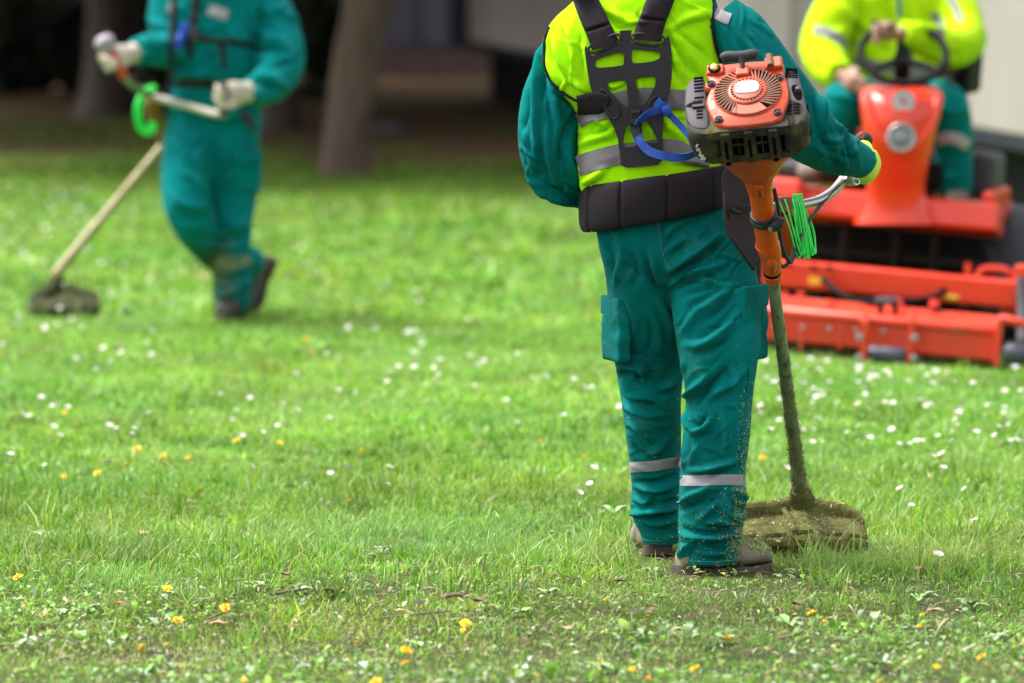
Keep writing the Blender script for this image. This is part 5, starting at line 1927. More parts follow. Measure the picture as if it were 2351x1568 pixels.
def hpY(u, v):
    return 14.875 + (u - 1700) * 0.0006 + abs(v - 470) * 0.0001 + 0.00001 * (u - 1690) ** 2


hg = MB().prism(hpo, lambda a, b: W(a, b, hpY(a, b) + 0.008), lambda a, b: W(a, b, hpY(a, b)))
guardH = hg.build('hip_guard', M_plate, harness, smooth=30, bevel=0.002)
rim = catmull(np.array([(1664, 440), (1666, 500), (1674, 536), (1694, 566), (1716, 598), (1731, 618)], float), 30)
MB().tube([W(a, b, hpY(a, b) - 0.003) for a, b in rim], 0.006, seg=8).build('rim', M_plate, guardH)
MB().tube([W(a, b, hpY(a, b) - 0.004) for a, b in ((1668, 442), (1670, 470), (1676, 500))], 0.004, seg=8, n=10).build('rib', M_buckle, guardH)
MB().tube([W(a, b, hpY(a, b) - 0.002) for a, b in ((1678, 480), (1700, 487), (1722, 482))], 0.004, seg=8, n=10).build('rib', M_plate, guardH)
MB().box(W(1709, 478, hpY(1709, 478) - 0.006), (0.028, 0.008, 0.014), R3(ry=-8)).build('clip', M_buckle, guardH, bevel=0.002)

# ---- cut grass stuck to the trousers and boot
TN = vnormals(TV, TL, TS)
uvT = PX(TV)
facing = (TN[:, 1] < 0.25)
wt = facing * (np.exp(-((uvT[:, 0] - (1706 - 0.05 * (uvT[:, 1] - 1100))) / 16.0) ** 2) * np.clip((uvT[:, 1] - 860) / 250, 0, 1) * 3.0
               + (uvT[:, 0] > 1555) * np.clip((uvT[:, 1] - 1080) / 200, 0, 1) * 0.35 + np.clip((uvT[:, 1] - 620) / 700, 0, 1) * 0.035
               + np.exp(-((uvT[:, 0] - 1690) / 26.0) ** 2 - ((uvT[:, 1] - 1230) / 55.0) ** 2) * 2.0)
clippings('grass_clippings', TV, TN, 2600, 0.006, trousersA, CLIPC, 3, w=0.0011, wt=wt + 1e-9)
uvB = PX(BV)
wtb = np.clip(BN[:, 2] - 0.15, 0, 1) * np.clip((uvB[:, 0] - 1600) / 60, 0.05, 1)
clippings('grass_clippings', BV, BN, 2600, 0.009, bootR, CLIPC, 4, w=0.0016, wt=wtb + 1e-9)

# ================================================================== BRUSHCUTTERS
M_oran = pmat('orange_plastic', (0.48, 0.058, 0.010), (0.38, 0.042, 0.008), rough=0.48, scale=7, spec=0.5, dirt=(0.14, 0.045, 0.025), dscale=30, damt=0.40, bump=0.06, bscale=500)
M_oran_c = pmat('orange_casing', (0.56, 0.078, 0.004), (0.47, 0.060, 0.003), rough=0.36, scale=5, spec=0.5, dirt=(0.30, 0.10, 0.035), dscale=40, damt=0.27)
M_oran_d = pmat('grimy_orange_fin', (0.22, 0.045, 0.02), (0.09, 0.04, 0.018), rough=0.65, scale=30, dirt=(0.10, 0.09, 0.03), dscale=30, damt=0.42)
M_hous = pmat('dusty_grey_plastic', (0.060, 0.053, 0.063), (0.042, 0.037, 0.045), rough=0.62, spec=0.3, scale=9, bump=0.2, bscale=700)
M_hous_d = pmat('grass_stained_plastic', (0.042, 0.038, 0.033), (0.026, 0.024, 0.022), rough=0.75, spec=0.2, scale=9, bump=0.3, bscale=500, dirt=(0.10, 0.088, 0.035), dscale=20, damt=0.45)
M_void = pmat('flat_black', (0.003, 0.003, 0.003), (0.002, 0.002, 0.002), rough=0.9, spec=0.05)  # flat black, stands in for the shade inside slots and recesses
M_white_plate = pmat('worn_white_badge', (0.30, 0.29, 0.30), (0.24, 0.23, 0.24), rough=0.6, scale=20, dirt=(0.22, 0.17, 0.16), dscale=55, damt=0.36)
M_white = pmat('white_paint', (0.75, 0.75, 0.74), (0.6, 0.6, 0.6), rough=0.6, scale=60)
M_brass = pmat('brass', (0.75, 0.50, 0.16), (0.60, 0.36, 0.10), rough=0.28, metal=0.9)
M_steel = pmat('dull_aluminium', (0.55, 0.54, 0.52), (0.42, 0.40, 0.38), rough=0.36, metal=0.85, scale=14, dirt=(0.16, 0.14, 0.10), dscale=40, damt=0.36)
M_shaft = pmat('grass_stained_tube', (0.26, 0.31, 0.19), (0.17, 0.21, 0.11), rough=0.45, metal=0.35, scale=26, stretch=(1, 1, 0.08), dirt=(0.045, 0.05, 0.022), dscale=30, damt=0.42)
M_gunk = pmat('caked_grass', (0.150, 0.150, 0.045), (0.075, 0.072, 0.024), rough=0.95, spec=0.1, scale=45, bump=1.0, bscale=160, dirt=(0.05, 0.035, 0.02), dscale=12, damt=0.38)
M_redbr = pmat('red_brown_bracket', (0.30, 0.075, 0.040), (0.22, 0.05, 0.03), rough=0.5, scale=15)
M_line = pmat('green_trimmer_line', (0.02, 0.80, 0.10), (0.015, 0.68, 0.07), rough=0.35, scale=50)
M_cable = pmat('black_cable', (0.018, 0.018, 0.02), (0.012, 0.012, 0.012), rough=0.5, bump=0.5, bscale=900)
M_grip = pmat('black_rubber', (0.022, 0.021, 0.023), (0.015, 0.014, 0.016), rough=0.55)

EA = W(1719, 240, 14.5)                 # middle of the starter cover
HA = W(1841, 1150, 15.46)               # gearbox at the foot
axis = EA - HA
LENA = np.linalg.norm(axis)
ME = frame(EA, axis)
cutA = empty('brushcutter', (HA[0], HA[1], 0.0), 'orange and grey petrol brushcutter slung at the right hip of the standing worker', 'brushcutter')


def EP(x, y, z):
    """Local engine coordinates to world."""
    return ME[:3, :3] @ np.array([x, y, z]) + ME[:3, 3]


def ebuild(mb, name, mat, parent, **k):
    return mb.xf(ME).build(name, mat, parent, **k)


def rrect(x0, x1, y0, y1, r, n=5):
    out = []
    for cx, cy, a in ((x1 - r, y1 - r, 0), (x0 + r, y1 - r, 90), (x0 + r, y0 + r, 180), (x1 - r, y0 + r, 270)):
        for k in range(n + 1):
            t = math.radians(a + 90 * k / n)
            out.append((cx + r * math.cos(t), cy + r * math.sin(t)))
    return out


def rings_z(outlines, zs):
    return [np.array([(x, y, z) for x, y in o]) for o, z in zip(outlines, zs)]


# starter-side engine shroud: three bodies round the cover
shr = MB()
hl = [(-0.162, 0.072), (-0.150, 0.106), (-0.108, 0.128), (-0.104, 0.0), (-0.098, -0.080), (-0.120, -0.088), (-0.150, -0.074), (-0.165, -0.02)]


def scaled(o, cx, cy, k):
    return [(cx + (x - cx) * k, cy + (y - cy) * k) for x, y in o]


hl = roundpoly(hl, 2)
shr.rings(rings_z([scaled(hl, -0.13, 0.02, 0.80), scaled(hl, -0.13, 0.02, 0.95), hl, hl, scaled(hl, -0.13, 0.02, 0.96)], [0.012, 0.008, -0.006, -0.08, -0.10]))
housing = ebuild(shr, 'engine_shroud', M_hous, cutA, smooth=50)
hr = roundpoly([(0.092, 0.128), (0.128, 0.118), (0.136, 0.06), (0.146, -0.02), (0.150, -0.070), (0.120, -0.088), (0.096, -0.084)], 2)
s2 = MB().rings(rings_z([scaled(hr, 0.12, 0.02, 0.80), scaled(hr, 0.12, 0.02, 0.96), hr, hr, scaled(hr, 0.12, 0.02, 0.95)], [0.006, 0.002, -0.010, -0.08, -0.10]))
ebuild(s2, 'engine_shroud', M_hous, cutA, smooth=50)
# black vent slots let into both shrouds
for k in range(13):
    y = 0.105 - k * 0.0125
    if 5 <= k <= 5:
        continue
    x1 = -0.105 - 0.004 * (k > 6)
    wdt = 0.024 if k < 10 else 0.016
    b = MB().box((x1 - wdt / 2 - 0.008, y, 0.0112), (wdt, 0.0062, 0.004))
    ebuild(b, 'vent_slot', M_void, housing, smooth=0)
    if k < 6:
        b = MB().box((0.114, 0.112 - k * 0.0078, 0.0052), (0.030, 0.0042, 0.004), R3(rz=-12))
        ebuild(b, 'vent_slot', M_void, housing, smooth=0)
    if 8 <= k < 12:
        for q in (-1, 1):
            b = MB().box((0.112 + q * 0.010, -0.022 - (k - 8) * 0.011, 0.0052), (0.016, 0.0062, 0.004), R3(rz=-18))
            ebuild(b, 'vent_slot', M_void, housing, smooth=0)
# opening in the right shroud with the muffler bolt showing
ho = MB().prism(roundpoly([(0.108, 0.052), (0.134, 0.048), (0.139, 0.0), (0.128, -0.012), (0.116, 0.005)], 2), lambda x, y: (x, y, 0.0), lambda x, y: (x, y, 0.0072))
ebuild(ho, 'muffler_opening', M_void, housing, smooth=0)
ebuild(MB().lathe([(0.0, 0.016), (0.006, 0.015), (0.008, 0.008), (0.008, 0)], (0.128, 0.026, 0.004), seg=12), 'muffler_bolt', M_hous, housing)
# latch strap on the left
ebuild(MB().tube([(-0.163, 0.002, 0.0), (-0.145, 0.004, 0.016), (-0.118, 0.010, 0.017)], 0.007, seg=10, n=10, flat=0.5), 'air_filter_latch', M_hous, housing)
ebuild(MB().box((-0.128, -0.004, 0.0158), (0.032, 0.010, 0.006)), 'latch_tongue', M_hous, housing, bevel=0.002)

# orange starter cover
cov = roundpoly([(-0.108, 0.128), (-0.070, 0.140), (0.0, 0.142), (0.050, 0.140), (0.096, 0.134), (0.094, 0.090), (0.104, 0.040), (0.106, -0.005), (0.094, -0.050), (0.080, -0.092), (0.0, -0.100), (-0.078, -0.094), (-0.096, -0.052), (-0.108, -0.005), (-0.106, 0.022), (-0.094, 0.052), (-0.098, 0.080)], 1)
cm = MB().rings(rings_z([scaled(cov, 0, 0.02, 0.955), scaled(cov, 0, 0.02, 0.99), cov, cov], [0.020, 0.017, 0.010, -0.012]))
cover = ebuild(cm, 'starter_cover', M_oran, cutA, smooth=50)
cy0 = 0.022
dome = MB().lathe([(0.0885, 0.0195), (0.086, 0.0245), (0.083, 0.026)], (0, cy0, 0), seg=64)
ebuild(dome, 'fan_rim', M_oran, cover, smooth=60)
ebuild(MB().lathe([(0.0835, 0.0215), (0.052, 0.0225), (0.0, 0.0230)], (0, cy0, 0), seg=48), 'fan_recess', M_void, cover)
hub = MB().lathe([(0.0505, 0.023), (0.0505, 0.030), (0.048, 0.0325), (0.043, 0.033), (0.0425, 0.0285), (0.037, 0.0285), (0.036, 0.0345), (0.030, 0.0355), (0.0, 0.036)], (0, cy0, 0), seg=48)
ebuild(hub, 'fan_hub', M_oran, cover, smooth=40)
nf = 46
for k in range(nf):
    a = math.radians(k * 360 / nf)
    if abs(((math.degrees(a) - 270 + 180) % 360) - 180) < 34:
        continue
    ca, sa = math.cos(a + 0.20), math.sin(a + 0.20)
    p0 = np.array([0.050 * math.cos(a), 0.050 * math.sin(a) + cy0])
    p1 = np.array([0.085 * math.cos(a + 0.22), 0.085 * math.sin(a + 0.22) + cy0])
    m = (p0 + p1) / 2
    ang = math.degrees(math.atan2(p1[1] - p0[1], p1[0] - p0[0]))
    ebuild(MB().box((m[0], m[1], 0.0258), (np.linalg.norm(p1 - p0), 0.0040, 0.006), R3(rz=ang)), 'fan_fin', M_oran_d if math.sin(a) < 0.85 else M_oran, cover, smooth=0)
for k in range(26):                     # inner ring of small slots
    a = math.radians(k * 360 / 26)
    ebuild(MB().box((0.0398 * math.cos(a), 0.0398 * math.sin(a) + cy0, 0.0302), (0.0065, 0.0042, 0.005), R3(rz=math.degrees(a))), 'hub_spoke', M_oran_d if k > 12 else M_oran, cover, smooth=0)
# solid lower sector of the cover
sec = [(0.0505 * math.cos(math.radians(t)), 0.0505 * math.sin(math.radians(t)) + cy0) for t in range(238, 304, 5)] + [(0.086 * math.cos(math.radians(t)), 0.086 * math.sin(math.radians(t)) + cy0) for t in range(304, 235, -5)]
ebuild(MB().prism(sec, lambda x, y: (x, y, 0.016), lambda x, y: (x, y, 0.0275)), 'cover_sector', M_oran, cover, smooth=30, bevel=0.002)
bd = roundpoly([(-0.031, 0.036), (0.0, 0.040), (0.028, 0.037), (0.033, 0.010), (0.026, -0.006), (0.0, -0.008), (-0.030, -0.006), (-0.033, 0.012)], 1)
ebuild(MB().prism([(x, y + 0.012) for x, y in bd], lambda x, y: (x, y, 0.033), lambda x, y: (x, y, 0.0376)), 'badge', M_white_plate, cover, smooth=30, bevel=0.001)
for x, y in ((-0.092, 0.066), (0.083, 0.066), (-0.076, -0.070), (0.074, -0.064)):
    sc = ebuild(MB().lathe([(0.0105, 0.016), (0.0105, 0.026), (0.009, 0.0275), (0.0085, 0.024), (0.0, 0.024)], (x, y, 0), seg=16), 'screw', M_hous, cover)
    ebuild(MB().lathe([(0.0045, 0.025), (0.0045, 0.0285), (0.002, 0.0285), (0.002, 0.026)], (x, y, 0), seg=6), 'screw_socket', M_buckle, sc)
ebuild(MB().lathe([(0.019, 0.008), (0.018, 0.019), (0.014, 0.0245), (0.0115, 0.025)], (-0.092, 0.066, -0.004), seg=18), 'screw_boss', M_oran, cover)
ebuild(MB().box((-0.080, 0.118, 0.016), (0.046, 0.036, 0.026)), 'primer_block', M_oran, cover, bevel=0.007, bseg=3)
ebuild(MB().lathe([(0.0165, 0.028), (0.0165, 0.031), (0.0125, 0.0315)], (-0.082, 0.116, 0), seg=18), 'primer_ring', M_void, cover)
ebuild(MB().lathe([(0.0115, 0.030), (0.011, 0.036), (0.007, 0.040), (0.0, 0.041)], (-0.082, 0.116, 0), seg=16), 'primer_bulb', M_brass, cover)
ebuild(MB().box((0.070, 0.118, 0.018), (0.046, 0.042, 0.032)), 'upper_block', M_oran, cover, bevel=0.007, bseg=3)
ebuild(MB().tube([(0.060, 0.140, 0.034), (0.062, 0.098, 0.036)], 0.009, seg=10), 'block_groove', M_oran_d, cover)
ebuild(MB().box((-0.010, 0.090, 0.026), (0.036, 0.034, 0.028)), 'rope_guide', M_oran, cover, bevel=0.006, bseg=3)
hd = MB().tube([(-0.060, 0.128, 0.046), (-0.049, 0.133, 0.050), (-0.010, 0.129, 0.051), (0.020, 0.132, 0.050), (0.031, 0.127, 0.046)], [0.010, 0.0145, 0.0135, 0.0145, 0.010], seg=14, n=22, flat=0.8)
hd.tube([(-0.010, 0.124, 0.049), (-0.009, 0.110, 0.044), (-0.009, 0.098, 0.038)], [0.012, 0.007, 0.006], seg=10, n=8)
ebuild(hd, 'starter_handle', M_plate, cutA, smooth=60)

# underside: fuel tank guard, ribs and windows facing the camera
inner = MB().rings(rings_z([rrect(-0.115, 0.118, -0.085, 0.10, 0.03)] * 2, [-0.105, 0.0]))
ebuild(inner, 'engine_block', M_void, cutA, smooth=40)
gd = MB()
gd.rings(rings_z([scaled(rrect(-0.160, -0.072, -0.106, 0.0, 0.042, 7), -0.04, -0.05, k) for k in (0.90, 0.97, 1.02, 1.0, 0.93, 0.82)], [0.006, 0.0, -0.018, -0.048, -0.084, -0.102]))
gd.rings(rings_z([scaled(rrect(0.078, 0.150, -0.106, 0.0, 0.042, 7), 0.04, -0.05, k) for k in (0.90, 0.97, 1.02, 1.0, 0.93, 0.82)], [0.006, 0.0, -0.018, -0.048, -0.084, -0.102]))
win = [rrect(x0, x1, z0, z1, 0.005, 3) for x0, x1, z0, z1 in ((-0.049, -0.020, -0.088, -0.018), (0.012, 0.043, -0.088, -0.018), (-0.096, -0.080, -0.084, -0.020), (0.074, 0.096, -0.088, -0.020))]
gd.prism(rrect(-0.118, 0.118, -0.102, 0.006, 0.012), lambda x, z: (x, -0.090, z), lambda x, z: (x, -0.102 + 0.25 * max(0, abs(x) - 0.1), z), win)
gd.box((0.003, -0.094, -0.001), (0.19, 0.018, 0.022))
guard_e = ebuild(gd, 'tank_guard', M_hous_d, cutA, smooth=45, bevel=0.003)
for x in (-0.064, -0.004, 0.058):
    rb = ebuild(MB().box((x, -0.103, -0.048), (0.024, 0.018, 0.106)), 'guard_rib', M_hous_d, guard_e, bevel=0.004)
    ebuild(MB().box((x, -0.1122, -0.048), (0.0075, 0.0030, 0.060)), 'rib_slot', M_void, rb, smooth=0)
    if x != -0.004:
        ebuild(MB().lathe([(0.0065, 0.0), (0.0065, 0.004), (0.0, 0.004)], (x, -0.1105, -0.094), R=R3(rx=90), seg=12), 'rib_hole', M_void, rb)
for x in (-0.034, 0.027):
    ebuild(MB().box((x, -0.090, -0.050), (0.003, 0.006, 0.08)), 'guard_web', M_hous_d, guard_e)
    ebuild(MB().box((x, -0.090, -0.052), (0.030, 0.006, 0.004)), 'guard_web', M_hous_d, guard_e)
for k in range(5):
    ebuild(MB().box((0.1488, -0.03 - k * 0.0005, -0.018 - k * 0.014), (0.004, 0.052, 0.006)), 'vent_slot', M_void, guard_e, smooth=0)
ebuild(MB().box((0.0, -0.086, -0.106), (0.15, 0.02, 0.008)), 'red_gasket', pmat('red_gasket', (0.35, 0.01, 0.012), rough=0.5), guard_e, bevel=0.002)
# scuffed white lettering worn off the left side of the guard
for x, z, w_, h_ in ((-0.138, -0.028, 0.005, 0.012), (-0.136, -0.042, 0.009, 0.009), (-0.133, -0.055, 0.004, 0.014), (-0.130, -0.064, 0.012, 0.008), (-0.127, -0.074, 0.013, 0.010)):
    ebuild(MB().box((x, -0.1058, z), (w_, 0.0012, h_), R3(ry=20)), 'worn_lettering', M_white, guard_e, smooth=0, bevel=0.0005)

# clutch cone and orange sleeve
zc = [(-0.098, 0.108, 0.058, -0.030), (-0.124, 0.107, 0.058, -0.028), (-0.146, 0.099, 0.055, -0.022), (-0.172, 0.082, 0.051, -0.014), (-0.215, 0.060, 0.046, -0.006), (-0.240, 0.045, 0.041, 0.0), (-0.270, 0.036, 0.037, 0.0), (-0.295, 0.033, 0.034, 0)]
rgz = catmull(np.array(zc), 26)
cone = MB().rings([np.array([(a * np.sign(math.cos(t)) * abs(math.cos(t)) ** 0.72, yc + b * np.sign(math.sin(t)) * abs(math.sin(t)) ** 0.72, z) for t in np.linspace(0, 2 * math.pi, 36, endpoint=False)]) for z, a, b, yc in rgz])
coneo = ebuild(cone, 'clutch_housing', M_oran_c, cutA, smooth=60)
ebuild(MB().box((0.092, -0.045, -0.118), (0.030, 0.040, 0.020)), 'housing_lug', M_oran_c, coneo, bevel=0.006)
ebuild(MB().box((-0.092, -0.045, -0.118), (0.030, 0.040, 0.020)), 'housing_lug', M_oran_c, coneo, bevel=0.006)
ebuild(MB().box((0.0, -0.037, -0.268), (0.020, 0.018, 0.045)), 'housing_lip', M_oran_c, coneo, bevel=0.004)
ebuild(MB().box((0.0, -0.0466, -0.272), (0.006, 0.003, 0.024)), 'lip_slot', M_oran_d, coneo)
slv = MB().tube([(0, 0, -0.262), (0, 0, -0.33), (0, 0, -0.47), (0.002, -0.002, -0.505), (0.004, -0.004, -0.53), (0.004, -0.004, -0.585), (0.003, -0.003, -0.612)], [0.030, 0.0295, 0.0285, 0.031, 0.029, 0.0235, 0.021], seg=28, n=60)
slo = ebuild(slv, 'shaft_sleeve', M_oran_c, cutA, smooth=60)
ebuild(MB().tube([(0.0, -0.030, -0.285), (0.0, -0.0295, -0.49)], 0.0022, seg=6), 'mould_line', M_oran_c, slo)
ebuild(MB().lathe([(0.0305, -0.497), (0.0325, -0.500), (0.0305, -0.504)], seg=28), 'sleeve_ridge', M_oran_c, slo)
ebuild(MB().tube([(0.006, -0.020, -0.51), (0.006, -0.026, -0.545), (0.005, -0.020, -0.585)], [0.008, 0.014, 0.008], seg=12, n=10), 'sleeve_bulge', M_oran_c, slo, smooth=60)
ebuild(MB().lathe([(0.0, 0.006), (0.004, 0.006), (0.005, 0.003), (0.005, -0.004)], (0.006, -0.037, -0.545), R=R3(rx=90), seg=10), 'screw', M_oran_d, slo)
ebuild(MB().lathe([(0.0225, -0.592), (0.0238, -0.594), (0.0238, -0.602), (0.0225, -0.604)], (0.003, -0.003, 0), seg=24), 'sleeve_gap', M_void, slo)
ebuild(MB().lathe([(0.0215, -0.604), (0.0235, -0.606), (0.0225, -0.625), (0.018, -0.630)], (0.003, -0.003, 0), seg=24), 'sleeve_end', M_oran_c, slo)
# clamp
cl = MB().lathe([(0.030, -0.385), (0.0345, -0.387), (0.0355, -0.400), (0.0345, -0.415), (0.030, -0.417)], seg=28)
clo = ebuild(cl, 'suspension_clamp', M_plate, cutA, smooth=50)
ebuild(MB().tube([(0.018, -0.032, -0.410), (0.034, -0.036, -0.398), (0.046, -0.026, -0.384)], [0.012, 0.015, 0.011], seg=12, n=10), 'clamp_lug', M_plate, clo, smooth=60)
ebuild(MB().lathe([(0.0065, -0.004), (0.0065, 0.002), (0.003, 0.0025), (0.0, 0.0025)], (0.016, -0.045, -0.404), R=R3(rx=90), seg=10), 'clamp_bolt', M_steel, clo)
ebuild(MB().lathe([(0.0355, -0.396), (0.0363, -0.398), (0.0363, -0.404), (0.0355, -0.406)], seg=28, a0=150, a1=260), 'clamp_pad', pmat('green_rubber', (0.03, 0.07, 0.045), rough=0.7), clo)
# steel tube down to the head
tube_top, tube_bot = -0.60, -(LENA - 0.03)
tb = MB().tube([(0.002, -0.002, tube_top), (0, 0, tube_bot)], [0.0165, 0.0165], seg=24, n=90)
Vt = np.array(tb.v)
for i, q in enumerate(Vt):             # caked grass thickens the lower part
    k = np.clip((-q[2] - 0.80) / (-tube_bot - 0.80), 0, 1)
    nn = noise.noise(Vector((q[0] * 90, q[1] * 90, q[2] * 30))) + 0.6 * noise.noise(Vector((q[0] * 200, q[1] * 200, q[2] * 90)))
    Vt[i, :2] *= 1 + k * 0.15 + k * 0.28 * nn
tb.v = [tuple(q) for q in Vt]
shaft = ebuild(tb, 'drive_tube', M_shaft, cutA, smooth=60)
Pn = np.array([EP(*q) for q in Vt[:90 * 24]])
Nn = Pn - np.array([EP(0, 0, q[2]) for q in Vt[:90 * 24]])
Nn /= np.linalg.norm(Nn, axis=1)[:, None]
wts = np.clip((-Vt[:90 * 24, 2] - 0.75) / 0.7, 0, 1) ** 1.2
clippings('grass_clippings', Pn, Nn, 3000, 0.006, shaft, [(0.16, 0.16, 0.05), (0.09, 0.085, 0.03), (0.24, 0.24, 0.08), (0.30, 0.30, 0.13)], 6, w=0.0014, wt=wts + 1e-6, stand=0.5)

# ---- head: gearbox and wide guard caked with cuttings
def cutter_head(parent, H, up_dir, face_yaw, s=1.0, hi=True, mat=None, goff=0.0):
    """Gearbox over a rounded guard that opens away from the operator; H gearbox position."""
    mat = mat or M_gunk
    zg = float(gz(H[0], H[1]))
    up_dir = np.array(up_dir) / np.linalg.norm(up_dir)
    gb = MB()
    gb.tube([H + up_dir * 0.05, H, H - up_dir * 0.03, np.array([H[0], H[1] + 0.01, zg + 0.075])], [0.026 * s, 0.033 * s, 0.038 * s, 0.042 * s], seg=18, n=14)
    gb.tube([H + np.array([0.0, 0.02, -0.01]), H + np.array([0.055, 0.06, -0.045])], [0.03 * s, 0.028 * s], seg=14, n=5)
    # guard: long rounded cowl across the operator's side, rim at the back, panel sloping down to a grooved lip and skirt
    F0 = face_yaw
    c0 = np.array([H[0] - 0.006 * s + goff, H[1] + 0.005 * s, zg])
    f = np.array([math.sin(F0), -math.cos(F0), 0])
    sd = np.array([math.cos(F0), math.sin(F0), 0])
    sec = [(0.026, 0.004), (0.026, 0.108), (0.018, 0.134), (-0.002, 0.138), (-0.014, 0.126), (-0.020, 0.094), (-0.060, 0.088), (-0.110, 0.076), (-0.140, 0.064), (-0.146, 0.034), (-0.160, 0.032), (-0.168, 0.056), (-0.184, 0.050), (-0.188, 0.034), (-0.176, 0.026), (-0.178, 0.002)]
    rgs_ = []
    for x in np.concatenate([[-0.1999, -0.199, -0.196, -0.19], np.linspace(-0.18, 0.152, 40), [0.16, 0.166, 0.170, 0.1713, 0.1718]]):
        a = 0.20 if x < 0 else 0.172
        e = max(0.02, 1 - abs(x / a) ** 5.0) ** 0.45
        hump = 0.022 * math.exp(-(x / 0.042) ** 2)
        rgs_.append(np.array([c0 + s * (sd * x - f * (-0.082 + (d + 0.082) * e) + np.array([0, 0, z * (0.62 + 0.38 * e) * (1 - 0.10 * (x > 0) * (x / 0.172) ** 2) + hump * (z > 0.055) * (0.4 + 0.6 * (d > -0.1))])) for d, z in sec]))
    gu = MB().rings(rgs_)
    for x in (-0.135, -0.055, 0.020, 0.098):       # ribs down over the lip and skirt
        gu.tube([c0 + s * (sd * x + f * d + np.array([0, 0, z])) for d, z in ((0.128, 0.070), (0.160, 0.062), (0.186, 0.054), (0.191, 0.03), (0.188, 0.004))], 0.0085 * s, seg=8, n=12)
    gu.tube([c0 + s * (sd * x + f * d + np.array([0, 0, z])) for x, d, z in ((-0.045, 0.02, 0.112), (-0.040, 0.08, 0.094), (-0.036, 0.14, 0.068))], 0.007 * s, seg=8, n=10)
    outs = []
    for nm, mb in (('gearbox', gb), ('guard', gu)):
        o, V_, L_, S_ = cloth(nm, mb, mat, parent, 0.004 if hi else 0.008, wr=((60.0, 0.002), (150.0, 0.002)), smooth_it=1)
        outs.append((o, V_, vnormals(V_, L_, S_)))
    hd_ = MB().lathe([(0.0, 0.05), (0.03, 0.05), (0.05, 0.035), (0.052, 0.01), (0.04, 0.0), (0.0, 0.0)], (H[0], H[1] + 0.10 * s, zg + 0.015), seg=22)
    hd_.build('line_head', M_void, parent)
    return outs


outs = cutter_head(cutA, HA, axis, math.radians(7), 1.0)
for (o_, V_, N_), n_ in zip(outs, (1800, 4200)):
    wt_ = np.clip(N_[:, 2] + 0.35, 0.03, 1)
    clippings('grass_clippings', V_, N_, n_, 0.0055, o_, [(0.20, 0.20, 0.065), (0.12, 0.115, 0.04), (0.30, 0.31, 0.11), (0.075, 0.06, 0.03), (0.24, 0.26, 0.08)], 8, w=0.0012, wt=wt_, stand=0.12)
    clippings('petal_scraps', V_, N_, n_ // 40, 0.009, o_, [(0.75, 0.75, 0.72), (0.6, 0.62, 0.5), (0.75, 0.6, 0.2)], 9, w=0.0022, wt=wt_, stand=0.2)
# bare red edge of the guard showing at its tip
gp = PX(outs[1][1])
# ---- handlebar
hb = [(1772, 478, 15.02), (1795, 473, 15.05), (1840, 470, 15.12), (1880, 460, 15.18), (1912, 440, 15.26), (1930, 420, 15.32), (1938, 408, 15.345)]
bar = MB().tube([W(*p) for p in hb], 0.0135, seg=18, n=40).build('handlebar', M_steel, cutA, smooth=60)
MB().box(W(1797, 470, 15.05), (0.036, 0.05, 0.044), R3(rz=20)).build('handlebar_bracket', M_redbr, cutA, bevel=0.005)
MB().tube([W(1772, 478, 15.02), W(1748, 500, 14.98)], 0.016, seg=12).build('bracket_arm', M_redbr, cutA)
MB().tube([W(1797, 490, 15.05), W(1803, 540, 15.07), W(1806, 590, 15.08)], [0.018, 0.022, 0.014], seg=14, n=10).build('bracket_cover', M_oran, cutA, smooth=60)
# left half of the bar passes in front of the worker
lb = [(1748, 500, 14.99), (1700, 505, 15.22), (1600, 500, 15.45), (1520, 465, 15.58), (1480, 425, 15.575), (1482, 380, 15.58)]
MB().tube([W(*p) for p in lb], 0.0135, seg=14, n=40).build('handlebar', M_steel, cutA, smooth=60)
MB().tube([W(1480, 425, 15.575), W(1482, 385, 15.58)], 0.019, seg=14).build('grip', M_grip, cutA)
cg = W(1949, 411, 15.34)
MB().tube([cg + np.array([-0.014, -0.008, 0.006]), cg, cg + np.array([0.018, 0.006, -0.008])], [0.016, 0.021, 0.014], seg=16, n=10, flat=0.8).build('bar_clamp', M_steel, cutA, smooth=60)
MB().lathe([(0.010, 0.0), (0.010, 0.012), (0.006, 0.012), (0.006, 0.0)], W(1963, 418, 15.325), R=R3(rx=80, rz=20), seg=16).build('clamp_eye', M_steel, cutA)
g0, g1 = W(1944, 410, 15.355), W(1987, 314, 15.39)
MB().tube([g0, (g0 + g1) / 2, g1], [0.0185, 0.0185, 0.02], seg=18, n=12).build('grip', M_grip, cutA, smooth=60)
thr = MB().tube([W(1976, 338, 15.38), W(1984, 318, 15.385), W(1988, 306, 15.39)], [0.021, 0.025, 0.014], seg=16, n=10, flat=0.8)
tho = thr.build('throttle_housing', M_plate, cutA, smooth=60)
MB().box(W(1978, 311, 15.362), (0.010, 0.010, 0.018), R3(ry=-25)).build('stop_switch', M_oran, tho, bevel=0.003)
MB().lathe([(0.004, 0), (0.004, 0.003), (0, 0.003)], W(1991, 316, 15.36), R=R3(rx=90), seg=10).build('screw', M_buckle, tho)
# throttle cable with ribbed sleeve
MB().tube([W(*p) for p in ((1938, 414, 15.32), (1915, 436, 15.25), (1888, 466, 15.17), (1862, 500, 15.10), (1848, 520, 15.07), (1830, 565, 15.0), (1812, 600, 14.97), (1795, 612, 14.96), (1785, 590, 14.95))], 0.0052, seg=10, n=50).build('throttle_cable', M_cable, cutA)
MB().tube([W(*p) for p in ((1776, 430, 14.82), (1787, 480, 14.86), (1791, 540, 14.9), (1800, 580, 14.93), (1815, 602, 14.96), (1822, 590, 14.99))], 0.0055, seg=10, n=40).build('throttle_cable', M_cable, cutA)

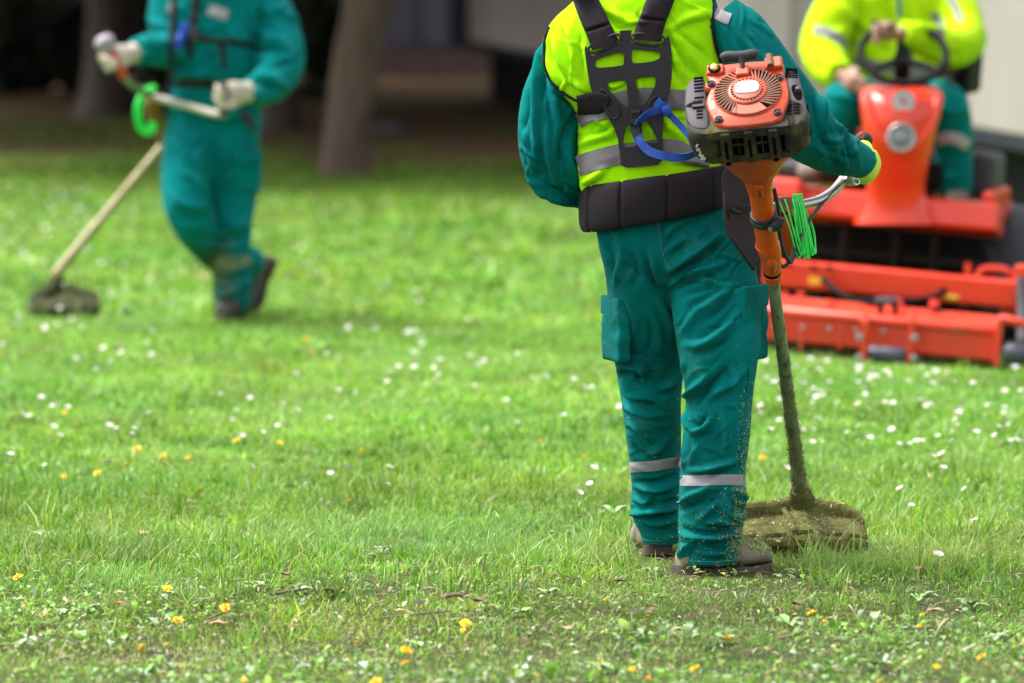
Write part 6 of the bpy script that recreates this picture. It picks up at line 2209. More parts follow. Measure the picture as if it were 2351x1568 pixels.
# ---- spare trimmer line looped over the handlebar
tl = MB()
rl = random.Random(4)
top0, top1 = W(1800, 462, 15.05), W(1850, 458, 15.13)
for k in range(14):
    f_ = k / 13
    if k < 3:
        pts = [W(1784 + 18 * k, 458, 15.02), W(1790 + 18 * k, 466 + 10 * k, 14.995), W(1812 + 8 * k, 520, 14.99), W(1832 + 5 * k, 590 - 6 * k, 15.0), W(1838 + 4 * k, 560, 15.06), W(1795 + 18 * k, 470, 15.07)]
    else:
        a = W(1816 + 26 * f_ + rl.uniform(-2, 2), 463 - 2 * f_, 15.06 + 0.05 * f_)
        e = W(1832 + 38 * f_ + rl.uniform(-3, 3), 596 - 8 * f_ + rl.uniform(-14, 2), 15.03 + 0.06 * f_)
        tp = a + np.array([0, -0.018, 0.010])
        bow = np.array([rl.uniform(-0.006, 0.006), -0.010 + rl.uniform(-0.008, 0.004), 0])
        pts = [tp + np.array([0, 0.032, 0.0]), tp + np.array([0, 0.014, 0.008]), tp, tp * 0.65 + e * 0.35 + bow, tp * 0.15 + e * 0.85 + bow * 0.6, e, e + np.array([0.004, 0.012, 0.008]), tp * 0.4 + e * 0.6 + np.array([0.008, 0.024, 0]) - bow, tp + np.array([0.003, 0.034, -0.01])]
    tl.tube(pts, 0.0021, seg=7, n=36)
tlo = tl.build('trimmer_line', M_line, smooth=60)
tag(tlo, 'bundle of bright green trimmer line looped over the silver handlebar', 'trimmer line')

# ================================================================== RIDE-ON MOWER
M_mow = pmat('mower_orange', (0.74, 0.040, 0.009), (0.64, 0.032, 0.007), rough=0.30, scale=3, spec=0.5, coat=0.25)
M_mow_d = pmat('mower_orange_worn', (0.70, 0.040, 0.010), (0.52, 0.032, 0.010), rough=0.42, scale=6, dirt=(0.24, 0.10, 0.05), dscale=9, damt=0.36)
M_skirt = pmat('muddy_skirt', (0.10, 0.055, 0.035), (0.055, 0.035, 0.025), rough=0.9, scale=12)
M_tyre = pmat('tyre_rubber', (0.024, 0.022, 0.027), (0.015, 0.014, 0.017), rough=0.85, spec=0.2, scale=10)
M_mgrey = pmat('mower_grey_plastic', (0.045, 0.042, 0.052), (0.032, 0.030, 0.038), rough=0.6, spec=0.3, scale=5)
M_roller = pmat('steel_roller', (0.07, 0.07, 0.10), (0.045, 0.045, 0.065), rough=0.45, metal=0.3, scale=20)
M_mblack = pmat('mower_black', (0.005, 0.0045, 0.0045), (0.003, 0.003, 0.003), rough=0.7, spec=0.15)
M_mframe = pmat('mower_frame', (0.024, 0.014, 0.012), (0.015, 0.010, 0.009), rough=0.8, spec=0.15)
M_chrome = pmat('lamp_ring', (0.35, 0.33, 0.35), (0.28, 0.26, 0.28), rough=0.35, metal=0.5)
M_lens = pmat('lamp_lens', (0.17, 0.18, 0.21), (0.12, 0.13, 0.16), rough=0.15, scale=40, spec=0.8)
M_emb = pmat('emblem_white', (0.42, 0.38, 0.39), (0.38, 0.33, 0.35), rough=0.4)
M_emb_p = pmat('emblem_pink', (0.42, 0.14, 0.15), (0.36, 0.11, 0.12), rough=0.35)
M_yel = pmat('yellow_cap', (0.80, 0.45, 0.02), (0.7, 0.38, 0.02), rough=0.5)

RM = R3(ry=4.4, rz=-13)
mo = W(2050, 700, 23.0)
mower = empty('ride_on_mower', (mo[0], 23.0, float(gz(mo[0], 23.0))), 'orange ride-on mower facing the camera with its cutting deck in front', 'mower')


def mbox(u, v, Y, size, name, mat, parent=None, rx=0, bevel=0.008, taper=1.0, extra=None):
    Rr = RM @ R3(rx=rx)
    return MB().box(W(u, v, Y), size, Rr, taper).build(name, mat, parent or mower, bevel=bevel)


def mx(u, v, Y, dx=0, dy=0, dz=0):
    return W(u, v, Y) + RM @ np.array([dx, dy, dz])


def mcyl(c, length, r, name, mat, parent=None, seg=20, ax=(1, 0, 0)):
    a = RM @ np.array(ax, float)
    c = np.array(c)
    return MB().tube([c - a * length / 2, c - a * (length / 2 - r * 0.15), c + a * (length / 2 - r * 0.15), c + a * length / 2], [r * 0.85, r, r, r * 0.85], seg=seg).build(name, mat, parent or mower, smooth=50)


# cutting deck
deck = mbox(2020, 775, 22.28, (0.955, 0.05, 0.10), 'cutting_deck', M_mow_d, bevel=0.012)
mcyl(mx(2020, 737, 22.27), 0.955, 0.024, 'deck_lip', M_mow_d, deck)
MB().box(mx(2020, 722, 22.42), (0.95, 0.28, 0.012), RM @ R3(rx=5)).build('deck_top', M_mow_d, deck, bevel=0.004)
MB().box(mx(2020, 712, 22.56), (0.95, 0.03, 0.04), RM).build('deck_rear_flange', M_mow_d, deck, bevel=0.008)
MB().box(mx(2020, 814, 22.33), (0.94, 0.03, 0.055), RM).build('deck_skirt', M_skirt, deck, bevel=0.004)
MB().box(mx(2020, 790, 22.5), (0.90, 0.36, 0.09), RM).build('deck_inside', M_mblack, deck)
MB().box(mx(2050, 690, 22.86), (0.62, 0.05, 0.075), RM).build('gap_shade_fill', M_mblack, mower, bevel=0.01)  # added dark boxes, standing in for shade in the gap under the beam
MB().box(mx(1830, 690, 22.86), (0.20, 0.05, 0.05), RM).build('gap_shade_fill', M_mframe, mower, bevel=0.01)
for u in (1985, 2091):
    b = mbox(u, 786, 22.16, (0.024, 0.02, 0.175), 'roller_bracket', M_mow_d, bevel=0.004)
    MB().tube([mx(u, 742, 22.18), mx(u, 728, 22.26), mx(u, 722, 22.36)], 0.016, seg=10, n=8).build('bracket_arm', M_mow_d, b)
    MB().lathe([(0.0, 0.012), (0.014, 0.010), (0.016, 0.0)], mx(u, 822, 22.14, 0.012 if u > 2000 else -0.022), R=R3(rx=90), seg=14).build('bolt', M_chrome, b)
    MB().lathe([(0.0, 0.012), (0.014, 0.010), (0.016, 0.0)], mx(u, 775, 22.14, 0.014 if u > 2000 else -0.02), R=R3(rx=90), seg=14).build('bolt', M_chrome, b)
mcyl(mx(2038, 816, 22.19), 0.145, 0.036, 'front_roller', M_roller)
eb = mbox(2291, 790, 22.12, (0.026, 0.03, 0.17), 'end_bracket', M_mow_d, bevel=0.004)
MB().tube([mx(2291, 745, 22.12), mx(2300, 733, 22.12), mx(2330, 738, 22.10), mx(2352, 745, 22.10)], 0.018, seg=10, n=12).build('end_hoop', M_mow_d, eb)
mcyl(mx(2335, 812, 22.12), 0.10, 0.045, 'side_roller', M_roller)
for u, w_ in ((1840, 0.012), (1930, 0.010), (2180, 0.012), (2230, 0.010)):
    MB().box(mx(u, 775, 22.25), (w_, 0.012, 0.096), RM).build('deck_rib', M_mow_d, deck, bevel=0.003)
for u in (2062, 1905, 2145):
    MB().lathe([(0.0, 0.03), (0.018, 0.026), (0.022, 0.0)], mx(u, 704, 22.5), seg=14).build('deck_cap', M_mow, deck)
for u in (2022, 2055):
    mbox(u, 706, 22.4, (0.02, 0.04, 0.06), 'deck_clamp', M_mblack, deck)
MB().lathe([(0.0, 0.045), (0.04, 0.04), (0.055, 0.03), (0.06, 0.0)], mx(2038, 706, 22.62), R=np.diag([1.2, 0.9, 1.0]), seg=20).build('deck_motor', M_mgrey, mower)
# lift beam above the deck
beam = mbox(2050, 650, 22.78, (1.05, 0.07, 0.112), 'lift_beam', M_mow, bevel=0.014)
MB().box(mx(2050, 630, 22.82), (1.0, 0.06, 0.02), RM).build('beam_cap', M_mow, beam, bevel=0.005)
for u in (1812, 1868, 1905, 1990, 2062, 2130, 2200):
    mbox(u, 622 + (u - 2050) * 0.06, 22.80, (0.022, 0.05, 0.012), 'beam_slot', M_mblack, beam, bevel=0.002)
MB().lathe([(0.0, 0.05), (0.012, 0.05), (0.014, 0.0)], mx(2222, 632, 22.80), seg=12).build('beam_pin', M_mow, beam)
MB().tube([mx(2240, 640, 22.8), mx(2260, 618, 22.8), mx(2310, 622, 22.78), mx(2330, 650, 22.78)], 0.016, seg=10, n=14).build('beam_hoop', M_mow, beam)
mbox(2312, 690, 22.74, (0.05, 0.08, 0.13), 'beam_end', M_mow_d, bevel=0.01)
mbox(2345, 665, 22.7, (0.06, 0.10, 0.20), 'beam_end', M_mow, bevel=0.01)
MB().tube([mx(2345, 640, 22.6), mx(2347, 720, 22.5), mx(2346, 790, 22.3)], 0.022, seg=10, n=10).build('hydraulic_ram', M_mgrey, mower)
mcyl(mx(2185, 683, 22.7), 0.06, 0.014, 'yellow_cap', M_yel, beam)
for u in (1800, 1838, 2210):
    MB().box(mx(u, 688, 22.76), (0.03, 0.04, 0.06), RM).build('beam_lug', M_mow_d, beam, bevel=0.005)
# hoses, bolts and warning labels on the front
for pts in ([(1890, 640, 22.74), (1920, 668, 22.66), (1960, 690, 22.6), (2010, 694, 22.55)], [(2180, 650, 22.74), (2150, 680, 22.66), (2105, 690, 22.6), (2068, 694, 22.55)], [(2262, 560, 22.95), (2290, 620, 22.8), (2325, 660, 22.7), (2340, 700, 22.6)]):
    MB().tube([mx(*q) for q in pts], 0.013, seg=10, n=24).build('hydraulic_hose', M_mblack, mower)
for u in range(1780, 2290, 62):
    MB().lathe([(0.0, 0.009), (0.009, 0.007), (0.010, 0.0)], mx(u, 760 + (u - 2020) * 0.05, 22.24), R=R3(rx=90), seg=8).build('bolt', M_chrome, deck)
for u, v, w_, h_ in ((2235, 655, 0.07, 0.03), (1870, 655, 0.05, 0.03)):
    MB().box(mx(u, v + (u - 2050) * 0.06, 22.735), (w_, 0.004, h_), RM).build('warning_label', M_yel, beam)
# foot platform
plat = mbox(2058, 487, 23.12, (0.86, 0.22, 0.115), 'foot_platform', M_mow, rx=-12, bevel=0.02)
MB().box(mx(2058, 462, 23.42), (0.90, 0.60, 0.03), RM).build('foot_board', M_mow, plat, bevel=0.008)
mbox(1812, 455, 23.2, (0.16, 0.4, 0.10), 'platform_side', M_mow, plat, rx=-14, bevel=0.03)
mbox(2286, 470, 23.2, (0.05, 0.5, 0.13), 'platform_side', M_mow, plat, bevel=0.015)
# dark chassis below
MB().box(mx(2070, 570, 23.55), (0.80, 0.55, 0.17), RM).build('chassis', M_mblack, mower)
MB().box(mx(2055, 590, 23.2), (0.78, 0.04, 0.03), RM).build('chassis_bar', M_mframe, mower)
for u in (1935, 2055, 2145):
    MB().box(mx(u, 575, 23.15), (0.028, 0.035, 0.18), RM).build('chassis_bar', M_mframe, mower, bevel=0.004)
MB().box(mx(2050, 640, 23.05), (0.06, 0.5, 0.05), RM).build('lift_arm', M_mframe, mower)
# wheels
def mwheel(c, r, w_, rim=True):
    a = RM @ np.array([1.0, 0, 0])
    Rw = np.stack([RM @ np.array([0, 1.0, 0]), RM @ np.array([0, 0, 1.0]), a], 1)
    o = MB().lathe([(r * 0.55, -w_ / 2), (r * 0.82, -w_ / 2), (r * 0.95, -w_ * 0.44), (r, -w_ * 0.25), (r, w_ * 0.25), (r * 0.95, w_ * 0.44), (r * 0.82, w_ / 2), (r * 0.55, w_ / 2)], c, R=Rw, seg=40)
    for k in range(26):
        t = 2 * math.pi * k / 26
        o.box(np.array(c) + Rw @ np.array([r * math.cos(t), r * math.sin(t), 0]), (0.02, 0.024, w_ * 0.8), Rw @ R3(rz=math.degrees(t)))
    wo = o.build('wheel', M_tyre, mower, smooth=50)
    MB().lathe([(r * 0.56, -w_ * 0.3), (r * 0.5, -w_ * 0.1), (r * 0.2, -w_ * 0.12), (r * 0.18, -w_ * 0.2), (0.0, -w_ * 0.2)], c, R=Rw, seg=24).build('rim', M_mow, wo)
    MB().lathe([(r * 0.56, w_ * 0.3), (r * 0.5, w_ * 0.1), (r * 0.2, w_ * 0.12), (r * 0.18, w_ * 0.2), (0.0, w_ * 0.2)], c, R=Rw, seg=24).build('rim', M_mow, wo)


def wheel_at(u, Y, r, w_):
    p = W(u, 500, Y)
    return np.array([p[0], Y, float(gz(p[0], Y)) + r - 0.008]), r, w_


mwheel(*wheel_at(2350, 23.55, 0.27, 0.20))
mwheel(*wheel_at(1770, 23.85, 0.27, 0.20))
mwheel(*wheel_at(2240, 24.75, 0.21, 0.17))
mwheel(*wheel_at(1860, 24.95, 0.21, 0.17))
fd = MB()
cw = wheel_at(2350, 23.55, 0.27, 0.2)[0]
Rw = np.stack([RM @ np.array([0, 1.0, 0]), RM @ np.array([0, 0, 1.0]), RM @ np.array([1.0, 0, 0])], 1)
fd.lathe([(0.315, -0.125), (0.325, -0.10), (0.325, 0.10), (0.315, 0.125), (0.300, 0.115), (0.308, 0.09), (0.308, -0.09), (0.300, -0.115), (0.315, -0.125)], cw, R=Rw, seg=26, a0=60, a1=200)
fd.build('fender', M_mgrey, mower, smooth=50)
# steering column cowl
colm = MB().rings(hloft([(1958, 2152, 512, 23.0, 0.10), (1974, 2138, 480, 23.0, 0.09), (1988, 2124, 440, 22.99, 0.088), (1992, 2130, 385, 22.96, 0.10), (1985, 2144, 320, 22.94, 0.125), (1977, 2160, 255, 22.96, 0.145), (1975, 2164, 218, 23.0, 0.15), (1990, 2150, 198, 23.03, 0.13)], m=40, pw=2.3))
cowl = colm.build('steering_cowl', M_mow, mower, smooth=50)
ridge = catmull(np.array([(1990, 222), (1998, 262), (2015, 305), (2042, 340), (2069, 350), (2098, 340), (2126, 305), (2146, 262), (2155, 222)], float), 40)
V_, F_ = np.array(colm.v), colm.f
bvc = BVHTree.FromPolygons([Vector(q) for q in V_], [tuple(f) for f in F_])
MB().tube([W(a, b, (hitY(bvc, a, b) or 22.9) - 0.004) for a, b in ridge], 0.020, seg=10).build('cowl_ridge', M_mow, cowl)
lc = W(2069, 316, (hitY(bvc, 2069, 316) or 22.82) - 0.012)
RL = R3(rx=82)
lamp = MB().lathe([(0.060, -0.01), (0.060, 0.012), (0.054, 0.018), (0.045, 0.016), (0.043, 0.004)], lc, R=RL, seg=32).build('headlamp', M_chrome, mower, smooth=50)
MB().lathe([(0.046, 0.004), (0.035, 0.013), (0.018, 0.018), (0.0, 0.019)], lc, R=RL, seg=28).build('lens', M_lens, lamp)
ec = W(2074, 233, (hitY(bvc, 2074, 233) or 22.82) - 0.006)
emb = MB().lathe([(0.047, -0.004), (0.046, 0.004), (0.0, 0.005)], ec, R=RL, seg=32).build('emblem', M_emb, mower)
for dx, dz, sx, sz, rz in ((0.0, 0.0, 0.030, 0.040, 20), (-0.012, 0.010, 0.016, 0.026, -25), (0.014, -0.012, 0.018, 0.018, 35)):
    MB().box(ec + np.array([dx, -0.0062, dz]), (sx * 0.6, 0.002, sz * 0.6), R3(ry=rz)).build('emblem_mark', M_emb_p, emb, bevel=0.002)
MB().lathe([(0.048, 0.0), (0.051, 0.004), (0.048, 0.007)], ec, R=RL, seg=32).build('emblem_ring', M_mow, emb)
# dash, steering wheel
dash = MB().rings(hloft([(1996, 2146, 202, 23.08, 0.12), (2010, 2132, 190, 23.1, 0.10), (2035, 2108, 178, 23.12, 0.07)], m=10)).build('dashboard', M_mgrey, mower, smooth=60)
MB().box(W(2018, 183, 22.98), (0.05, 0.03, 0.025), R3(ry=20)).build('dash_lever', M_lens, dash, bevel=0.006)
wc_ = W(2074, 124, 22.96)
nrm = np.array([0.0, -0.66, 0.75])
MW = frame(wc_, nrm)


def wp(x, y, z=0):
    return MW[:3, :3] @ np.array([x, y, z]) + MW[:3, 3]


stw = MB().tube([wp(0.172 * math.cos(t), 0.172 * math.sin(t)) for t in np.linspace(0, 2 * math.pi, 48, endpoint=False)], 0.0155, seg=12, closed=True).build('steering_wheel', M_mblack, mower, smooth=60)
for t in (90, 215, 325):
    r_ = math.radians(t)
    MB().tube([wp(0.02 * math.cos(r_), 0.02 * math.sin(r_), -0.03), wp(0.09 * math.cos(r_), 0.09 * math.sin(r_), -0.012), wp(0.17 * math.cos(r_), 0.17 * math.sin(r_))], [0.03, 0.022, 0.018], seg=10, n=10, flat=0.6).build('spoke', M_mblack, stw)
MB().tube([wp(0, 0, -0.01), wp(0, 0, -0.05), wp(0, 0.02, -0.20)], [0.038, 0.034, 0.03], seg=16).build('wheel_hub', M_mblack, stw)
MB().tube([wp(-0.11, 0.13, 0.0), wp(-0.11, 0.13, 0.05)], [0.012, 0.02], seg=12).build('steering_knob', M_mblack, stw)
# seat, tank, pods
seat = MB().box(mx(2085, 250, 23.85), (0.46, 0.46, 0.10), RM).build('seat_cushion', M_mblack, mower, bevel=0.03, bseg=3)
MB().box(mx(2095, 150, 24.06), (0.48, 0.10, 0.42), RM @ R3(rx=-8)).build('seat_back', M_mblack, mower, bevel=0.03, bseg=3)
mbox(2228, 160, 23.72, (0.05, 0.36, 0.20), 'armrest', M_mblack, bevel=0.02)
mbox(2268, 400, 23.45, (0.10, 0.35, 0.18), 'side_pod', M_mgrey, bevel=0.03)
mbox(1835, 388, 23.5, (0.18, 0.3, 0.07), 'side_pod', M_mgrey, bevel=0.03)
mbox(2140, 400, 23.2, (0.09, 0.10, 0.10), 'pedal', M_mblack, bevel=0.01)
MB().tube([mx(2140, 440, 23.2), mx(2150, 380, 23.22), mx(2155, 330, 23.3)], 0.014, seg=8, n=8).build('lever', M_mblack, mower)
MB().box(mx(2075, 360, 24.55), (0.46, 0.9, 0.34), RM).build('engine_hood', M_mow, mower, bevel=0.06, bseg=4)
MB().box(mx(2075, 380, 24.3), (0.56, 1.3, 0.14), RM).build('rear_frame', M_mframe, mower, bevel=0.02)

# ------------------------------------------------------------------ driver
M_hv2 = fabric('hi_vis_jacket', (0.40, 0.64, 0.006), (0.31, 0.52, 0.004))
bc_ = MB()
bc_.rings(hloft([(2005, 2115, -40, 23.75, 0.09), (1960, 2170, 20, 23.75, 0.11), (1960, 2180, 130, 23.75, 0.11), (1965, 2180, 240, 23.75, 0.12)], m=16))
P, r = path([(1940, 0, 23.66, 0.06), (1893, 100, 23.54, 0.05), (1905, 150, 23.38, 0.042), (1938, 180, 23.2, 0.032)])
bc_.tube(P, r, seg=12, n=16)
P, r = path([(2185, 0, 23.66, 0.06), (2212, 85, 23.5, 0.05), (2185, 108, 23.3, 0.042), (2110, 88, 23.1, 0.034), (2058, 76, 23.02, 0.03)])
bc_.tube(P, r, seg=12, n=16)
for sp in ([(2010, 230, 23.7, 0.08), (1938, 230, 23.22, 0.065), (1915, 300, 23.25, 0.05), (1872, 380, 23.16, 0.04)], [(2120, 230, 23.7, 0.08), (2175, 240, 23.22, 0.065), (2188, 330, 23.25, 0.05), (2196, 452, 23.2, 0.04)]):
    P, r = path(sp)
    bc_.tube(P, r, seg=12, n=18)
# bare hands: right on the thigh, left closed on the wheel
h0, h1 = W(1938, 180, 23.2), W(1962, 190, 23.12)
bc_.tube([h0, h0 * 0.4 + h1 * 0.6, h1], [0.032, 0.042, 0.038], seg=14, n=7, flat=0.6, ref=(0.3, 0, 1))
for k in range(4):
    b_ = h1 + np.array([0.004 * k - 0.006, -0.005, 0.024 - 0.019 * k])
    bc_.tube([b_, b_ + np.array([0.03, -0.03, -0.004]), b_ + np.array([0.045, -0.045, -0.022]), b_ + np.array([0.047, -0.05, -0.045 + 0.004 * k])], [0.011, 0.0105, 0.0095, 0.008], seg=8, n=8)
bc_.tube([h0 + np.array([0.01, -0.012, 0.025]), h0 + np.array([0.04, -0.035, 0.04]), h0 + np.array([0.062, -0.055, 0.03])], [0.014, 0.012, 0.009], seg=8, n=7)
h0, h1 = W(2058, 74, 22.99), W(2024, 70, 22.99)
bc_.tube([h0, h0 * 0.4 + h1 * 0.6, h1], [0.03, 0.042, 0.038], seg=14, n=7, flat=0.65, ref=(0, 0, 1))
for k in range(4):
    b_ = h1 + np.array([0.004, 0.0, 0.026 - 0.018 * k])
    bc_.tube([b_, b_ + np.array([-0.028, -0.010, -0.004]), b_ + np.array([-0.036, -0.034, -0.016]), b_ + np.array([-0.020, -0.050, -0.022])], [0.011, 0.0105, 0.0095, 0.008], seg=8, n=8)
bc_.tube([h0 + np.array([-0.008, -0.02, 0.02]), h0 + np.array([-0.034, -0.04, 0.03]), h0 + np.array([-0.055, -0.05, 0.022])], [0.014, 0.012, 0.009], seg=8, n=7)
hC = W(2070, -150, 23.66)
fC, _ = head_shape(bc_, hC, (-0.1, -1.0))
V, L, S = union(bc_, 0.006, 4)
personC = tag(link('person', npmesh('person', V, L, S), M_skin), 'person in yellow hi-vis jacket and teal trousers driving the orange mower', 'person')
hair_cap(hC, fC, personC)
jc = MB()
jc.rings(hloft([(2010, 2120, -70, 23.74, 0.085), (1975, 2150, -40, 23.74, 0.12), (1925, 2195, 0, 23.74, 0.14), (1922, 2212, 60, 23.74, 0.155), (1932, 2215, 130, 23.73, 0.165), (1940, 2216, 200, 23.72, 0.17), (1948, 2214, 235, 23.72, 0.165)], m=30))
P1, r1 = path([(1945, -15, 23.68, 0.08), (1915, 35, 23.62, 0.092), (1895, 90, 23.55, 0.094), (1892, 130, 23.46, 0.09), (1912, 162, 23.32, 0.074), (1930, 176, 23.23, 0.058)])
jc.tube(P1, r1, seg=22, n=40)
P2, r2 = path([(2180, -15, 23.68, 0.08), (2200, 35, 23.6, 0.092), (2212, 85, 23.48, 0.09), (2185, 108, 23.28, 0.08), (2120, 90, 23.12, 0.066), (2070, 78, 23.04, 0.056)])
jc.tube(P2, r2, seg=22, n=40)
stC = [([(1930, 20), (1985, 60), (2040, 100)], 11, 0.016), ([(2040, -10), (2050, 60), (2040, 130)], 12, -0.014), ([(1860, 110), (1890, 140), (1930, 150)], 9, 0.012), ([(2100, 20), (2120, 60), (2180, 60)], 10, 0.014),
       ([(2100, 130), (2160, 160), (2210, 150)], 10, 0.014), ([(1960, 100), (1990, 150), (2010, 200)], 11, -0.012), ([(1870, 60), (1900, 80), (1940, 70)], 9, 0.010), ([(2130, 110), (2190, 125), (2220, 110)], 8, -0.012)]
jacketC, CV, CL, CS = cloth('jacket', jc, M_hv2, personC, 0.009, stC, wr=((9.0, 0.012), (22.0, 0.004)), smooth_it=4)
bvC = bvh_of((CV, CL, CS))
for mid, wid in (([(1868, 68), (1895, 72), (1925, 88), (1948, 108)], [22, 22, 22, 20]), ([(2142, 30), (2158, 52), (2160, 76), (2156, 96)], [18, 18, 18, 18]), ([(1960, 138), (2000, 150), (2060, 158), (2130, 170), (2200, 178)], [26, 26, 26, 26, 26]), ([(2180, -8), (2196, 22), (2206, 50)], [16, 16, 16])):
    drape(bvC, mid, wid, 22, 7, off=0.004, thick=0.003, sm=2).build('reflective_stripe', M_reflect, jacketC, smooth=60)
drape(bvC, [(2150, 150), (2170, 156), (2190, 152)], [22, 24, 22], 10, 5, off=0.005, thick=0.004, sm=2).build('orange_patch', M_oran, jacketC, smooth=60)
drape(bvC, [(2062, -15), (2064, 10), (2066, 40)], [10, 9, 8], 12, 5, off=0.003, thick=0.003, sm=2).build('zip', pmat('zip_teal', (0.01, 0.12, 0.22), rough=0.6), jacketC, smooth=60)
tc_ = MB()
tc_.rings(hloft([(1955, 2205, 215, 23.74, 0.15), (1950, 2210, 255, 23.72, 0.16), (1975, 2190, 285, 23.72, 0.13)], m=10))
for sp in ([(2020, 240, 23.7, 0.105), (1975, 235, 23.45, 0.10), (1938, 236, 23.22, 0.092), (1925, 280, 23.2, 0.085), (1905, 330, 23.2, 0.078), (1876, 378, 23.18, 0.068)], [(2115, 240, 23.7, 0.105), (2150, 240, 23.45, 0.10), (2172, 246, 23.22, 0.092), (2184, 300, 23.2, 0.085), (2190, 370, 23.22, 0.076), (2194, 448, 23.2, 0.070)]):
    P, r = path(sp)
    tc_.tube(P, r, seg=20, n=36)
troC, V1, L1, S1 = cloth('trousers', tc_, M_teal, personC, 0.009, [([(1900, 215), (1940, 225), (1980, 240)], 9, 0.012), ([(2140, 230), (2180, 260), (2220, 250)], 10, 0.014), ([(2150, 290), (2190, 300), (2220, 280)], 9, -0.012), ([(2160, 400), (2190, 410), (2225, 395)], 9, 0.012), ([(2160, 350), (2200, 360), (2225, 345)], 9, -0.010)], wr=((9.0, 0.010),), smooth_it=4)
bvTc = bvh_of((V1, L1, S1))
drape(bvTc, [(2152, 322), (2180, 315), (2205, 322), (2224, 336)], [26, 26, 26, 26], 16, 7, off=0.004, thick=0.003, sm=2).build('reflective_band', M_reflect_l, troC, smooth=60)
M_bootC = pmat('brown_boot', (0.16, 0.11, 0.075), (0.10, 0.07, 0.05), rough=0.7, scale=12)
p = W(2200, 472, 23.28)
boot(personC, p + np.array([0, 0.05, -0.01]), math.radians(-95), math.radians(4), 0.95, M_bootC, hi=False)
p = W(1872, 408, 23.3)
boot(personC, p + np.array([0, 0.02, 0.0]), math.radians(-100), math.radians(4), 0.95, M_bootC, hi=False)

# ================================================================== WALKING WORKER AT THE LEFT
bb = MB()
bb.rings(hloft([(440, 545, -70, 24.62, 0.07), (390, 585, -20, 24.62, 0.10), (400, 580, 60, 24.62, 0.11), (410, 575, 180, 24.62, 0.10), (405, 580, 280, 24.62, 0.10), (430, 560, 330, 24.62, 0.08)], m=20))
for sp in ([(592, 5, 24.62, 0.06), (645, 95, 24.58, 0.05), (652, 165, 24.45, 0.042), (600, 200, 24.3, 0.036), (562, 212, 24.2, 0.03), (530, 218, 24.13, 0.03)],
           [(388, 5, 24.6, 0.06), (392, 95, 24.55, 0.048), (385, 118, 24.5, 0.042), (345, 114, 24.36, 0.036), (305, 122, 24.26, 0.03), (275, 132, 24.22, 0.03)],
           [(535, 290, 24.6, 0.085), (530, 420, 24.58, 0.07), (533, 530, 24.55, 0.055), (535, 640, 24.58, 0.045), (540, 705, 24.62, 0.04)],
           [(450, 290, 24.6, 0.085), (432, 380, 24.48, 0.07), (432, 475, 24.36, 0.058), (490, 560, 24.62, 0.048), (588, 610, 24.95, 0.04)]):
    P, r = path(sp)
    bb.tube(P, r, seg=12, n=20)
hB = W(480, -165, 24.5)
fB, _ = head_shape(bb, hB, (-0.6, -0.8))
V, L, S = union(bb, 0.012, 3)
personB = tag(link('person', npmesh('person', V, L, S), M_skin), 'person in plain teal workwear and pale gloves walking with a brushcutter at the left', 'person')
hair_cap(hB, fB, personB)
M_tealB = fabric('teal_cotton_bright', (0.0008, 0.170, 0.172), (0.0006, 0.122, 0.126))
jb = MB()
jb.rings(hloft([(440, 545, -75, 24.6, 0.085), (405, 575, -45, 24.6, 0.12), (362, 610, -5, 24.6, 0.145), (368, 606, 60, 24.6, 0.155), (386, 600, 120, 24.6, 0.155), (390, 600, 165, 24.6, 0.15), (396, 592, 192, 24.6, 0.135)], m=36))
P, r = path([(588, -5, 24.63, 0.09), (618, 30, 24.62, 0.096), (640, 85, 24.58, 0.094), (648, 140, 24.5, 0.092), (636, 178, 24.42, 0.086), (602, 200, 24.3, 0.072), (570, 212, 24.22, 0.056)])
jb.tube(P, r, seg=24, n=44)
P, r = path([(390, -5, 24.6, 0.085), (384, 45, 24.58, 0.082), (388, 95, 24.53, 0.078), (378, 116, 24.47, 0.076), (345, 114, 24.36, 0.066), (312, 120, 24.27, 0.054)])
jb.tube(P, r, seg=24, n=44)


def ZB(x, y):
    """zoom of the left worker: region 350..1250 x 80..800"""
    return (350 + x / 2.1778) * 0.574, (80 + y / 2.1778) * 0.574


stB = [([ZB(*q) for q in pts], w, h * 1.4) for pts, w, h in (
    ([(1450, 60), (1600, 170), (1800, 270)], 9, 0.020), ([(1300, 200), (1500, 260), (1750, 330)], 9, -0.022), ([(1380, 420), (1560, 340), (1780, 350)], 9, 0.022), ([(1500, 430), (1650, 400), (1800, 330)], 8, -0.020),
    ([(1400, 480), (1600, 520), (1750, 600)], 9, 0.020), ([(1350, 520), (1500, 560), (1600, 600)], 8, -0.016), ([(1240, 60), (1300, 160), (1420, 230)], 9, 0.016), ([(760, 420), (900, 470), (1060, 460)], 9, 0.020),
    ([(780, 330), (830, 260), (900, 210)], 9, 0.014), ([(1000, 200), (1080, 330), (1060, 440)], 9, -0.012), ([(480, 160), (560, 220), (650, 200)], 8, 0.014), ([(430, 300), (530, 330), (640, 280)], 8, -0.012), ([(600, 40), (660, 90), (730, 120)], 8, 0.014))]
stB += [(p, w * 1.3, h * 3) for p, w, h in small_creases([(400, 590, 10, 180, 14, 60, 40), (600, 685, 20, 200, 14, 20, 35), (310, 400, 60, 150, 8, 60, 35)], 16)]
jacketB, V1, L1, S1 = cloth('jacket', jb, M_tealB, personB, 0.0085, stB, wr=((8.0, 0.012), (20.0, 0.004)), smooth_it=4)
bvB = bvh_of((V1, L1, S1))
tb_ = MB()
tb_.rings(hloft([(396, 592, 180, 24.61, 0.13), (388, 600, 225, 24.61, 0.145), (388, 597, 280, 24.61, 0.145), (395, 590, 320, 24.61, 0.12), (430, 570, 345, 24.61, 0.07)], m=20))
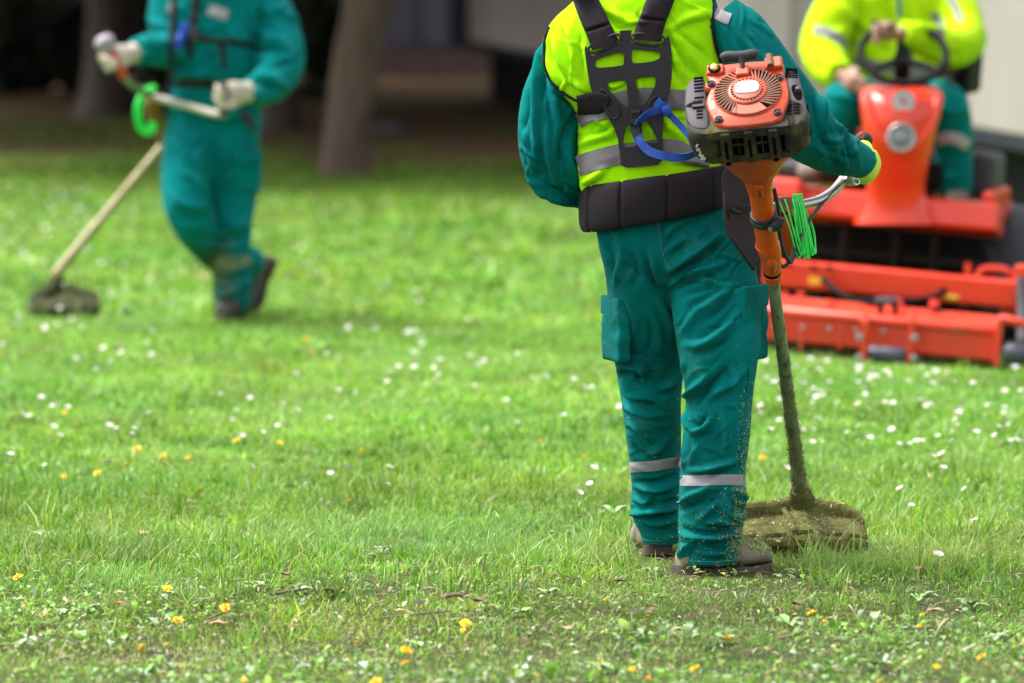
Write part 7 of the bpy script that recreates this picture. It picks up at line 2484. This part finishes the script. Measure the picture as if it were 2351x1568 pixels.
tb_.rings(hloft([(470, 600, 270, 24.6, 0.12), (466, 594, 330, 24.6, 0.13), (474, 590, 400, 24.59, 0.12), (482, 584, 470, 24.57, 0.112), (488, 574, 540, 24.55, 0.10), (492, 576, 600, 24.57, 0.098), (494, 578, 650, 24.59, 0.098), (498, 574, 695, 24.61, 0.095), (503, 570, 712, 24.62, 0.09)], m=44))
P, r = path([(452, 280, 24.6, 0.12), (434, 350, 24.52, 0.112), (428, 430, 24.42, 0.105), (436, 490, 24.38, 0.098), (466, 545, 24.5, 0.085), (520, 588, 24.72, 0.078), (575, 606, 24.90, 0.072)])
tb_.tube(P, r, seg=24, n=46)
stTb = [([(470, 330), (480, 430), (478, 520)], 8, -0.022), ([(400, 300), (420, 350), (460, 380)], 9, 0.014), ([(390, 440), (420, 470), (470, 480)], 9, 0.018), ([(395, 480), (430, 505), (470, 500)], 8, -0.016),
        ([(500, 500), (540, 520), (575, 500)], 9, 0.018), ([(495, 545), (530, 550), (575, 535)], 8, -0.018), ([(495, 660), (530, 670), (575, 650)], 8, 0.018), ([(495, 630), (530, 640), (575, 625)], 7, -0.018),
        ([(420, 240), (500, 270), (580, 260)], 9, 0.014), ([(560, 320), (540, 380), (520, 430)], 9, 0.012)]
stTb = [(p, w, h * 1.6) for p, w, h in stTb]
stTb += [(p, w * 1.3, h * 3) for p, w, h in small_creases([(395, 470, 240, 470, 10, 60, 30), (475, 590, 240, 480, 12, -50, 30), (490, 575, 500, 700, 12, 5, 20)], 15)]
troB, V2, L2, S2 = cloth('trousers', tb_, M_tealB, personB, 0.0085, stTb, wr=((8.0, 0.012), (20.0, 0.004)), smooth_it=4)
bvTb = bvh_of((V2, L2, S2))
drape(bvTb, [(495, 598), (530, 604), (575, 598)], [22, 22, 22], 16, 7, off=0.003, thick=0.003, sm=2).build('reflective_band', pmat('dirty_tape', (0.20, 0.24, 0.17), (0.14, 0.18, 0.12), rough=0.7), troB, smooth=60)
pk = W(562, 395, 24.52)
o_, *_ = cloth('pocket', MB().box(pk, (0.125, 0.085, 0.17), R3(rz=28)), M_tealB, troB, 0.007, wr=((14.0, 0.008),), smooth_it=6)
cloth('pocket_flap', MB().box(pk + np.array([0.002, -0.018, 0.065]), (0.132, 0.085, 0.05), R3(rz=28)), M_tealB, o_, 0.007, wr=((14.0, 0.006),), smooth_it=4)
# grass juice and cuttings on the shins
NB = vnormals(V2, L2, S2)
pv = PX(V2)
clippings('grass_clippings', V2, NB, 2200, 0.013, troB, [(0.10, 0.14, 0.05), (0.16, 0.19, 0.07), (0.05, 0.10, 0.06)], 21, w=0.004, wt=(NB[:, 1] < 0.2) * np.clip((pv[:, 1] - 540) / 60, 0, 1) * np.exp(-((pv[:, 0] - 510) / 30) ** 2) + 1e-9)
# belt and chest straps
hb_ = MB()
ths = np.linspace(0, 2 * math.pi, 60, endpoint=False)
cB = W(494, 188, 24.61)
rg = [np.array([cB + np.array([(0.187 + dr) * math.cos(t), (0.143 + dr) * math.sin(t), dz]) for t in ths]) for dr, dz in ((0.0, -0.022), (0.012, -0.018), (0.014, 0.0), (0.012, 0.018), (0.0, 0.022))]
harB = hb_.rings(rg, caps=False).build('harness', M_neop, personB, smooth=70)
for mid, wid, mt, nm in (([(452, -20), (448, 30), (440, 70), (432, 110)], [16, 16, 15, 13], M_neop, 'shoulder_strap'), ([(400, -20), (398, 30), (394, 90), (392, 150), (390, 190)], [13, 13, 12, 11, 10], M_neop, 'shoulder_strap'),
                         ([(440, 82), (480, 92), (530, 97), (575, 100)], [13, 13, 12, 12], M_neop, 'chest_strap'), ([(440, 80), (438, 110), (436, 130)], [12, 11, 10], M_neop, 'strap_end'), ([(508, 98), (512, 125), (516, 160)], [12, 12, 11], M_neop, 'strap_end')):
    drape(bvB, mid, wid, 22, 7, off=0.005, thick=0.006, puff=0.002, sm=3).build(nm, mt, harB, smooth=60)
drape(bvB, [(428, 52), (422, 75), (412, 98), (404, 112)], [20, 22, 18, 12], 16, 7, off=0.012, thick=0.012, sm=3).build('blue_buckle', pmat('blue_clip', (0.01, 0.06, 0.42), rough=0.4), harB, smooth=60)
drape(bvB, [(440, 58), (446, 74), (448, 92)], [18, 20, 16], 10, 7, off=0.014, thick=0.016, sm=3).build('buckle', M_mgrey, harB, smooth=60)
MB().tube([W(392, 190, 24.44), W(386, 230, 24.5), W(384, 260, 24.6)], 0.010, seg=8, n=10, flat=0.4).build('blue_webbing', pmat('navy_webbing', (0.015, 0.035, 0.16), rough=0.7), harB)
drape(bvB, [(478, 22), (500, 28), (522, 36)], [24, 25, 25], 12, 7, off=0.003, thick=0.003, sm=2).build('reflective_tape', M_reflect_l, jacketB, smooth=60)
drape(bvB, [(386, 14), (395, 18), (404, 20)], [24, 24, 24], 8, 7, off=0.003, thick=0.003, sm=2).build('reflective_tape', M_reflect_l, jacketB, smooth=60)
MB().prism([(548, 252), (575, 262), (592, 300), (580, 298), (556, 272)], lambda a, b: W(a, b, 24.47), lambda a, b: W(a, b, 24.46)).build('hip_guard', M_plate, harB, bevel=0.003)
# gloves
glove_hand(personB, 'glove', W(298, 124, 24.25), W(262, 134, 24.20), (0.1, 0.35, 1.0), W(258, 140, 24.16), 0.022, W(238, 88, 24.2) - W(284, 176, 24.2), (M_glove_w, M_glove_w), 0.006, thick=1.22)
glove_hand(personB, 'glove', W(562, 212, 24.2), W(522, 218, 24.10), (0.05, 0.3, 1.0), W(516, 226, 24.07), 0.022, (0.15, -0.2, 1.0), (M_glove_w, M_glove_w), 0.006, thick=1.28)
# boots
M_bootB = pmat('dark_boot', (0.060, 0.050, 0.045), (0.04, 0.033, 0.03), rough=0.7, scale=12)
pB_ = W(545, 722, 24.66)
boot(personB, (pB_[0], 24.70, float(gz(pB_[0], 24.70))), math.radians(-100), 0.0, 0.95, M_bootB, hi=False)
pB_ = W(628, 596, 25.02)
boot(personB, pB_, math.radians(-135), math.radians(62), 0.95, M_bootB, hi=False)

# ---- his brushcutter
HB = W(112, 648, 24.70)
EB = W(560, 110, 25.25)
axB = EB - HB
LB = np.linalg.norm(axB)
MBx = frame(EB, axB)
cutB = empty('brushcutter', (HB[0], HB[1], 0.0), 'brushcutter with yellowed shaft carried by the walking worker at the left', 'brushcutter')


def bpt(t):
    return HB + axB * t


MB().tube([bpt(0.02), bpt(0.3), bpt(0.62)], [0.022, 0.019, 0.018], seg=16, n=30).build('drive_tube', pmat('yellowed_tube', (0.33, 0.28, 0.14), (0.25, 0.21, 0.10), rough=0.5, metal=0.1, scale=12, dirt=(0.20, 0.18, 0.06), dscale=14, damt=0.42), cutB)
MB().tube([bpt(0.58), bpt(0.75), bpt(0.9)], [0.028, 0.029, 0.032], seg=16, n=10).build('shaft_sleeve', M_oran_c, cutB)
eng = MB().rings([np.array([(MBx[:3, :3] @ np.array([x, y, z])) + MBx[:3, 3] for x, y in rrect(-0.13, 0.13, -0.11, 0.12, 0.05)]) for z in (-0.13, -0.11, 0.0, 0.02)])
eo = eng.build('engine_shroud', M_hous, cutB, bevel=0.01)
MB().lathe([(0.09, 0.02), (0.085, 0.045), (0.05, 0.05), (0.0, 0.052)], seg=28).xf(MBx).build('starter_cover', M_oran, eo)
outs = cutter_head(cutB, HB + np.array([0.02, 0, -0.02]), axB, math.radians(-8), 0.84, hi=False, goff=0.075, mat=pmat('dark_caked_guard', (0.045, 0.055, 0.014), (0.020, 0.026, 0.008), rough=0.95, scale=30, bump=0.8, bscale=120))
for (o_, V_, N_), n_ in zip(outs, (500, 1600)):
    clippings('grass_clippings', V_, N_, n_, 0.014, o_, [(0.10, 0.12, 0.03), (0.05, 0.06, 0.02)], 31, w=0.004, wt=np.clip(N_[:, 2], 0.02, 1))
MB().tube([W(380, 328, 24.97), W(372, 300, 24.85), W(358, 262, 24.62), W(352, 226, 24.5)], [0.030, 0.036, 0.042, 0.036], seg=14, n=16, flat=0.7).build('handlebar_bracket', pmat('rust_bracket', (0.30, 0.085, 0.03), (0.22, 0.06, 0.02), rough=0.6, scale=12), cutB, smooth=60)
MB().tube([W(*q) for q in ((352, 224, 24.5), (390, 232, 24.42), (440, 246, 24.3), (490, 260, 24.16), (514, 262, 24.09))], 0.0165, seg=14, n=30).build('handlebar', pmat('cream_bar', (0.42, 0.38, 0.33), (0.34, 0.30, 0.25), rough=0.4, metal=0.3), cutB, smooth=60)
MB().tube([W(*q) for q in ((352, 224, 24.5), (330, 212, 24.42), (305, 196, 24.28), (286, 178, 24.2))], 0.0155, seg=14, n=24).build('handlebar', M_shaft, cutB, smooth=60)
MB().tube([W(514, 262, 24.09), W(512, 222, 24.06), W(510, 190, 24.05)], 0.021, seg=14).build('grip', M_grip, cutB)
MB().tube([W(286, 178, 24.2), W(262, 136, 24.17), W(246, 112, 24.18)], 0.021, seg=14).build('grip', M_oran, cutB)
MB().tube([W(256, 118, 24.18), W(240, 96, 24.18), W(232, 82, 24.18)], [0.030, 0.046, 0.026], seg=16, n=12, flat=0.85).build('throttle_housing', pmat('pale_housing', (0.34, 0.30, 0.34), (0.2, 0.17, 0.2), rough=0.4, scale=20), cutB, smooth=60)
MB().tube([W(300, 190, 24.26), W(318, 178, 24.32), W(330, 186, 24.36)], 0.018, seg=10, n=8).build('switch_box', M_mblack, cutB)
tlb = MB()
for k in range(9):
    a = k * 0.7
    off = np.array([0.012 * math.cos(a), 0.01 * math.sin(a * 1.3), 0.010 * math.sin(a)])
    tlb.tube([W(*q) + off for q in ((352, 202, 24.46), (334, 212, 24.44), (319, 240, 24.42), (318, 270, 24.42), (326, 296, 24.43), (342, 304, 24.44), (351, 292, 24.45), (346, 284, 24.45))], 0.006, seg=8, n=36)
tag(tlb.build('trimmer_line', M_line, smooth=60), 'curved hank of bright green trimmer line hung on the left worker\'s handlebar', 'trimmer line')
